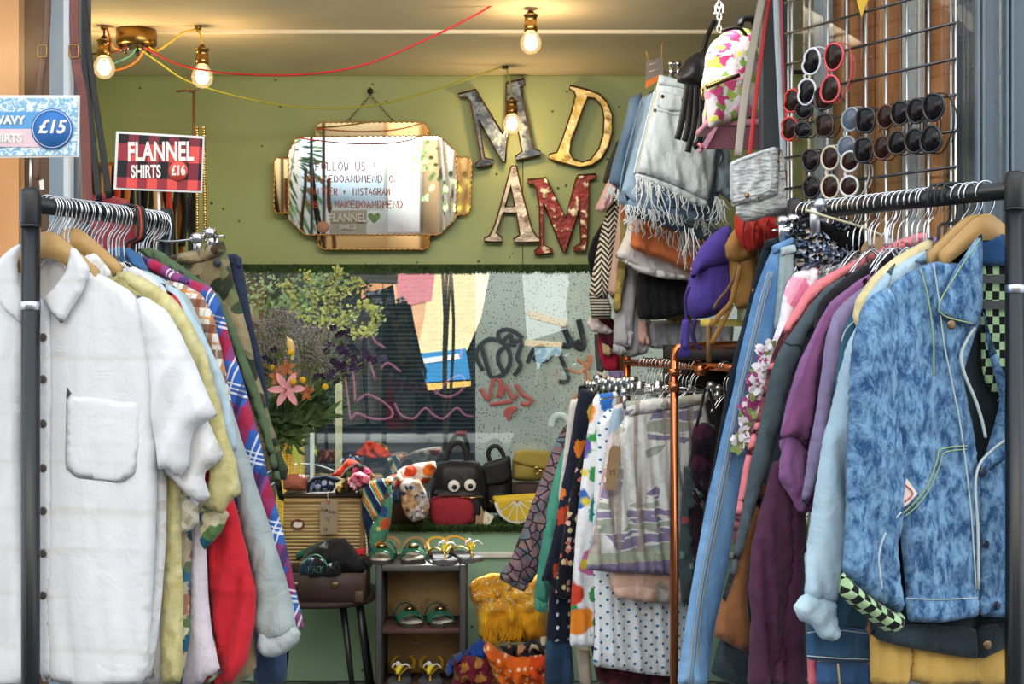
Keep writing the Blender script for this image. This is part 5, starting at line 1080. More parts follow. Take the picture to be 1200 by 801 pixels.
Mdir = (MB-MA).normalized(); Mlen = (MB-MA).length; Myaw = math.radians(20)
def GM(name, label, cat, s_): return G(name, label, cat, MA+Mdir*s_, Myaw)
for k in range(17):
    s_ = .20+k*.022; hanger('wire' if k % 3 else 'clip', MA+Mdir*s_, Myaw+random.uniform(-.35, .35), .0125, 'metal hanger crowded on the copper rail above the skirts' if k % 3 else 'metal clip hanger crowded on the copper rail above skirts', 'hangers on the copper rail' if k % 3 else 'clip hangers on the copper rail', .07, random.uniform(-.15, .15))
for s_ in (.03, .045): hanger('wire', MA+Mdir*s_, Myaw, .0125, 'chrome hanger hook on the copper pipe above the black straps', 'hangers above the black straps', .08)
gc = []
for k in range(26):
    x, y = 700+k*1.6+(random.uniform(-3, 3)), 452+random.uniform(-5, 6)
wav = NT('lilac_landscape_print'); t = wav; v = t.uv(); s_ = t.sep(v); nz = t.noise(t.map(v, (2.5, 9, 1)), 3, 3, .5, .3); bandv = t.ma('ADD', t.ma('MULTIPLY', s_[1], 14.0), t.ma('MULTIPLY', nz, 1.4))
patch = t.noise(t.map(v, (1, .6, 1), loc=(4, 2, 0)), 9, 2, .4)
col = C('#e3e5e0'); fr = t.ma('FRACT', t.ma('ADD', bandv, 50.0))
stripe = t.mix(t.ma('GREATER_THAN', fr, .5), C('#a6adA0'), C('#8f84a3')); col = t.mix(t.ma('MULTIPLY', t.ma('GREATER_THAN', patch, .475), t.ma('GREATER_THAN', t.ma('FRACT', t.ma('MULTIPLY', t.ma('ADD', bandv, 50.0), 2.0)), .25)), col, stripe)
pl_ = t.noise(t.map(v, (14, .5, 1)), 2, 1); col = t.mix(t.ma('MULTIPLY', t.step(pl_, .5, .54), .8), col, C('#a8978c'))
lowb = t.ma('LESS_THAN', s_[1], -.555); col = t.mix(lowb, col, C('#8d82a2')); lb2 = t.ma('MULTIPLY', t.ma('GREATER_THAN', s_[1], -.555), t.ma('LESS_THAN', s_[1], -.525)); col = t.mix(lb2, col, C('#b3b7a2'))
wav = cfin(t, col, .12)
g = GM('pleated_skirt', 'lilac, white and sage landscape-print pleated skirt on the copper rail', 'skirt', .10)
g.cloth('skirt', '735,484 770,478 800,474 826,470 832,500 834,560 830,670 800,676 787,674 770,673 735,671 710,670 698,668 686,667 692,640 702,590 712,540 722,505', wav, 0, .03, fold=(.011, .046, 8), wave=.03, wr=.25)
g.cloth('waistband', '733,470 760,467 800,464 828,460 829,472 800,478 765,484 734,488', wav, -.010, .026, fold=(.005, .02, 0))
g2 = GM('swing_tag', 'brown kraft price tag on string hanging on the lilac skirt', 'tag', .08)
g2.prism('card', '718,521 726,523 727,530 724,548 721,574 709,574 711,548 714,527', kraft, .002, -.03); g2.tube('string', [(733, 480), (730, 500), (724, 524)], .0015, thread, -.03)
o = strokes('15', 0, 0, .007, .014, .0008, lambda a, b: g2.L(714, 556, -.034)+Vector((a, 0, b)), 1.5); g2.add('handwriting', o, ink)
flo = floral('bright_flower_print', '#eef0f3', [(9.5, ['#3f9a52', '#2f6fc0', '#3f9a52', '#eef0f3'], .26, .35, 1), (8, ['#d9482e', '#6a4fa8', '#e88a2c', '#2a58b8', '#d06fa8', '#28998a'], .34, .22, .8), (8, ['#e8cf3a', '#eef0f3', '#e8cf3a'], .10, .1, .8)], var=.07)
g = GM('floral_skirt', 'white skirt with bold multicoloured flowers beside the lilac skirt', 'skirt', .20)
g.cloth('skirt', '696,462 724,458 724,490 720,530 712,580 706,630 700,680 697,757 684,758 667,757 670,690 674,630 680,570 686,520', flo, 0, .026, fold=(.006, .05, 6)); 
pnk = floral('pale_pastel_print', '#dfd3d4', [(14, ['#e0a8a8', '#a9bfd6', '#d8b8c8'], .35, .4, 1)], var=.12)
g = GM('pastel_skirt', 'pale pastel print skirt squeezed between floral and lilac skirts', 'skirt', .15)
g.cloth('skirt', '718,476 734,470 734,500 722,540 712,590 704,640 692,660 688,655 698,600 708,540', pnk, 0, .02, fold=(.005, .04, 6))
peach = floral('peach_print', '#dfb9a4', [(9, ['#a9a196', '#cfa58e'], .35, .4, 1)], var=.1)
g = GM('peach_skirt', 'peach print skirt folded under the hem of the lilac skirt', 'skirt', .13)
g.cloth('skirt', '718,650 760,655 800,655 830,655 830,696 800,702 760,700 730,698 716,690 714,675', peach, 0, .03, fold=(.006, .06, 70)); g.cloth('hem', '718,688 740,682 790,690 830,692 828,702 790,707 750,705 722,700', peach, -.014, .02)
dot = NT('blue_dots'); t = dot; vo = t.n('TexVoronoi', 'Distance', _p={'voronoi_dimensions': '2D'}, Vector=t.map(t.uv(), rot=(0, 0, .78)), Scale=40.0, Randomness=0.0); dot = cfin(t, t.mix(t.ma('LESS_THAN', vo, .17), C('#edf1f5'), C('#2c74a0')), .06)
g = GM('dotted_skirt', 'white long skirt with small blue polka dots', 'skirt', .18)
g.cloth('skirt', '700,480 820,470 824,560 826,660 822,740 815,792 795,793 760,790 730,785 694,780 697,730 696,680 694,640', dot, 0, .03, fold=(.008, .07, 4))
nav = floral('navy_floral', '#1d2232', [(13, ['#d9772c', '#b8452c', '#1d2232', '#e0c24a', '#1d2232'], .34, .35, 1)], var=.15)
g = GM('navy_floral_dress', 'dark navy dress with orange flowers left of the white floral skirt', 'dress', .26)
g.cloth('skirt', '680,455 697,458 697,480 690,520 682,570 676,620 668,660 660,700 652,700 642,680 634,680 640,660 650,620 658,570 668,520 674,480', nav, 0, .022, fold=(.006, .04, 8))
blf = floral('black_small_floral', '#1a1a20', [(48, ['#d9a9a0', '#c8b88a', '#1a1a20', '#b86a5a'], .36, .3, 1)], var=.1)
g = GM('black_floral_dress', 'black dress with small pale flowers beside the white floral skirt', 'dress', .235)
g.cloth('skirt', '690,510 692,540 684,580 678,620 672,660 668,700 660,702 650,698 656,650 664,600 674,550', blf, 0, .018, fold=(.005, .03, 6))
nd = NT('navy_dots'); t = nd; vo = t.n('TexVoronoi', 'Distance', _p={'voronoi_dimensions': '2D'}, Vector=t.uv(), Scale=26.0, Randomness=0.0); nd = cfin(t, t.mix(t.ma('LESS_THAN', vo, .16), C('#1b2233'), C('#dfe3ea')), .1)
g = GM('navy_dotted_skirt', 'navy skirt with white dots, low beside the denim skirt', 'skirt', .285)
g.cloth('skirt', '668,560 676,600 670,690 668,752 650,752 640,748 644,690 654,620', nd, 0, .02, fold=(.005, .04, 5))
g = GM('denim_skirt', 'dark blue long denim skirt at the bottom of copper rail', 'skirt', .31)
g.cloth('skirt', '646,700 668,740 674,803 638,803 640,750', denim('skirt_denim', '#22334a', '#34506e'), 0, .024)
g = GM('beige_trousers', 'beige trouser leg below the white floral skirt', 'trousers', .24)
g.cloth('leg', '674,752 690,755 694,803 680,803', cloth('beige_cotton', '#a89a8a', .12), 0, .02)
g = GM('pale_yellow_slip', 'pale yellow hem peeping under the white floral skirt', 'slip', .215)
g.cloth('skirt', '676,740 698,740 697,763 678,761', cloth('pale_yellow', '#d9d3a0', .08), 0, .014)
g = GM('maroon_lace_skirt', 'dark maroon lace hem under the blue-dotted skirt', 'skirt', .21)
g.cloth('skirt', '690,740 800,760 815,803 700,803', floral('maroon_lace', '#3d1622', [(30, ['#5a2236', '#27101a'], .4, .3, 1)], var=.2), 0, .02)
g = GM('cream_skirt', 'pale cream skirt edge, left end of the skirts on copper rail', 'skirt', .33)
g.cloth('skirt', '668,468 682,466 680,490 672,530 664,570 656,600 654,580 662,520', cloth('ivory_cotton', '#cfccc8', .08), 0, .018)
pat = NT('brown_map_print'); t = pat; vv = t.map(t.uv(), loc=(3, 3, 0)); nz = t.noise(vv, 14, 3, .5, .6); ve = t.n('TexVoronoi', 'Distance', _p={'feature': 'DISTANCE_TO_EDGE', 'voronoi_dimensions': '2D'}, Vector=vv, Scale=34.0)
pc_ = t.ramp(nz, [(0, C('#8a7078')), (.46, C('#7a6268')), (.52, C('#5f7684')), (.58, C('#9a7a74'))], 'CONSTANT'); pat = cfin(t, t.mix(t.ma('LESS_THAN', ve, .075), pc_, C('#352a30')), .15)
g = GM('patterned_jacket', 'brown and purple map-print jacket sleeve with gathered cuff at left end', 'jacket', .42)
g.cloth('sleeve', '672,490 660,500 652,516 642,540 632,566 622,592 612,620 602,645 594,664 604,678 622,684 632,664 640,630 650,600 660,560 668,520', pat, -.01, .05, fold=(.008, .06, 16)); g.cloth('cuff', '593,660 586,672 585,678 596,684 606,690 614,693 620,684 606,672', pat, -.014, .045, fold=(.005, .02, 20)); g.cloth('body', '672,490 660,540 650,640 690,640 700,500', pat, .02, .014)
grn = cloth('jade_nylon', '#4f9a86', .12, rough=.6)
g = GM('green_jacket', 'jade green jacket sleeve with ribbed cuff behind the map-print sleeve', 'jacket', .385)
g.cloth('sleeve', '678,500 668,508 658,530 648,562 640,600 634,640 628,680 626,700 634,706 642,706 648,680 656,630 662,580 670,540', grn, -.004, .04, fold=(.006, .05, 10)); g.cloth('cuff', '626,698 634,703 642,704 641,716 634,718 627,714', grn, -.010, .036, fold=(.003, .012, 0)); g.cloth('body', '680,500 668,540 656,640 690,650 696,520', grn, .018, .014)
g.cloth('fleece_edge', '684,498 676,510 664,560 656,600 660,604 672,560 684,520', cloth('fleece', '#cfc8b8', .1), -.012, .016)
dkf = floral('dark_rose_floral', '#3d4a4a', [(26, ['#a04a50', '#3d4a4a', '#7a8a80'], .24, .3, 1)], var=.15)
g = GM('dark_floral_blouse', 'grey-green blouse with small red flowers, right of the copper pipe', 'blouse', .055)
g.cloth('body', '812,520 834,540 836,590 824,605 815,600 813,640 813,690 806,709 798,706 796,640 798,580', dkf, -.01, .03, fold=(.008, .04, 5)); g.cloth('frill', '800,545 818,550 832,570 838,598 826,610 812,596 804,600', dkf, -.024, .024, fold=(.008, .03, 30))
g = GM('black_strappy_top', 'black and plum strappy dress hung by thin straps on copper rail', 'dress', .03)
g.cloth('body', '812,500 824,494 838,498 844,540 838,600 830,640 824,700 812,700 810,640 806,560', floral('plum_velvet', '#2c1a26', [(16, ['#4a2238', '#1a1218', '#7a5a68'], .4, .35, 1)], var=.25), 0, .03, fold=(.01, .03, 3))
g.tube('strap', '826,455 822,475 816,500', .005, blackm, -.012, flat=.4); g.tube('strap', '830,455 836,475 842,500', .005, blackm, -.012, flat=.4)
g = GM('clip_hanger', 'chrome clip hanger with big clip above the pastel skirt', 'hanger', .135)
g.tube('bar', [(700, 468), (735, 463), (780, 458), (845, 460)], .0024, chrome, -.01); g.add('clip', join(boxg(g.L(733, 470, -.03), (.018, .01, .045), 0, .003), latheg([(.011, -.012), (.013, 0), (.011, .012)], 12, g.L(732, 459, -.03), 'X')), chrome); g.add('clip_pad', boxg(g.L(735, 477, -.032), (.020, .012, .012), 0, .002), blackm)
for x, y in ((742, 449), (834, 455), (842, 458)): g.add('clip', join(boxg(g.L(x, y+6, -.02), (.018, .01, .04), 0, .003), latheg([(.010, -.012), (.012, 0), (.010, .012)], 12, g.L(x, y-4, -.02), 'X')), chrome)
random.seed(23)
for k in range(14):
    x, y = 690+k*3.6, 446+random.uniform(-3, 6)+k*.35; g = GM('hanger_clip', 'chrome trouser-hanger clip in the jumble atop the white skirts', 'clip', .34-k*.012); g.meta = (g.meta[0], g.meta[1], 'hanger clips above the white skirts'); g.root['group'] = g.meta[2]
    g.add('jaw', join(boxg(g.L(x, y+7, -.01), (.012, .012, .035), .4, .003)), chrome if k % 2 else darksteel); g.add('grip', latheg([(.009, -.012), (.012, 0), (.009, .012)], 12, g.L(x, y-2, -.01), 'X'), chrome)
g = GM('swing_tag', 'black tag at the left end of the copper rail hangers', 'tag', .37); g.prism('card', '678,452 690,450 688,468 676,470', blackm, .003, -.01)

# ================================================================== upper right: shorts and tops on the inner wall
Uyaw = math.radians(16)
def GU(name, label, cat, px, py, Y): return G(name, label, cat, P(px, py, Y), Uyaw)
ur = thing('wall_rail', 'dark wall rail high at right carrying denim shorts and tops', 'rail', P(790, 84, 4.4)); A = P(790, 84, 4.4)
ua, ub = P(800, 84, 4.35), P(752, 110, 4.95); ub.z = ua.z
obj('rail', tubeg([ua-A, ub-A], .012, 12), blackmetal, ur)
for q in (ua, ub): obj('bracket', tubeg([q-A, Vector((XR, q.y+.02, q.z))-A], .007, 8), blackmetal, ur)
lj = denim('light_denim', '#b5c4cc', '#d8e1e3', .5)
g = GU('denim_shorts', 'pale blue cut-off denim shorts with frayed hem, front of the wall rail', 'shorts', 790, 90, 4.36)
g.cloth('body', '773,88 803,95 812,108 832,120 838,150 839,176 836,212 830,237 812,230 790,219 764,209 743,203 746,180 755,150 763,122 768,104', lj, 0, .05, fold=(.006, .08, 12))
g.cloth('waistband', '772,87 804,95 804,106 771,99', lj, -.022, .02, fold=(.001, .1, 0)); g.cloth('back_pocket', '773,106 806,114 804,126 800,131 776,130 770,124', lj, -.026, .012, fold=(.001, .1, 0)); g.tube('pocket_stitch', '772,107 770,124 776,130 800,132 806,115', .0012, thread, -.034); g.tube('side_seam', '768,104 756,150 746,190 743,203', .003, lj, -.022); g.disc('rivet', 776, 113, .006, jeanbtn, -.032); g.disc('rivet', 800, 117, .006, jeanbtn, -.032); g.disc('rivet', 767, 129, .005, jeanbtn, -.026)
g.cloth('folded_hem', '743,202 765,208 792,218 830,236 829,243 812,240 790,228 764,216 744,209', lj, -.014, .018, fold=(.003, .05, 0))
def fray(g, px, n, off, lmin, lmax, name='frayed_hem'):
    pts = spline([Vector((x, y, 0)) for x, y in PL(px)], 10); gs = []
    for _ in range(n):
        q = random.choice(pts); x, y = q.x+random.uniform(-2, 2), q.y; L = random.uniform(lmin, lmax); dx = random.uniform(-.35, .45)
        gs.append(tubeg(spline([g.L(x, y, off), g.L(x+dx*L*.3+random.uniform(-2, 2), y+L*.4, off-.006), g.L(x+dx*L*.7+random.uniform(-4, 4), y+L*.8, off-.004), g.L(x+dx*L+random.uniform(-3, 3), y+L, off)], 4), random.uniform(.0010, .0021), 5))
    return g.add(name, join(*gs), thread)
fray(g, '745,206 765,212 792,224 828,240', 44, -.016, 6, 26); fray(g, '750,206 765,212 790,222', 14, -.02, 28, 52); fray(g, '800,262 806,266 812,268', 6, -.02, 30, 50)
b1 = denim('blue_denim_a', '#3f5d82', '#7590ad'); b2 = denim('blue_denim_b', '#5a7ba3', '#92aac2'); b3 = denim('blue_denim_c', '#6f90b4', '#a9bfd2')
g = GU('denim_shorts', 'mid blue denim shorts behind the pale pair', 'shorts', 790, 95, 4.47)
g.cloth('body', '758,112 768,106 790,120 838,160 842,215 843,250 815,248 790,246 768,243 742,240 728,224 736,196 746,160 754,134', b3, 0, .04, fold=(.005, .06, 10)); fray(g, '735,240 765,246 800,252 840,258', 60, -.03, 6, 24); g.cloth('leg_hem', '732,226 742,236 790,244 843,248 843,262 812,262 775,256 738,246', b2, -.012, .02)
g = GU('denim_shorts', 'darker blue denim shorts, third pair on the wall rail', 'shorts', 760, 108, 4.57)
g.cloth('body', '750,116 762,108 766,130 760,180 770,220 800,260 846,266 848,284 810,280 770,262 736,250 724,234 730,216 742,170', b2, 0, .04, fold=(.005, .06, 10)); fray(g, '735,252 765,262 800,276 842,282', 50, -.03, 6, 22); fray(g, '798,270 806,274', 8, -.03, 22, 46); g.tube('side_seam', '752,118 740,160 730,200 726,226', .003, b2, -.02)
g = GU('denim_shorts', 'dark indigo denim shorts, hindmost pair at left of the wall rail', 'shorts', 740, 112, 4.67)
g.cloth('body', '738,114 752,108 752,140 744,180 734,212 730,222 722,219 713,214 718,190 726,162 733,138', b1, 0, .04); g.cloth('leg_hem', '728,232 760,244 800,262 848,268 846,290 806,284 766,262 736,252', denim('black_indigo', '#232d3a', '#3c4a5c'), .004, .03); fray(g, '715,218 722,221 729,224', 20, -.02, 8, 26); fray(g, '770,264 806,284 846,290', 40, -.02, 6, 16)
g = GU('denim_shorts', 'grey-blue denim shorts edge at right of the pale pair', 'shorts', 850, 170, 4.42)
g.cloth('body', '838,172 856,176 858,240 850,232 842,226 838,228', denim('grey_denim2', '#5f6d78', '#8797a2'), 0, .04); fray(g, '838,230 850,236', 16, -.02, 10, 40)
g.tube('belt_clip', '843,172 846,184 842,194', .004, darksteel, -.03)
orn = cloth('orange_twill', '#d97d4e', .12)
g = GU('orange_shorts', 'burnt orange twill shorts below the frayed denim', 'shorts', 790, 270, 4.62)
g.cloth('body', '742,254 775,262 812,272 840,284 856,292 850,330 808,319 780,306 738,291', orn, 0, .05, fold=(.004, .08, 20)); g.tube('hem_stitch', '740,287 775,299 806,313', .0014, plain('orange_stitch', '#b5622f', .8), -.032)
wsh = cloth('white_twill', '#dedde0', .1)
g = GU('white_shorts', 'white twill shorts folded below the orange shorts', 'shorts', 770, 290, 4.68)
g.cloth('body', '738,252 748,256 746,280 780,302 812,318 808,327 780,325 752,317 720,301 726,290 733,274', wsh, 0, .05, fold=(.004, .05, 60)); g.cloth('hem', '720,299 745,310 780,317 808,322 808,328 780,327 748,319', wsh, -.02, .02)
bsk = cloth('black_ribbed', '#1c1d21', .15)
g = GU('black_skirt', 'black gathered skirt below the white shorts', 'skirt', 775, 345, 4.74)
g.cloth('skirt', '747,316 770,318 806,326 812,350 812,366 790,372 768,375 746,373', bsk, 0, .05, fold=(.010, .035, 4))
gry = cloth('grey_marl', '#a9a9b2', .1)
g = GU('grey_sweatshirt', 'light grey marl sweatshirt with hanging ribbed cuffs', 'sweatshirt', 735, 360, 4.80)
g.cloth('sleeve', '730,310 745,316 748,340 743,365 742,388 738,408 726,406 718,402 720,380 728,350', gry, -.01, .05, fold=(.008, .04, 6)); g.cloth('cuff', '731,384 743,388 740,408 730,406', gry, -.018, .045, fold=(.003, .01, 0)); g.cloth('body', '722,320 760,318 762,400 758,414 735,420 718,402', gry, .02, .04); g.cloth('cuff', '718,402 732,406 736,414 726,417 718,412', gry, -.014, .04, fold=(.004, .012, 0))
gkc = thing('cardigan', 'black and cream geometric knit cardigan sleeve with striped cuff', 'cardigan', P(705, 300, 4.84), Uyaw)
g = G('q', 'q', 'q', P(705, 300, 4.84), Uyaw); bpy.data.objects.remove(g.root); g.root = gkc
zig = NT('zigzag_knit'); t = zig; s_ = t.sep(t.map(t.uv(), loc=(5, 5, 0))); px_ = t.ma('PINGPONG', s_[0], .024); fr = t.ma('FRACT', t.ma('MULTIPLY', t.ma('ADD', t.ma('MULTIPLY', px_, 1.3), s_[1]), 52.0)); zig = cfin(t, t.mix(t.ma('GREATER_THAN', fr, .5), C('#d8d0bf'), C('#26262a')), .1)
st2 = NT('striped_knit'); t = st2; s_ = t.sep(t.map(t.uv(), loc=(5, 5, 0))); st2 = cfin(t, t.mix(t.ma('GREATER_THAN', t.ma('FRACT', t.ma('MULTIPLY', s_[1], 95.0)), .5), C('#b9b2a4'), C('#26262a')), .1)
g.cloth('sleeve', '722,216 730,220 728,250 722,290 716,330 712,350 700,350 690,346 694,320 702,280 712,240', zig, 0, .05, fold=(.005, .06, 10)); g.cloth('cuff', '690,345 702,348 712,349 717,360 716,372 704,373 693,373', st2, -.006, .048, fold=(.002, .03, 0))
mkp = [('pink_shirt', 'pale pink shirt with open cuff beside the letter M', 'shirt', '722,196 731,194 728,214 718,236 712,246 704,250 697,245 700,238 710,216', '#dcb3b5', 4.80), ('beige_cardigan', 'blush beige cardigan hanging beside the geometric knit', 'cardigan', '728,226 738,232 736,270 732,300 726,330 718,352 712,340 716,310 722,270', '#cfae9f', 4.78),
 ('olive_scarf', 'narrow olive and mustard scarf hanging by the white shorts', 'scarf', '728,230 736,236 736,280 732,330 728,362 722,368 718,360 722,330 726,280', '#8f8150', 4.75), ('black_coat', 'black coat edge hanging against the red letter M', 'coat', '712,250 706,260 694,280 688,300 692,330 698,330 706,300 714,270', '#17171b', 4.95),
 ('dark_jacket', 'dark brown jacket at the left edge of the wall rail', 'jacket', '722,166 730,162 726,184 718,206 712,216 706,214 710,196 716,180', '#3b3a32', 4.90), ('maroon_sweater', 'dark maroon sweater below the striped cuff', 'sweater', '702,370 717,372 722,380 720,402 716,410 704,400 698,385', '#4a1a28', 4.93),
 ('crimson_skirt', 'crimson skirt hanging lowest on the wall rail', 'skirt', '700,384 712,410 726,414 727,434 722,435 708,434 702,415', '#a81f3a', 4.97), ('charcoal_scarf', 'charcoal scarf end dangling at bottom left of wall rail', 'scarf', '696,390 704,392 706,410 709,432 706,437 699,434 697,415', '#4a4d50', 5.0), ('white_lace_top', 'white lace top trim peeping below the geometric cuff', 'top', '690,370 700,374 712,382 718,388 714,392 702,390 692,388 687,380', '#ddd2d6', 4.90),
 ('cream_spotted_top', 'cream speckled top below the maroon sweater', 'top', '704,392 716,392 718,412 714,418 706,414', '#b8a27c', 4.94), ('purple_tee', 'purple garment hem hanging above the copper hangers', 'T-shirt', '712,434 734,434 735,447 716,448', '#8478a8', 4.9), ('pink_sweater', 'pink sweatshirt cuff showing beneath the black skirt', 'sweater', '746,375 757,374 760,396 762,404 752,406 746,400', '#cfa79c', 4.82),
 ('grey_joggers', 'grey jersey joggers folded beneath the black skirt', 'joggers', '757,376 800,374 860,376 858,412 800,410 760,408', '#a5a8b2', 4.88), ('khaki_top', 'khaki top corner below the black skirt', 'top', '778,372 806,366 812,374 790,382', '#8f8058', 4.84), ('charcoal_coat', 'dark grey coat sleeve at top left of wall rail', 'coat', '738,130 744,128 740,160 730,190 722,200 720,190 728,168', '#3d4450', 4.76), ('magenta_top', 'thin magenta strip of a top beside the black coat', 'top', '700,296 706,290 702,316 696,332 693,326', '#b02a5c', 4.93)]
for nm, lb, ct, pl, c, Y in mkp:
    pts = PL(pl); x = sum(q[0] for q in pts)/len(pts); y = min(q[1] for q in pts)
    m = cloth(nm+'_cloth', c, .15) if nm != 'cream_spotted_top' else floral('speckle', c, [(40, ['#4a3a2a', '#8a7a5a'], .25, .3, 1)])
    if nm == 'olive_scarf': m = floral('olive_pattern', c, [(24, ['#b59a4a', '#5f5a3a', '#a8603a'], .36, .35, 1)])
    g = G(nm, lb, ct, P(x, y, Y), Uyaw, None, True); g.cloth(nm, pl, m, 0, .035, fold=(.007, .04, 8))
post = obj('wooden_post', boxg((W(729, 5.1), 5.1, .80), (.022, .03, 1.25)), wood('post_wood', '#8a5a34', '#b98550')); tag(post, 'narrow wooden post below crimson skirt at the window edge', 'post')
g = GU('clip_hanger', 'chrome clip hanger on the pale denim shorts waist', 'hanger', 785, 84, 4.33)
for x in (786, 794): g.add('clip', join(boxg(g.L(x, 84, 0), (.012, .02, .04), 0, .003), latheg([(.010, -.008), (.013, 0), (.010, .008)], 14, g.L(x, 75, -.004), 'X')), chrome)
g.tube('bar', [(778, 84), (800, 86)], .003, blackm, 0, n=1)
g = GU('price_tag', 'small brown printed price tag hung above the denim shorts', 'tag', 766, 90, 4.45)
g.prism('card', '757,72 776,67 777,88 772,94 756,104', plain('tag_brown', '#7d7268', .7), .002, -.004); g.prism('orange_band', '757,95 772,88 772,94 756,104', plain('tag_orange', '#d9772c', .7), .001, -.0065); g.tube('string', [(760, 72), (757, 60)], .0012, plain('orange_string', '#c98a4a', .8), 0, n=1); g.tube('string', [(775, 68), (776, 51)], .0012, plain('orange_string2', '#c98a4a', .8), 0, n=1)
for y0 in (76, 84): g.tube('print_line', [(760, y0), (773, y0-3)], .0012, plain('tag_print', '#cfc6ba', .8), -.0075, n=1)

# ================================================================== bags and shelves at right
t = NT('floral_canvas'); v = t.uv(); col = C('#efe3e6')
col = flowers(t, col, t.map(v, loc=(3, 3, 0)), 24, ['#a9c45a', '#7fa548', '#c9d68a'], .36, .03, .5, 1, 1); col = flowers(t, col, t.map(v, loc=(1, 2, 0)), 22, ['#e0568f', '#c8437a', '#f0a0bf', '#efe3e6'], .34, .03, .45, 1, 2); col = flowers(t, col, t.map(v, loc=(7, 2, 0)), 26, ['#f4eef0', '#e8e86a', '#f4eef0'], .22, .03, .35, 1, 3)
fcan = cfin(t, col, .06); zipm = plain('black_zip', '#232022', .5)
byaw = math.radians(22)
g = G('backpack', 'pink, green and white flowered backpack sitting on pink shelf', 'backpack', P(858, 90, 3.72), byaw)
g.cloth('body', '830,62 834,50 846,40 862,32 872,33 878,42 884,58 890,90 894,130 895,142 880,146 860,144 836,149 827,152 826,135 830,116 824,100 828,80', fcan, 0, .15, fold=(.004, .08, 0), edge=.06, bulge=1.5)
g.cloth('front_pocket', '826,96 868,84 872,100 874,128 866,142 846,146 830,150 828,130', fcan, -.068, .05, fold=(.003, .06, 0)); g.tube('zip', '828,102 840,97 854,92 866,88', .006, zipm, -.098, n=2); g.tube('zip_teeth', '829,101 842,96 864,88', .003, gold, -.104, n=2); g.add('zip_pull', boxg(g.L(823, 110, -.10), (.008, .004, .03), 0, .001), gold)
g.tube('side_zip', '846,36 866,33 876,46 880,66 882,92', .005, zipm, -.052); g.cloth('side_panel', '878,42 888,60 894,100 896,140 886,144 884,100 880,66', fcan, -.03, .07)
g.cloth('handle', '864,22 868,18 884,17 888,22 889,37 884,36 880,26 872,26 870,32 863,30', blackm, .03, .03, fold=(.001, .05, 0))
shp = plain('pink_shelf_paint', '#c98aa5', .5)
g = G('pink_shelf', 'pink and maroon painted box shelf under the flowered backpack', 'shelf', P(860, 160, 3.75), 0)
g.add('top_board', boxg(Vector((W(862, 3.75)-g.A.x, 0, P(0, 150, 3.75).z-g.A.z)), (.19, .22, .018), 0, .003), shp); g.prism('front_board', '834,150 895,150 895,175 820,175', plain('maroon_shelf_paint', '#7a4454', .6), .02, -.09); g.prism('edge_strip', '822,170 836,150 840,150 826,176', shp, .02, -.115); g.tube('corner_hook', [(818, 168), (823, 174), (819, 178)], .004, plain('coral_corner', '#e07a86', .5), -.1, n=2)
ch = thing('shelf_chain', 'silver chain with shackle hanging from ceiling above the backpack', 'chain', P(843, 20, 3.75)); lk = []
for k, y in enumerate(range(-8, 40, 7)):
    c = P(843, y, 3.75)-P(843, 20, 3.75); n_ = Vector((1, 0, 0)) if k % 2 == 0 else Vector((0, 1, 0))
    lk.append(tubeg([c+Vector((0, 0, .011*math.cos(q*.5236)))+n_*.006*math.sin(q*.5236) for q in range(12)], .0022, 6, True))
obj('links', join(*lk), steel, ch); obj('shackle', tubeg(spline([(-.010, 0, .012), (-.010, 0, .030), (0, 0, .040), (.010, 0, .030), (.010, 0, .012)], 4), .003, 8), steel, ch); obj('shackle_pin', tubeg([(-.016, 0, .010), (.016, 0, .010)], .003, 8), steel, ch)
# black fringed bag behind
g = G('fringed_bag', 'black suede bag with tassels hanging behind the flowered backpack', 'bag', P(812, 80, 4.15), byaw)
g.cloth('body', '793,96 796,84 804,70 816,62 832,58 836,80 836,110 832,150 826,160 822,130 820,105 806,100', blackl, 0, .07, fold=(.004, .05, 0)); 
for pl_ in ('806,98 803,120 799,142 794,163', '810,100 808,125 806,150 802,165', '816,100 815,130 812,155 808,168 806,178', '822,110 822,140 819,165 813,172', '828,112 828,150 826,168'): g.tube('tassel', pl_, .011, blackl, -.03, flat=.35)
g.tube('strap', '824,60 830,40 838,24', .008, blackl, .02, flat=.4)
# straps
belt('pale grey woven strap hanging beside the white bag', [(897, -20, 3.42), (889, 20, 3.42), (880, 70, 3.41), (872, 120, 3.40), (865, 182, 3.38)], plain('grey_strap', '#a89f92', .8), .02, .005)
belt('thin red strap running up beside the grey woven strap', [(904, -20, 3.45), (898, 20, 3.45), (890, 80, 3.45), (884, 130, 3.45), (878, 185, 3.45)], plain('red_strap', '#c8302c', .5), .011, .004)
belt('pale blue grey strap at the dark jamb', [(909, -20, 3.40), (911, 40, 3.40), (914, 100, 3.39), (918, 175, 3.36), (919, 200, 3.34)], leather('pale_strap', '#b5c0c8'), .016, .004)
belt('narrow maroon strap beside the wire grid', [(915, -20, 3.38), (917, 60, 3.38), (920, 140, 3.37), (922, 230, 3.36)], plain('maroon_strap', '#9a3a40', .5), .008, .004)
croc = NT('white_croc'); t = croc; vo = t.n('TexVoronoi', 'Distance', Vector=t.map(t.uv(), (1, 2.6, 1)), Scale=48.0); wv = t.n('TexWave', 'Fac', Vector=t.map(t.uv(), (.3, 1, 1)), Scale=22.0, Distortion=6.0)
croc = t.fin(t.mix(t.step(wv, .2, .8), C('#bcc1c3'), C('#d5d8d8')), .5, bump=t.ma('ADD', vo, wv), bs=.7, bd=.008)
wy = math.radians(14)
g = G('handbag', 'pale grey crocodile-effect handbag with flap hanging at right', 'handbag', P(885, 215, 3.33), wy)
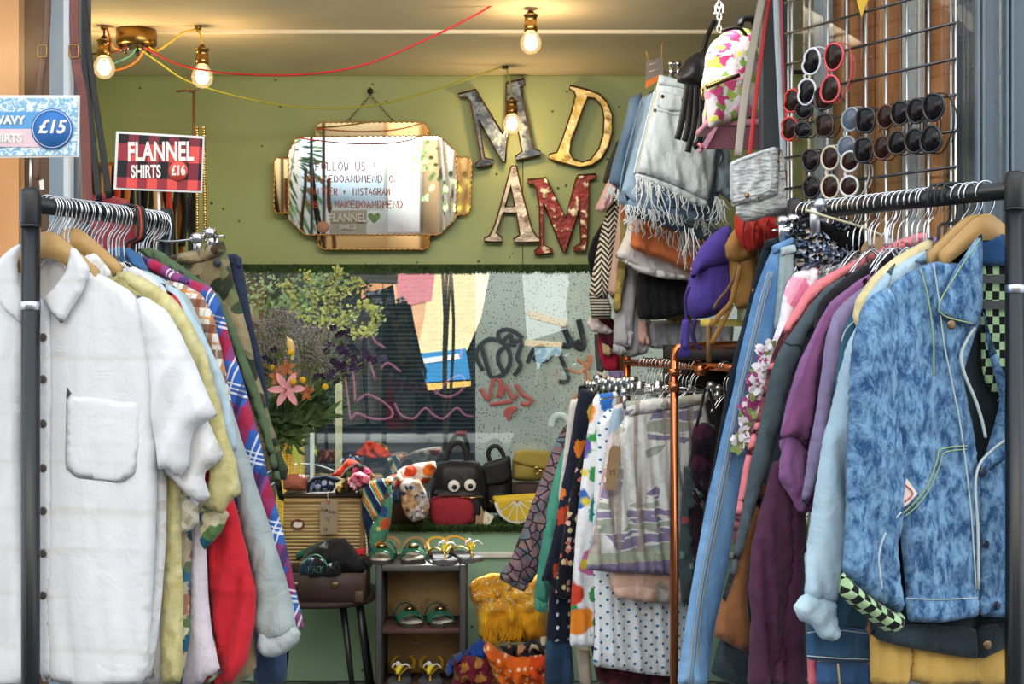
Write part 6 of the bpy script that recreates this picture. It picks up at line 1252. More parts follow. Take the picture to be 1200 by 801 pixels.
g.cloth('body', '862,238 900,222 912,196 918,214 921,244 914,250 900,253 884,259 872,260 862,252', croc, 0, .055, fold=(.002, .06, 0), edge=.03); g.cloth('flap', '855,190 880,180 906,172 912,173 913,200 912,228 888,236 857,243 855,215', croc, -.032, .022, fold=(.0005, .1, 0))
g.tube('flap_edge', '858,193 882,183 902,177 904,200 902,222 880,229 859,236 858,215', .0025, croc, -.044, closed=True, n=2); g.disc('clasp', 875, 229, .006, brass, -.046); g.cloth('side_strap', '913,180 917,182 921,220 922,244 916,244 914,210', croc, -.012, .03); g.add('strap_ring', tubeg([g.L(912, 180, -.02)+Vector((.010*math.cos(a*.6), 0, .012*math.sin(a*.6))) for a in range(11)], .002, 6, True), gold)
red_l = leather('red_leather', '#c22d22', .4)
g = G('red_bag', 'bright red gathered leather bag behind the pale grey handbag', 'bag', P(890, 270, 3.58), wy)
g.cloth('body', '861,246 880,250 905,248 921,244 922,262 918,278 904,286 888,292 876,296 868,286 861,272', red_l, 0, .10, fold=(.007, .03, 15))
for pl_ in ('873,256 870,275 873,290', '886,258 882,276 884,292', '900,256 896,274 897,286'): g.tube('seam', pl_, .003, leather('dark_red', '#8a1c18'), -.052)
pur = leather('purple_suede', '#4c3d90', .95, 90); pur2 = leather('purple_suede_dark', '#372a6c', .95, 90)
g = G('suede_bag', 'purple suede rucksack with tassel in front of the copper rail', 'bag', P(830, 330, 3.72), wy)
g.cloth('body', '808,330 814,300 832,284 856,280 858,330 858,352 848,366 830,372 812,374 805,362 803,348 806,338', pur, 0, .12, fold=(.004, .08, 0), edge=.04); g.cloth('flap', '809,322 812,308 820,290 832,276 846,266 856,264 859,280 858,312 846,312 830,315 818,320 812,328', pur, -.05, .06, fold=(.004, .08, 30)); g.tube('drawstring', '808,336 803,350 804,368 804,378', .005, pur2, -.07)
g.tube('tassel', '804,374 803,384 803,408', [.006, .009, .011, .011, .012, .011, .010, .012, .010], pur, -.072); g.add('tassel_fringe', join(*[tubeg(spline([g.L(803+random.uniform(-3, 3), 384, -.072), g.L(802+random.uniform(-5, 6), 400, -.075), g.L(802+random.uniform(-7, 8), 418, -.072)], 3), .002, 5) for _ in range(30)]), pur); g.tube('strap', '815,374 812,390 816,404 822,408', .006, pur2, -.05)
tan = leather('tan_suede', '#a3773f', .9, 80)
g = G('suede_bag', 'tan suede bag with ties hanging beside the purple bag', 'bag', P(866, 300, 3.66), wy)
g.cloth('body', '854,300 860,280 884,276 888,320 886,352 876,362 862,362 856,340', tan, 0, .08, fold=(.004, .06, 0)); g.cloth('flap', '849,288 856,274 866,262 884,262 888,300 872,306 860,307 851,302', tan, -.035, .04, fold=(.003, .06, 0)); g.tube('tie', '866,307 862,322 852,340 842,352 836,362', .005, brownl, -.05, flat=.5); g.tube('tie', '868,310 862,335 856,355 846,366 832,382', .007, tan, -.055, flat=.4); g.tube('tie', '858,356 850,372 834,402', .007, tan, -.05, flat=.4)
g = G('yellow_shelf', 'yellow painted shelf edge under the purple and tan bags', 'shelf', P(850, 378, 3.80), 0)
g.add('board', boxg(((W(850, 3.8)-g.A.x)+.03, .07, 0), (.15, .22, .02), 0, .002), plain('yellow_paint', '#e3cf62', .5)); g.add('bracket', boxg((W(832, 3.8)-g.A.x, .02, -.06), (.014, .014, .10)), wood('bracket_wood', '#8a6a44', '#a8814f'))
g = G('green_box', 'pale sage green cardboard box behind the black jeans', 'box', P(882, 330, 3.66), 0)
g.add('box_body', boxg((0, .05, -.02), (.05, .1, .17), 0, .003), plain('sage_card', '#a3b087', .8)); g.add('lid', boxg((0, .05, .085), (.053, .104, .04), 0, .003), plain('sage_lid', '#abb890', .8))
o = obj('display_crate', join(boxg((.72, 4.35, 1.28), (.42, .5, .04)), boxg((.72, 4.6, 1.0), (.42, .03, .6))), plain('dark_crate', '#241d1c', .8)); tag(o, 'dark shelf unit behind the copper rail', 'shelf')

# ================================================================== back ledge
LZ = .612
sand = wood('cane_panel', '#a88a5c', '#c9ad7c', (2, 2, 110), .7)
t = NT('reed_panel'); s_ = t.sep(t.ob()); wv = t.ma('PINGPONG', s_[2], .0065); nz = t.noise(t.map(t.ob(), (3, 3, 40)), 3, 3); reed = t.fin(t.mix(t.step(nz, .3, .7), C('#a3824f'), C('#cbb283')), .7, bump=wv, bs=1, bd=.8)
cb = thing('cane_suitcase', 'old ribbed straw-coloured suitcase with dark rim under the scarves', 'suitcase', P(379, 690, 5.02))
hw_, h_ = 47/F*5.0, P(0, 579, 5.0).z-P(0, 690, 5.0).z
obj('body', boxg((0, .08, h_/2), (hw_*2, .16, h_), 0, .006), reed, cb); dkr = wood('dark_rim', '#2c211a', '#4a3828')
obj('rim', boxg((0, .08, h_-.004), (hw_*2+.012, .172, .014), 0, .003), dkr, cb); obj('top_edge', boxg((0, -.003, h_-.022), (hw_*2-.004, .008, .014), 0, .002), wood('pale_edge', '#b08a58', '#c9a878'), cb)
for x in (hw_-.006,): obj('corner_strip', boxg((x, -.003, h_/2), (.012, .008, h_-.04), 0, .002), wood('edge_strip', '#8a6a44', '#a8865a'), cb)
st = P(348, 615, 5.0)-P(379, 690, 5.02); obj('oval_sticker', prismg([(st.x+.026*math.cos(a*.26), st.z+.02*math.sin(a*.26)) for a in range(24)], .001), plain('maroon_sticker', '#6a3328', .6), cb, smooth=False).location.y = -.004
obj('sticker_centre', prismg(chaikin([(st.x+x, st.z+z) for x, z in ((-.018, -.008), (-.012, .012), (.004, .008), (.018, .010), (.016, -.008), (.002, -.012))], .2, 1), .001), creamp, cb, smooth=False).location.y = -.0055
g = G('price_tag', 'large kraft tag on the straw suitcase handwritten Bum Bags £8', 'tag', P(385, 605, 4.985), 0)
g.prism('card', '375,590 380,585 392,584 396,589 396,625 375,626', plain('grey_kraft', '#9a8a74', .9), .002, 0); g.disc('eyelet', 385, 588, .006, gr, -.003, .002); g.tube('string', [(385, 588), (384, 580), (386, 574)], .0012, thread, -.004, n=2)
sc_ = 1/F*4.98
def hand(s, x, y, w_, h__, r, m=ink):
    gg_ = strokes(s, 0, 0, w_*sc_, h__*sc_, r, lambda a, b: g.L(x, y, -.0035)+Vector((a, 0, b)), 1.3); g.add('handwriting', gg_, m)
hand('Bum', 377, 599, 1.9, 4.5, .0006); hand('Bags', 385.5, 601, 1.8, 4.2, .0006); hand('£8', 379, 622, 2.0, 4, .0006); hand('W', 382.5, 610, 5, 5, .0005); hand('I', 384, 614, 2, 6, .0005)
# side table with hairpin legs and brown suitcase
tb = thing('side_table', 'small dark side table with splayed black legs holding the suitcases', 'table', (W(375, 4.9), 4.92, 0)); tz = P(0, 704, 4.75).z; A = Vector((W(375, 4.9), 4.92, 0))
V, Fc = latheg([(.001, -.012), (.97, -.012), (1, -.004), (.985, .006), (.001, .006)], 36); V = [Vector((math.copysign(abs(v.x)**.7, v.x)*.205, math.copysign(abs(v.y)**.75, v.y)*.22, v.z+tz-.006)) for v in V]; obj('top', (V, Fc), wood('dark_table', '#2c2220', '#43332c'), tb)
for x0, y0, x1, y1 in ((.095, -.13, .145, -.16), (.15, -.11, .185, -.05), (-.12, -.13, -.17, -.18), (.12, .13, .17, .19), (-.12, .13, -.17, .19)): obj('leg', tubeg([(x0, y0, tz-.016), (x1, y1, 0)], [.013, .008], 10), blackmetal, tb)
oldl = leather('old_brown_leather', '#42302a', .5, 40, .4)
sc = thing('small_suitcase', 'open worn brown leather suitcase of bum bags on the side table', 'suitcase', (W(376, 4.75), 4.83, tz)); sw, sh, sd = .30, .095, .19
for nm, c, s in (('front_wall', (0, -sd/2, sh/2), (sw, .010, sh)), ('back_wall', (0, sd/2, sh/2), (sw, .010, sh)), ('side_wall', (-sw/2, 0, sh/2), (.010, sd, sh)), ('side_wall', (sw/2, 0, sh/2), (.010, sd, sh)), ('base', (0, 0, .006), (sw, sd, .012))): obj(nm, boxg(c, s, 0, .003), oldl, sc)
obj('rim', tubeg([(-sw/2, -sd/2, sh), (sw/2, -sd/2, sh), (sw/2, sd/2, sh), (-sw/2, sd/2, sh)], .005, 6, True), leather('worn_edge', '#5d463a'), sc)
for x in (.05, -.09): obj('lock_plate', boxg((x, -sd/2-.007, sh*.64), (.03, .004, .022), 0, .003), metal('dull_brass', '#7a6a50', .4), sc)
obj('handle', tubeg(spline([(-.14, -sd/2-.006, sh*.5), (-.125, -sd/2-.016, sh*.42), (-.10, -sd/2-.018, sh*.42), (-.085, -sd/2-.006, sh*.5)], 4), .005, 8), darksteel, sc)
for x in (.135, -.135): obj('corner_patch', boxg((x, -sd/2-.006, .02), (.03, .004, .04), 0, .004), leather('corner_leather', '#54402f'), sc)
def lump(name, label, cat, px, Y, m, th=.08, fold=(.010, .05, 20), **k):
    pts = PL(px); x = sum(q[0] for q in pts)/len(pts); y = max(q[1] for q in pts)
    g = G(name, label, cat, P(x, y, Y), 0, None, True)
    if name == 'scarf': fold = (fold[0]*1.5, fold[1]*.8, fold[2]); g.cloth(name, px, m, 0, th*.8, fold=fold, hang=False, bulge=.6, edge=th*.22, wr=1.8, wave=.3, **k)
    else: g.cloth(name, px, m, 0, th, fold=fold, hang=False, bulge=1.0, edge=th*.45, **k)
    return g
nyl = cloth('black_nylon', '#1b1d22', .2, rough=.6)
lump('bum_bag', 'large black nylon bum bag spilling over the brown suitcase', 'bum bag', '352,672 356,648 372,636 390,630 404,630 414,640 422,652 430,660 432,668 416,672 400,673 370,674', 4.84, nyl, .13, (.008, .06, 30))
lump('bum_bag', 'dark green bum bag behind the black one in suitcase', 'bum bag', '346,648 362,640 380,632 396,629 398,636 380,644 360,652 348,656', 4.93, cloth('bottle_green', '#1d5a48', .15), .05)
lump('bum_bag', 'navy blue bum bag at left in the brown suitcase', 'bum bag', '350,672 352,660 358,654 366,652 374,658 378,668 376,675 352,675', 4.755, cloth('navy_nylon', '#20324c', .2, rough=.6), .05)
g = G('lettered_bag', 'black bag with green outline lettering in the brown suitcase', 'bag', P(372, 674, 4.735), 0)
g.cloth('body', '360,674 362,660 370,653 380,655 386,664 388,676 362,676', nyl, 0, .03); g.tube('green_loop', '356,662 362,652 372,650 380,656 384,664', .0022, plain('green_loop', '#2f8a6a', .6), -.02)
o = strokes('PACK', 0, 0, 3.2/F*4.7, 8/F*4.7, .0008, lambda a, b: g.L(361.5, 671, -.034)+Vector((a, 0, b)), 1.45); g.add('lettering', o, plain('green_print', '#4c9a82', .6))
g = lump('bum_bag', 'black buckled bum bag with orange trim at right of suitcase', 'bum bag', '382,674 384,660 396,657 398,660 400,674', 4.73, nyl, .03); lump('red_pouch', 'red fabric pouch edge behind the black bum bags', 'pouch', '414,644 428,641 429,650 418,653', 4.9, redm, .05); lump('bum_bag', 'crumpled black bag tail hanging right of the suitcase', 'bum bag', '420,654 432,650 437,660 432,670 422,672', 4.85, nyl, .06, (.008, .03, 40))
# things on the straw suitcase
lump('wallet', 'terracotta leather wallet on the straw suitcase', 'wallet', '332,574 332,558 340,555 358,556 361,560 360,575', 5.03, leather('terracotta', '#a85f4a', .6), .06, (.001, .1, 0))
g = G('bum_bag', 'navy patterned bum bag lying on the straw suitcase', 'bum bag', P(378, 576, 5.04), 0)
g.cloth('body', '362,576 362,566 368,561 380,559 390,560 394,568 390,576', floral('navy_white_print', '#2a3350', [(40, ['#aab4cf', '#6a78a0', '#d8d8e4'], .4, .3, 1)]), 0, .06, hang=False, bulge=1.5); g.cloth('top_band', '359,576 360,564 368,558 382,556 394,558 400,562 394,566 384,562 370,563 364,570 362,577', cloth('navy_band', '#1d2438', .15), -.008, .05, hang=False)
gold_f = floral('brown_gold_stripe', '#4a3826', [(20, ['#c9a45a', '#e0cf9a', '#2a2018'], .4, .4, 1)])
lump('scarf', 'brown and gold satin scarf bundled on the straw suitcase', 'scarf', '392,575 398,566 408,558 416,562 420,572 416,577 394,578', 5.02, gold_f, .05, (.006, .03, 50))
ogd = floral('orange_daisy', '#3a2a22', [(28, ['#e8962c', '#d9d03a', '#d85a86', '#5a7a3a'], .36, .25, 1)])
lump('scarf', 'orange-red scarf peaked behind the bundle on straw suitcase', 'scarf', '384,558 394,552 400,546 408,536 420,541 432,548 440,558 434,562 410,562 396,558', 5.12, cloth('vermilion', '#d9432a', .15), .05, (.006, .05, 30)); lump('scarf', 'dark daisy-print scarf draped over the orange scarf', 'scarf', '398,560 406,548 418,541 430,546 438,556 430,562 412,560', 5.07, ogd, .05, (.005, .03, 20)); lump('scarf', 'pink printed scarf in the middle of the scarf bundle', 'scarf', '406,566 414,554 422,552 434,558 434,566 424,570 416,576', 5.0, floral('pink_scarf', '#d8768c', [(30, ['#efc0c8', '#b84a66'], .36, .4, 1)]), .05, (.006, .03, 40)); lump('scarf', 'dark green patterned scarf tucked behind the striped scarf', 'scarf', '418,574 424,566 434,562 440,568 432,578 420,579', 5.05, floral('dark_scarf', '#2f4a3c', [(30, ['#d8d0b0', '#8a6a3a'], .3, .4, 1)]), .05)
# big hanging striped scarf
strp = plaid('striped_silk', '#54967a', [('x', .05, 0, .42, '#1f2f52', 1), ('x', .05, .42, .48, '#ece6d8', 1), ('x', .05, .60, .82, '#e0842c', 1), ('x', .05, .82, .87, '#ece6d8', 1)], -.5)
g = G('scarf', 'long green, orange and navy striped silk scarf draped off the ledge', 'scarf', P(440, 560, 4.99), 0)
g.cloth('striped_fold', '424,572 432,564 448,560 458,562 452,580 446,604 438,612 430,602 424,590', strp, 0, .05, fold=(.006, .05, -15), hang=False); g.cloth('floral_end', '446,600 452,576 458,562 460,590 458,612 452,634 446,640 438,648 432,652 432,636 434,618', floral('sun_flower_silk', '#4f9276', [(17, ['#e8962c', '#2d4a8a', '#c85a2c', '#8a5aa0'], .34, .2, .7), (17, ['#7a2a2a', '#e8d070'], .13, .1, .7)]), -.012, .04, fold=(.006, .05, -10), hang=False); g.cloth('navy_fold', '424,578 430,596 438,612 436,636 432,652 430,630 424,606', cloth('navy_silk', '#1f2f50', .2), .004, .03, hang=False)
lump('scarf', 'white scarf with red, orange and black spots beside the eyed backpack', 'scarf', '452,562 464,552 474,546 490,542 510,540 512,548 508,556 502,566 490,567 474,566 460,568', 5.22, floral('spotted_scarf', '#ece0d6', [(15, ['#d9502c', '#26262c', '#d9502c', '#e8762c'], .36, .15, .8)]), .07, (.006, .05, 60)); lump('scarf', 'red floral scarf end tucked below the spotted scarf', 'scarf', '452,560 458,556 470,554 478,560 474,568 460,570', 5.14, floral('red_rose_scarf', '#e0cfc0', [(18, ['#c8341f', '#e86a3a'], .42, .3, 1)]), .05)
lump('scarf', 'pale grey and tan printed scarf hanging over the dark crate', 'scarf', '468,566 478,560 492,562 500,576 504,592 500,606 492,609 484,611 476,604 470,590', 5.10, floral('grey_tan_scarf', '#c4bab6', [(10, ['#a88a68', '#c8a07a', '#d8d0d0'], .40, .4, 1), (20, ['#3d4a66'], .14, .4, 1)]), .07, (.009, .03, 15)); lump('scarf', 'blue printed scarf strip beside the striped silk scarf', 'scarf', '456,578 462,572 470,572 474,590 470,588 462,590', 5.12, floral('blue_scarf', '#2f4a6a', [(24, ['#c8c8b8', '#6a8aa8'], .3, .4, 1)]), .05)
dw = wood('dark_crate_wood', '#2c211c', '#48352a'); cr = thing('wooden_crate', 'dark wooden crate on the turf ledge under the scarves', 'crate', (W(472, 5.2), 5.3, LZ-.002)); hh = .13
obj('front_board', boxg((0, -.055, hh/2), (.14, .014, hh), 0, .002), dw, cr); obj('back_board', boxg((0, .055, hh/2), (.14, .014, hh), 0, .002), dw, cr)
for x in (-.065, .065): obj('side_board', boxg((x, 0, hh/2), (.012, .11, hh), 0, .002), dw, cr)
obj('base', boxg((0, 0, .008), (.13, .1, .012)), dw, cr)
# eyed backpack
nb = leather('black_nylon_leather', '#191b20', .5)
g = G('backpack', 'black backpack with two round googly eyes on the ledge', 'backpack', P(539, 607, 5.33), 0)
g.cloth('body', '504,606 504,575 506,552 512,542 524,538 542,538 560,540 568,550 571,572 572,606 560,610 516,610', nb, 0, .11, fold=(.002, .08, 0), edge=.05, bulge=1.6, hang=False); g.tube('handle', '522,541 526,527 533,519 541,520 545,529 547,541', .010, nb, 0, flat=.5); g.tube('top_seam', '508,556 513,545 526,541 542,541 558,543 566,552', .003, blackm, -.045); g.cloth('front_pocket', '508,604 508,574 530,571 556,572 566,580 567,606 540,608', nb, -.055, .04, hang=False, fold=(.001, .1, 0)); g.tube('zip', '540,582 552,583 566,582', .003, gold, -.085, n=1)
for x, y in ((532, 569), (551, 568)):
    c = g.L(x, y, -.078); e = g.add('eye', latheg([(.0225, 0), (.0228, .004), (.021, .006)], 24, c, 'Y'), whitem); g.add('pupil', latheg([(.0095, .0062), (.0095, .008)], 18, c+Vector((.002, 0, -.004)), 'Y'), blackm, e); g.add('eye_ring', tubeg([c+Vector((.0225*math.cos(a*.26), -.003, .0225*math.sin(a*.26))) for a in range(24)], .0016, 5, True), darksteel, e)
g = G('backpack', 'plain black leather backpack with top handle, right of the eyed one', 'backpack', P(582, 600, 5.40), 0)
g.cloth('body', '562,600 561,560 566,545 578,540 598,533 600,556 602,580 600,602', nb, 0, .08, hang=False, bulge=1.4, edge=.03, fold=(.002, .08, 0)); g.cloth('flap', '560,552 568,542 582,538 598,533 600,560 590,568 570,570 562,564', nb, -.036, .02, fold=(.001, .1, 0)); g.tube('handle', '574,540 572,530 577,523 583,523 588,529 591,536', .009, nb, 0, flat=.5)
g = G('clutch_bag', 'mustard straw clutch bag with brass twist clasp', 'clutch bag', P(622, 564, 5.42), 0)
straw = NT('straw_weave'); t = straw; ck = t.n('TexChecker', 'Fac', Vector=t.uv(), Scale=260.0); nz = t.noise(t.uv(), 160, 2); straw = t.fin(t.mix(nz, C('#8f7f3c'), C('#b5a558')), .85, bump=ck, bs=.5, bd=.003)
g.cloth('body', '600,560 600,540 604,528 612,526 644,528 646,562 622,564 604,563', straw, 0, .09, hang=False, bulge=1.2, edge=.03, fold=(.001, .1, 0)); g.cloth('flap', '601,541 604,529 612,527 645,528 646,552 630,549 616,546', straw, -.045, .02, fold=(.0005, .1, 0)); c = g.L(629, 551, -.062); g.add('clasp', join(tubeg([c+Vector((.010*math.cos(a*.5), 0, .014*math.sin(a*.5))) for a in range(13)], .004, 6, True), boxg(c+Vector((.016, 0, 0)), (.016, .008, .01), 0, .002)), gold)
o = obj('wooden_block', boxg((W(622, 5.42), 5.42, (LZ+P(0, 564, 5.42).z)/2-.001), (.15, .09, P(0, 564, 5.42).z-LZ-.006), 0, .003), dw); tag(o, 'small dark wooden box supporting the straw clutch bag', 'box')
g = G('pouch', 'rounded red suede pouch in front of the eyed backpack', 'pouch', P(528, 619, 5.27), 0)
rsu = leather('raspberry_suede', '#a02f3c', .95, 90); g.cloth('body', '503,600 503,586 510,580 528,579 546,579 556,586 558,600 556,612 546,617 530,619 512,618 505,612', rsu, 0, .07, hang=False, bulge=1.6, edge=.03, fold=(.002, .06, 0)); g.tube('zip', '506,585 516,581 530,580 546,581 554,586', .0025, leather('dark_raspberry', '#6a1f2a'), -.028); g.add('ring', tubeg([g.L(558, 592, 0)+Vector((.006*math.cos(a*.6), 0, .008*math.sin(a*.6))) for a in range(11)], .0014, 5, True), gold)
g = G('swing_tag', 'brown card tag leaning right of the red pouch', 'tag', P(563, 617, 5.26), 0); g.prism('card', '558,596 564,592 568,603 565,616 557,617', kraft, .002, 0)
g = G('swing_tag', 'white card price tag beside the lemon bag', 'tag', P(573, 616, 5.25), 0); g.prism('card', '568,598 579,605 572,617 566,613', creamp, .002, 0); g.tube('print', [(572, 605), (573, 610)], .001, ink, -.003, n=1)
# lemon bag
ylw = leather('lemon_yellow', '#e3c22c', .5); wl = leather('lemon_white', '#ece8dc', .5)
g = G('lemon_bag', 'yellow and white bag shaped like a lemon slice on the ledge', 'bag', P(604, 617, 5.29), 0)
g.cloth('body', '576,581 600,579 634,577 634,590 628,604 620,613 610,617 600,616 590,608 582,597', ylw, 0, .05, hang=False, edge=.016, fold=(.0005, .1, 0)); arc = [(606+27*math.cos(math.radians(a)), 584+29*math.sin(math.radians(a))) for a in range(4, 177, 12)]
g.prism('rind', arc, wl, .004, -.022)
for k in range(6):
    a0, a1 = 6+k*28.3+2, 6+(k+1)*28.3-2; cx, cy = 606+4.5*math.cos(math.radians((a0+a1)/2)), 585+4.5*math.sin(math.radians((a0+a1)/2)); g.prism('segment', chaikin([(cx, cy)]+[(606+23*math.cos(math.radians(a)), 585+25*math.sin(math.radians(a))) for a in (a0, (a0+a1)/2, a1)], .12, 1), ylw, .003, -.0265)
g.disc('snap', 606, 587, .004, brass, -.031); g.tube('side_ring', '574,586 577,589 575,594', .002, gold, -.01)

# ================================================================== shoe shelf
cw0, cw1, cy0, cz1 = W(440, 4.82), W(546, 4.82), 4.82, P(0, 662, 4.82).z; bwood = wood('worn_blue_wood', '#3a4652', '#6a5a4a', (22, 22, 3)); plyw = wood('plywood', '#9c7b52', '#bd9d6e', (3, 3, 9), .7)
cx = (cw0+cw1)/2; cwid = cw1-cw0; sh = thing('shoe_shelf', 'narrow blue-edged wooden crate shelf holding sandals', 'shelf', (cx, cy0, 0)); D_ = .24
for x in (-cwid/2+.011, cwid/2-.011): obj('side_panel', boxg((x, D_/2, cz1/2), (.022, D_, cz1), 0, .003), bwood, sh)
obj('top_panel', boxg((0, D_/2, cz1-.011), (cwid-.045, D_, .022), 0, .003), wood('grey_top', '#54575a', '#76706a'), sh); zmid = P(0, 737, 4.82).z; zlow = P(0, 801, 4.82).z+.012
for z in (zmid, .084): obj('shelf_board', boxg((0, D_/2, z-.009), (cwid-.045, D_-.005, .018), 0, .002), wood('red_brown_shelf', '#4c3430', '#6b4a40'), sh)
obj('back_panel', boxg((0, D_-.008, cz1/2), (cwid-.046, .012, cz1-.05), 0, .001), plyw, sh)
stp = []
for x, z in ((-.07, cz1-.05), (-.066, cz1-.075), (.055, cz1-.05), (.06, cz1-.072), (-.05, zmid-.10), (.06, zmid-.10)): stp.append(tubeg([(x, D_-.016, z), (x+.035, D_-.016, z+.001)], .0016, 5))
obj('staples', join(*stp), steel, sh)
gsu = leather('green_sandal', '#1d6a4f', .6); insole = NT('worn_insole'); t = insole; f = t.noise(t.ob(), 40, 4); insole = t.fin(t.mix(t.step(f, .4, .6), C('#8a8478'), C('#d9d4c8')), .7); tans = leather('tan_strap', '#a88258'); gsole = plain('grey_sole', '#56585c', .8); ystr = leather('yellow_strap', '#d9a62c', .5)
def footout(L, w_, s): # outline toe toward -y
    q = [(0, -.5), (.33*s+.0, -.46), (.5, -.36), (.5, -.22), (.40, -.05), (.36, .15), (.38, .32), (.30, .45), (0, .5), (-.30, .45), (-.38, .32), (-.34, .12), (-.40, -.08), (-.5, -.24), (-.48, -.38), (-.3, -.47)]
    return chaikin([(x*w_, y*L) for x, y in q], .2, 1)
def sandal(kind, loc, rz, label, group, s):
    L, w_ = .215, .088; o = thing('sandal', label, 'sandal', loc, rz, group); pl = footout(L, w_, s)
    V, Fc = prismg(pl, .014); V = [Vector((v[0], v[2], -v[1])) for v in V]; Fc = [f for f in Fc]
    obj('sole', (V, Fc), plain('dark_sole', '#3a332c', .7) if kind == 'green' else gsole, o, smooth=False)
    V, Fc = prismg([(x*.93, y*.95) for x, y in pl], .002); V = [Vector((v[0], v[2], -v[1]+.014)) for v in V]; obj('insole', (V, Fc), insole if kind == 'green' else gsole, o, smooth=False)
    arch = lambda y, h, wx=.5, n=9, tilt=0: [(wx*w_*math.cos(math.pi*k/(n-1)), y+tilt*math.cos(math.pi*k/(n-1)), .012+h*math.sin(math.pi*k/(n-1))) for k in range(n)]
    if kind == 'green':
        for y, h in ((-.062, .030), (-.045, .036), (-.028, .040)): obj('toe_strap', tubeg(arch(y, h, .52), .009, 8, flat=.35, up=(0, 0, 1)), gsu, o)
        b = obj('ornament', ballg((0, -.040, .055), .017, 10, (1.2, .8, .6)), blackm, o); obj('ornament_stone', ballg((0, -.050, .058), .011, 8, (1.2, .6, .6)), gold, b)
        obj('ankle_strap', tubeg(spline(arch(.03, .052, .46, 7)[0:7], 3), .007, 8, flat=.35), gsu, o)
        obj('heel_strap', tubeg(spline([(.40*w_, .03, .035), (.42*w_, .085, .045), (.2*w_, .115, .060), (-.2*w_, .115, .060), (-.42*w_, .085, .045), (-.40*w_, .03, .035)], 5), .007, 8, flat=.4), tans, o); obj('buckle', tubeg([(.47*w_+.002, .035+.008*math.cos(a), .045+.008*math.sin(a)) for a in np.linspace(0, 6, 10)], .0015, 5, True), gold, o)
    else:
        obj('thong_post', tubeg([(0, -.075, .014), (0, -.055, .035)], .004, 8), ystr, o)
        for q in (1, -1): obj('side_strap', tubeg(spline([(0, -.055, .036), (q*.30*w_, -.02, .050), (q*.46*w_, .03, .030), (q*.42*w_, .05, .014)], 4), .007, 8, flat=.4, up=(0, 0, 1)), ystr, o)
        obj('ankle_strap', tubeg(spline([(.42*w_, .045, .03), (.44*w_, .085, .05), (.2*w_, .118, .062), (-.2*w_, .118, .062), (-.44*w_, .085, .05), (-.42*w_, .045, .03)], 5), .007, 8, flat=.4), ystr, o)
        bn = obj('banana_motif', tubeg(spline([(-.006, -.075, .040), (-.004, -.066, .052), (.004, -.058, .062), (.016, -.052, .068)], 4), [.004, .007, .009, .010, .011, .011, .011, .010, .009, .008, .007, .006, .004], 8), plain('banana_yellow', '#e8d22c', .5), o)
        obj('banana_peel', join(*[tubeg(spline([(.008, -.056, .066), (dx, -.060, .066+dz), (dx*1.6, -.066, .052+dz)], 4), [.005, .006, .007, .007, .006, .005, .004, .003, .002], 6, flat=.5) for dx, dz in ((-.016, .008), (.026, .006), (-.006, .014))]), whitem, bn); obj('banana_outline', tubeg(spline([(-.012, -.080, .038), (-.012, -.072, .052), (-.004, -.064, .062), (.008, -.060, .068)], 4), .002, 5), blackm, bn)
    return o
for px, z, y, rz, kd, lb, s in ((450, cz1, 4.93, -.10, 'green', 'left green sandal on top of the shoe shelf', 1), (485, cz1, 4.93, .02, 'green', 'right green sandal on top of the shoe shelf', -1), (518, cz1, 4.92, .22, 'banana', 'left banana-trimmed flip-flop on top of the shoe shelf', 1), (545, cz1, 4.95, .42, 'banana', 'right banana-trimmed flip-flop on top of shoe shelf, overhanging its edge', -1),
  (477, zmid, 4.935, .32, 'green', 'left green sandal on the middle shelf', 1), (513, zmid, 4.935, .28, 'green', 'right green sandal on the middle shelf', -1), (470, .084, 4.935, -.02, 'banana', 'left banana-trimmed flip-flop on the bottom shelf', 1), (505, .084, 4.935, .02, 'banana', 'right banana-trimmed flip-flop on the bottom shelf', -1)):
    sandal(kd, (W(px, y), y, z+.001), rz, lb, None, s)

# ================================================================== scarves heaped on the floor
bat = NT('yellow_batik'); t = bat; f = t.noise(t.uv(), 8, 4); col = t.mix(t.step(f, .35, .65), C('#d98a12'), C('#efb92c')); wv = t.noise(t.map(t.uv(), (1, 1, 1)), 16, 2, .5, 3.0); col = t.mix(t.ma('MULTIPLY', t.ma('LESS_THAN', t.ma('ABSOLUTE', t.ma('SUBTRACT', wv, .5)), .014), t.ma('GREATER_THAN', t.sep(t.uv())[1], .12)), col, C('#f4e6c0')); bat = cfin(t, col, .14)
g = G('fringed_shawl', 'yellow batik shawl with white scrolls and fringe, hanging at right', 'shawl', P(600, 750, 4.86), 0)
g.cloth('drape', '549,684 556,678 574,671 590,672 604,676 630,672 642,690 642,750 630,752 606,752 580,750 560,746 558,710 552,704', bat, 0, .12, fold=(.014, .08, 6), hang=False); g.cloth('folded_corner', '549,684 560,676 580,671 606,674 600,690 586,700 572,704 556,706', bat, -.056, .02, hang=False)
gs = []
for _ in range(150):
    x = random.uniform(566, 612); y = random.uniform(724, 742); gs.append(tubeg(spline([g.L(x, y, -.066), g.L(x+random.uniform(-3, 3), y+7, -.075), g.L(x+random.uniform(-4, 4), y+random.uniform(11, 18), -.07)], 3), .0022, 5))
g.add('fringe', join(*gs), cloth('fringe_yellow', '#d99a14', .2))
ob = floral('orange_batik', '#e0661c', [(9, ['#e8842c', '#d84a18'], .4, .4, 1), (34, ['#f0dcc0'], .16, .2, .6)])
def heap(name, label, px, Y, m, th=.16, fold=(.014, .07, 35)): lump(name, label, 'scarf', px, Y, m, th, fold)
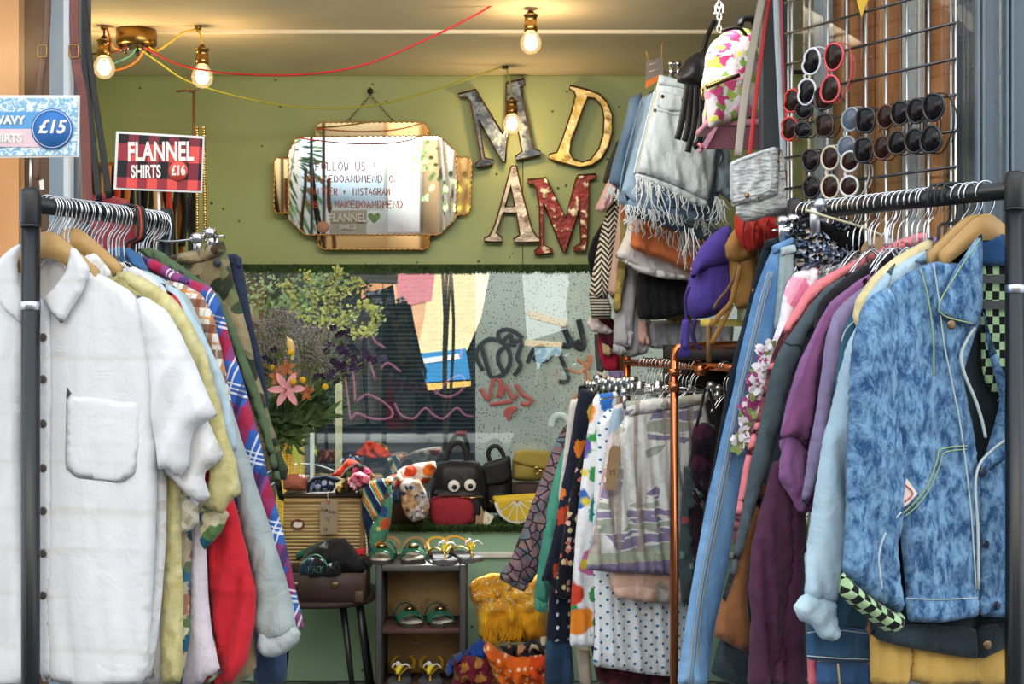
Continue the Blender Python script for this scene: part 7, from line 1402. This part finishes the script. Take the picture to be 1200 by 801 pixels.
heap('scarf', 'orange batik scarf on top of the heap at floor right', '566,756 572,751 584,760 600,768 622,768 640,764 644,803 584,803 576,786 570,770', 4.72, ob); heap('scarf', 'maroon and gold scarf crumpled in the floor heap', '530,772 540,766 560,768 576,768 582,784 588,803 526,806 532,790', 4.74, floral('maroon_gold', '#6a1c30', [(22, ['#a8763a', '#8a2038'], .3, .5, 1)]))
heap('scarf', 'royal blue scarf behind the maroon one in the heap', '544,766 552,754 562,747 574,748 578,758 576,768 556,770', 4.82, cloth('royal_blue', '#1f4aa8', .2)); heap('scarf', 'blue and white paisley scarf end left of the heap', '520,786 526,772 534,764 546,760 548,766 538,772 532,784 524,790', 4.76, floral('blue_paisley', '#2a4a8a', [(34, ['#c8d0e0', '#1a2a5a'], .34, .4, 1)]), .06)
heap('scarf', 'black and cream zebra-pattern scarf below the yellow shawl', '584,756 606,754 640,744 644,764 620,770 600,768', 4.80, floral('zebra_scarf', '#1f1c20', [(26, ['#b88a6a', '#d8c8b0', '#1f1c20'], .34, .6, 1)]), .08)

# ================================================================== vase and flowers
hexm = NT('yellow_glaze'); t = hexm; vo = t.n('TexVoronoi', 'Distance', Vector=t.ob(), Scale=95.0, Randomness=.2); hexm = t.fin(t.mix(t.step(vo, .3, .6), C('#b58a2a'), C('#e3bc52')), .35, bump=vo, bs=.5)
VX, VY = W(334, 5.36), 5.36; vz0 = LZ-.03; vz1 = P(0, 514, VY).z
o = obj('vase', latheg([(.036, 0), (.038, .005), (.036, .05), (.033, (vz1-vz0)*.8), (.036, vz1-vz0), (.031, vz1-vz0), (.028, .03), (.001, .028)], 24), hexm, None, (VX, VY, vz0)); tag(o, 'yellow honeycomb-textured vase on the ledge behind left rail', 'vase')
vtop = Vector((VX, VY, vz1-.03)); stm = leafmat('stem_green', '#4a5f34', '#6f8048'); dlf = leafmat('dark_leaf', '#2a3d24', '#4c6638')
def stemto(p, r=.0022): 
    m_ = (vtop+p)/2+Vector(((p.x-vtop.x)*-.12, random.uniform(-.02, .02), .03)); return spline([vtop-Vector((0, 0, .12)), vtop, m_, p], 5)
def fl(name, label, group, tip, build, m=stm, r=.0022):
    o = thing(name, label, 'flower', vtop, 0, group); obj('stem', tubeg([p-vtop for p in stemto(tip)], r, 6), m, o); build(o, tip-vtop); return o
def petals(c, n, L, w_, up, m, o, name='petal', droop=.25, face=Vector((.1, -1, .1))):
    f = face.normalized(); a = f.orthogonal().normalized(); b = f.cross(a)
    for k in range(n):
        t_ = 2*math.pi*k/n+.3; d = (a*math.cos(t_)+b*math.sin(t_))*1+f*up; d.normalize(); s = d.cross(f).normalized(); nn = s.cross(d); V = [c]
        for i in range(1, 6):
            q = i/6; cc = c+d*L*q-f*droop*L*q*q; wv = w_*math.sin(math.pi*(q*.82+.1)); V += [cc-s*wv+f*wv*.3, cc, cc+s*wv+f*wv*.3]
        V.append(c+d*L-f*droop*L); Fc = [(0, 2, 1), (0, 3, 2)]
        for i in range(4):
            p0 = 1+3*i; Fc += [(p0, p0+1, p0+4, p0+3), (p0+1, p0+2, p0+5, p0+4)]
        Fc += [(13, 14, 16), (14, 15, 16)]; obj(name, (V, Fc), m, o)
lily = NT('lily_pink'); t = lily; f = t.noise(t.ob(), 30, 3); lily = t.fin(t.mix(f, C('#c8748a'), C('#eab4bc')), .6)
def lilyb(o, c):
    petals(c, 6, .082, .014, .45, lily, o, droop=.35, face=Vector((.15, -1, .15)))
    for k in range(5): obj('stamen', tubeg([c, c+Vector((random.uniform(-.02, .02), -.05, random.uniform(-.02, .02)))], .0013, 5), plain('stamen', '#a86a4a', .7), o)
fl('lily', 'open pink lily at the front of the vase bouquet', None, P(336, 456, 5.26), lilyb)
bb = plain('billy_yellow', '#e0b022', .9)
for x, y, Y in ((340, 413, 5.3), (318, 430, 5.32), (344, 447, 5.24), (355, 445, 5.25), (381, 453, 5.24), (312, 428, 5.36)):
    fl('billy_button', 'round yellow button flower on a thin stem in the vase', 'yellow button flowers', P(x, y, Y), lambda o, c: obj('flower_head', ballg(c, .0125, 10), bb, o))
dry = leafmat('dried_orange', '#9a5a38', '#c98a5a')
for x, y, lb in ((324, 442, 'withered orange lily left of the pink lily'), (337, 432, 'withered orange bloom above the pink lily'), (362, 461, 'withered brown lily right of the pink lily')): fl('dried_lily', lb, None, P(x, y, 5.29), lambda o, c: petals(c, 5, .05, .010, .9, dry, o, droop=.5, face=Vector((random.uniform(-.6, .6), -.8, .2))))
calla = NT('calla'); t = calla; s_ = t.sep(t.ob()); calla = t.fin(t.mix(t.noise(t.ob(), 18, 2), C('#e8dcb0'), C('#e8b84a')), .5)
fl('calla_lily', 'cream and yellow calla lily standing tall in the vase', None, P(342, 422, 5.31), lambda o, c: (obj('spathe', tubeg(spline([c, c+Vector((0, 0, .035)), c+Vector((-.008, -.004, .07)), c+Vector((-.018, -.010, .092))], 4), [.004, .006, .008, .011, .013, .015, .016, .016, .014, .010, .006, .003, .001], 10), calla, o)))
prp = NT('dark_purple'); t = prp; prp = t.fin(t.mix(t.noise(t.ob(), 30, 2), C('#1d1428'), C('#4a3260')), .8)
random.seed(5)
for k, (x, y, n) in enumerate(((398, 392, 5), (412, 420, 7), (384, 432, 6), (404, 436, 7), (425, 424, 6), (390, 412, 5), (318, 412, 3), (315, 425, 3))):
    def pb(o, c, n=n):
        for j in range(n):
            q = c+Vector((random.uniform(-.042, .042), random.uniform(-.03, .03), random.uniform(-.04, .035))); petals(q, 4, .021, .009, .7, prp, o, 'petal', .5, Vector((random.uniform(-1, 1), -1, random.uniform(-1, 1))))
            obj('twig', tubeg([c+Vector((0, 0, -.05)), q], .0012, 4), stm, o)
    fl('purple_flower', 'spray of withered dark purple flowers in the vase' if k < 6 else 'small dark purple flowers at left of the vase', 'dark purple sprays' if k < 6 else 'small dark purple flowers', P(x, y, 5.3+random.uniform(-.05, .05)), pb)
stat = NT('statice'); t = stat; stat = t.fin(t.mix(t.noise(t.ob(), 60, 2), C('#6a5f68'), C('#a898a4')), .9)
def sprayb(n, rx, rz, m, sz=.0035, leaf=False):
    def f(o, c):
        g = []; h = []
        for _ in range(n):
            d = Vector((random.gauss(0, rx*.45), random.gauss(0, rx*.35), random.uniform(-rz, rz))); g.append(ballg(c+d, random.uniform(.6, 1.2)*sz, 4))
            if random.random() < .25: h.append(tubeg([c+Vector((d.x*.4, d.y*.4, d.z-.08)), c+d], .0009, 3))
        obj('florets', join(*g), m, o); obj('branchlets', join(*h), stm, o)
    return f
for x, y, n, rx, rz in ((312, 400, 420, .07, .09), (328, 385, 380, .07, .08), (358, 405, 420, .075, .075), (372, 425, 300, .07, .06), (306, 420, 250, .05, .07)):
    fl('statice_spray', 'cloud of tiny dried mauve flowers at the back of the bouquet', 'dried mauve sprays', P(x, y, 5.36), sprayb(n, rx, rz, stat))
bud = leafmat('fresh_bud', '#9fae5c', '#c9d28a'); twig = plain('twig_bark', '#8f8a72', .8)
for pts in ([(378, 400), (400, 375), (424, 358), (438, 366)], [(374, 405), (382, 370), (392, 330), (398, 318)], [(362, 405), (352, 370), (340, 345), (336, 335)], [(372, 400), (372, 360), (362, 335), (358, 322)], [(390, 395), (416, 392), (432, 386), (440, 372)], [(378, 395), (395, 352), (412, 338), (420, 332)]):
    o = thing('blossom_branch', 'budding pale green branch rising from the vase', 'branch', vtop, 0, 'budding green branches'); path = [vtop-Vector((0, 0, .1)), vtop]+[P(x, y, 5.38) for x, y in pts]; sp = spline(path, 8)
    obj('twig', tubeg([p-vtop for p in sp], [.0035-.002*i/len(sp) for i in range(len(sp))], 6), twig, o); g = []
    for q in sp[20:]:
        for _ in range(3):
            e = q+Vector((random.uniform(-.022, .022), random.uniform(-.02, .02), random.uniform(-.018, .024))); g.append(leafg(e-vtop, (random.uniform(-1, 1), random.uniform(-1, .3), random.uniform(-.2, 1)), random.uniform(.010, .022), .006))
    obj('buds', join(*g), bud, o)
for k in range(16):
    a = random.uniform(-.9, .9); L = random.uniform(.10, .22); o = thing('foliage_stem', 'long dark green leaves massed above the vase rim', 'foliage', vtop, 0, 'dark leaves in the vase'); g = []
    tip = Vector((math.sin(a)*L*1.0+.05, random.uniform(-.09, .05), math.cos(a)*L)); sp = spline([Vector((0, 0, -.1)), Vector((0, 0, 0)), tip*.5+Vector((0, 0, .02)), tip], 5)
    for q in sp[5:]: g += [leafg(q, (random.uniform(-1, 1), random.uniform(-1, .2), random.uniform(-.2, .9)), random.uniform(.05, .10), .010, 4, .35) for _ in range(2)]
    obj('stem', tubeg(sp, .0022, 5), stm, o); obj('leaves', join(*g), dlf, o)
o = obj('drooping_leaf', leafg(P(343, 520, 5.28), (.35, -.1, -1), .10, .010, 5, .1), leafmat('lime_leaf', '#8fae3c', '#b0c860')); tag(o, 'pale lime leaf drooping over the front of the vase', 'leaf')
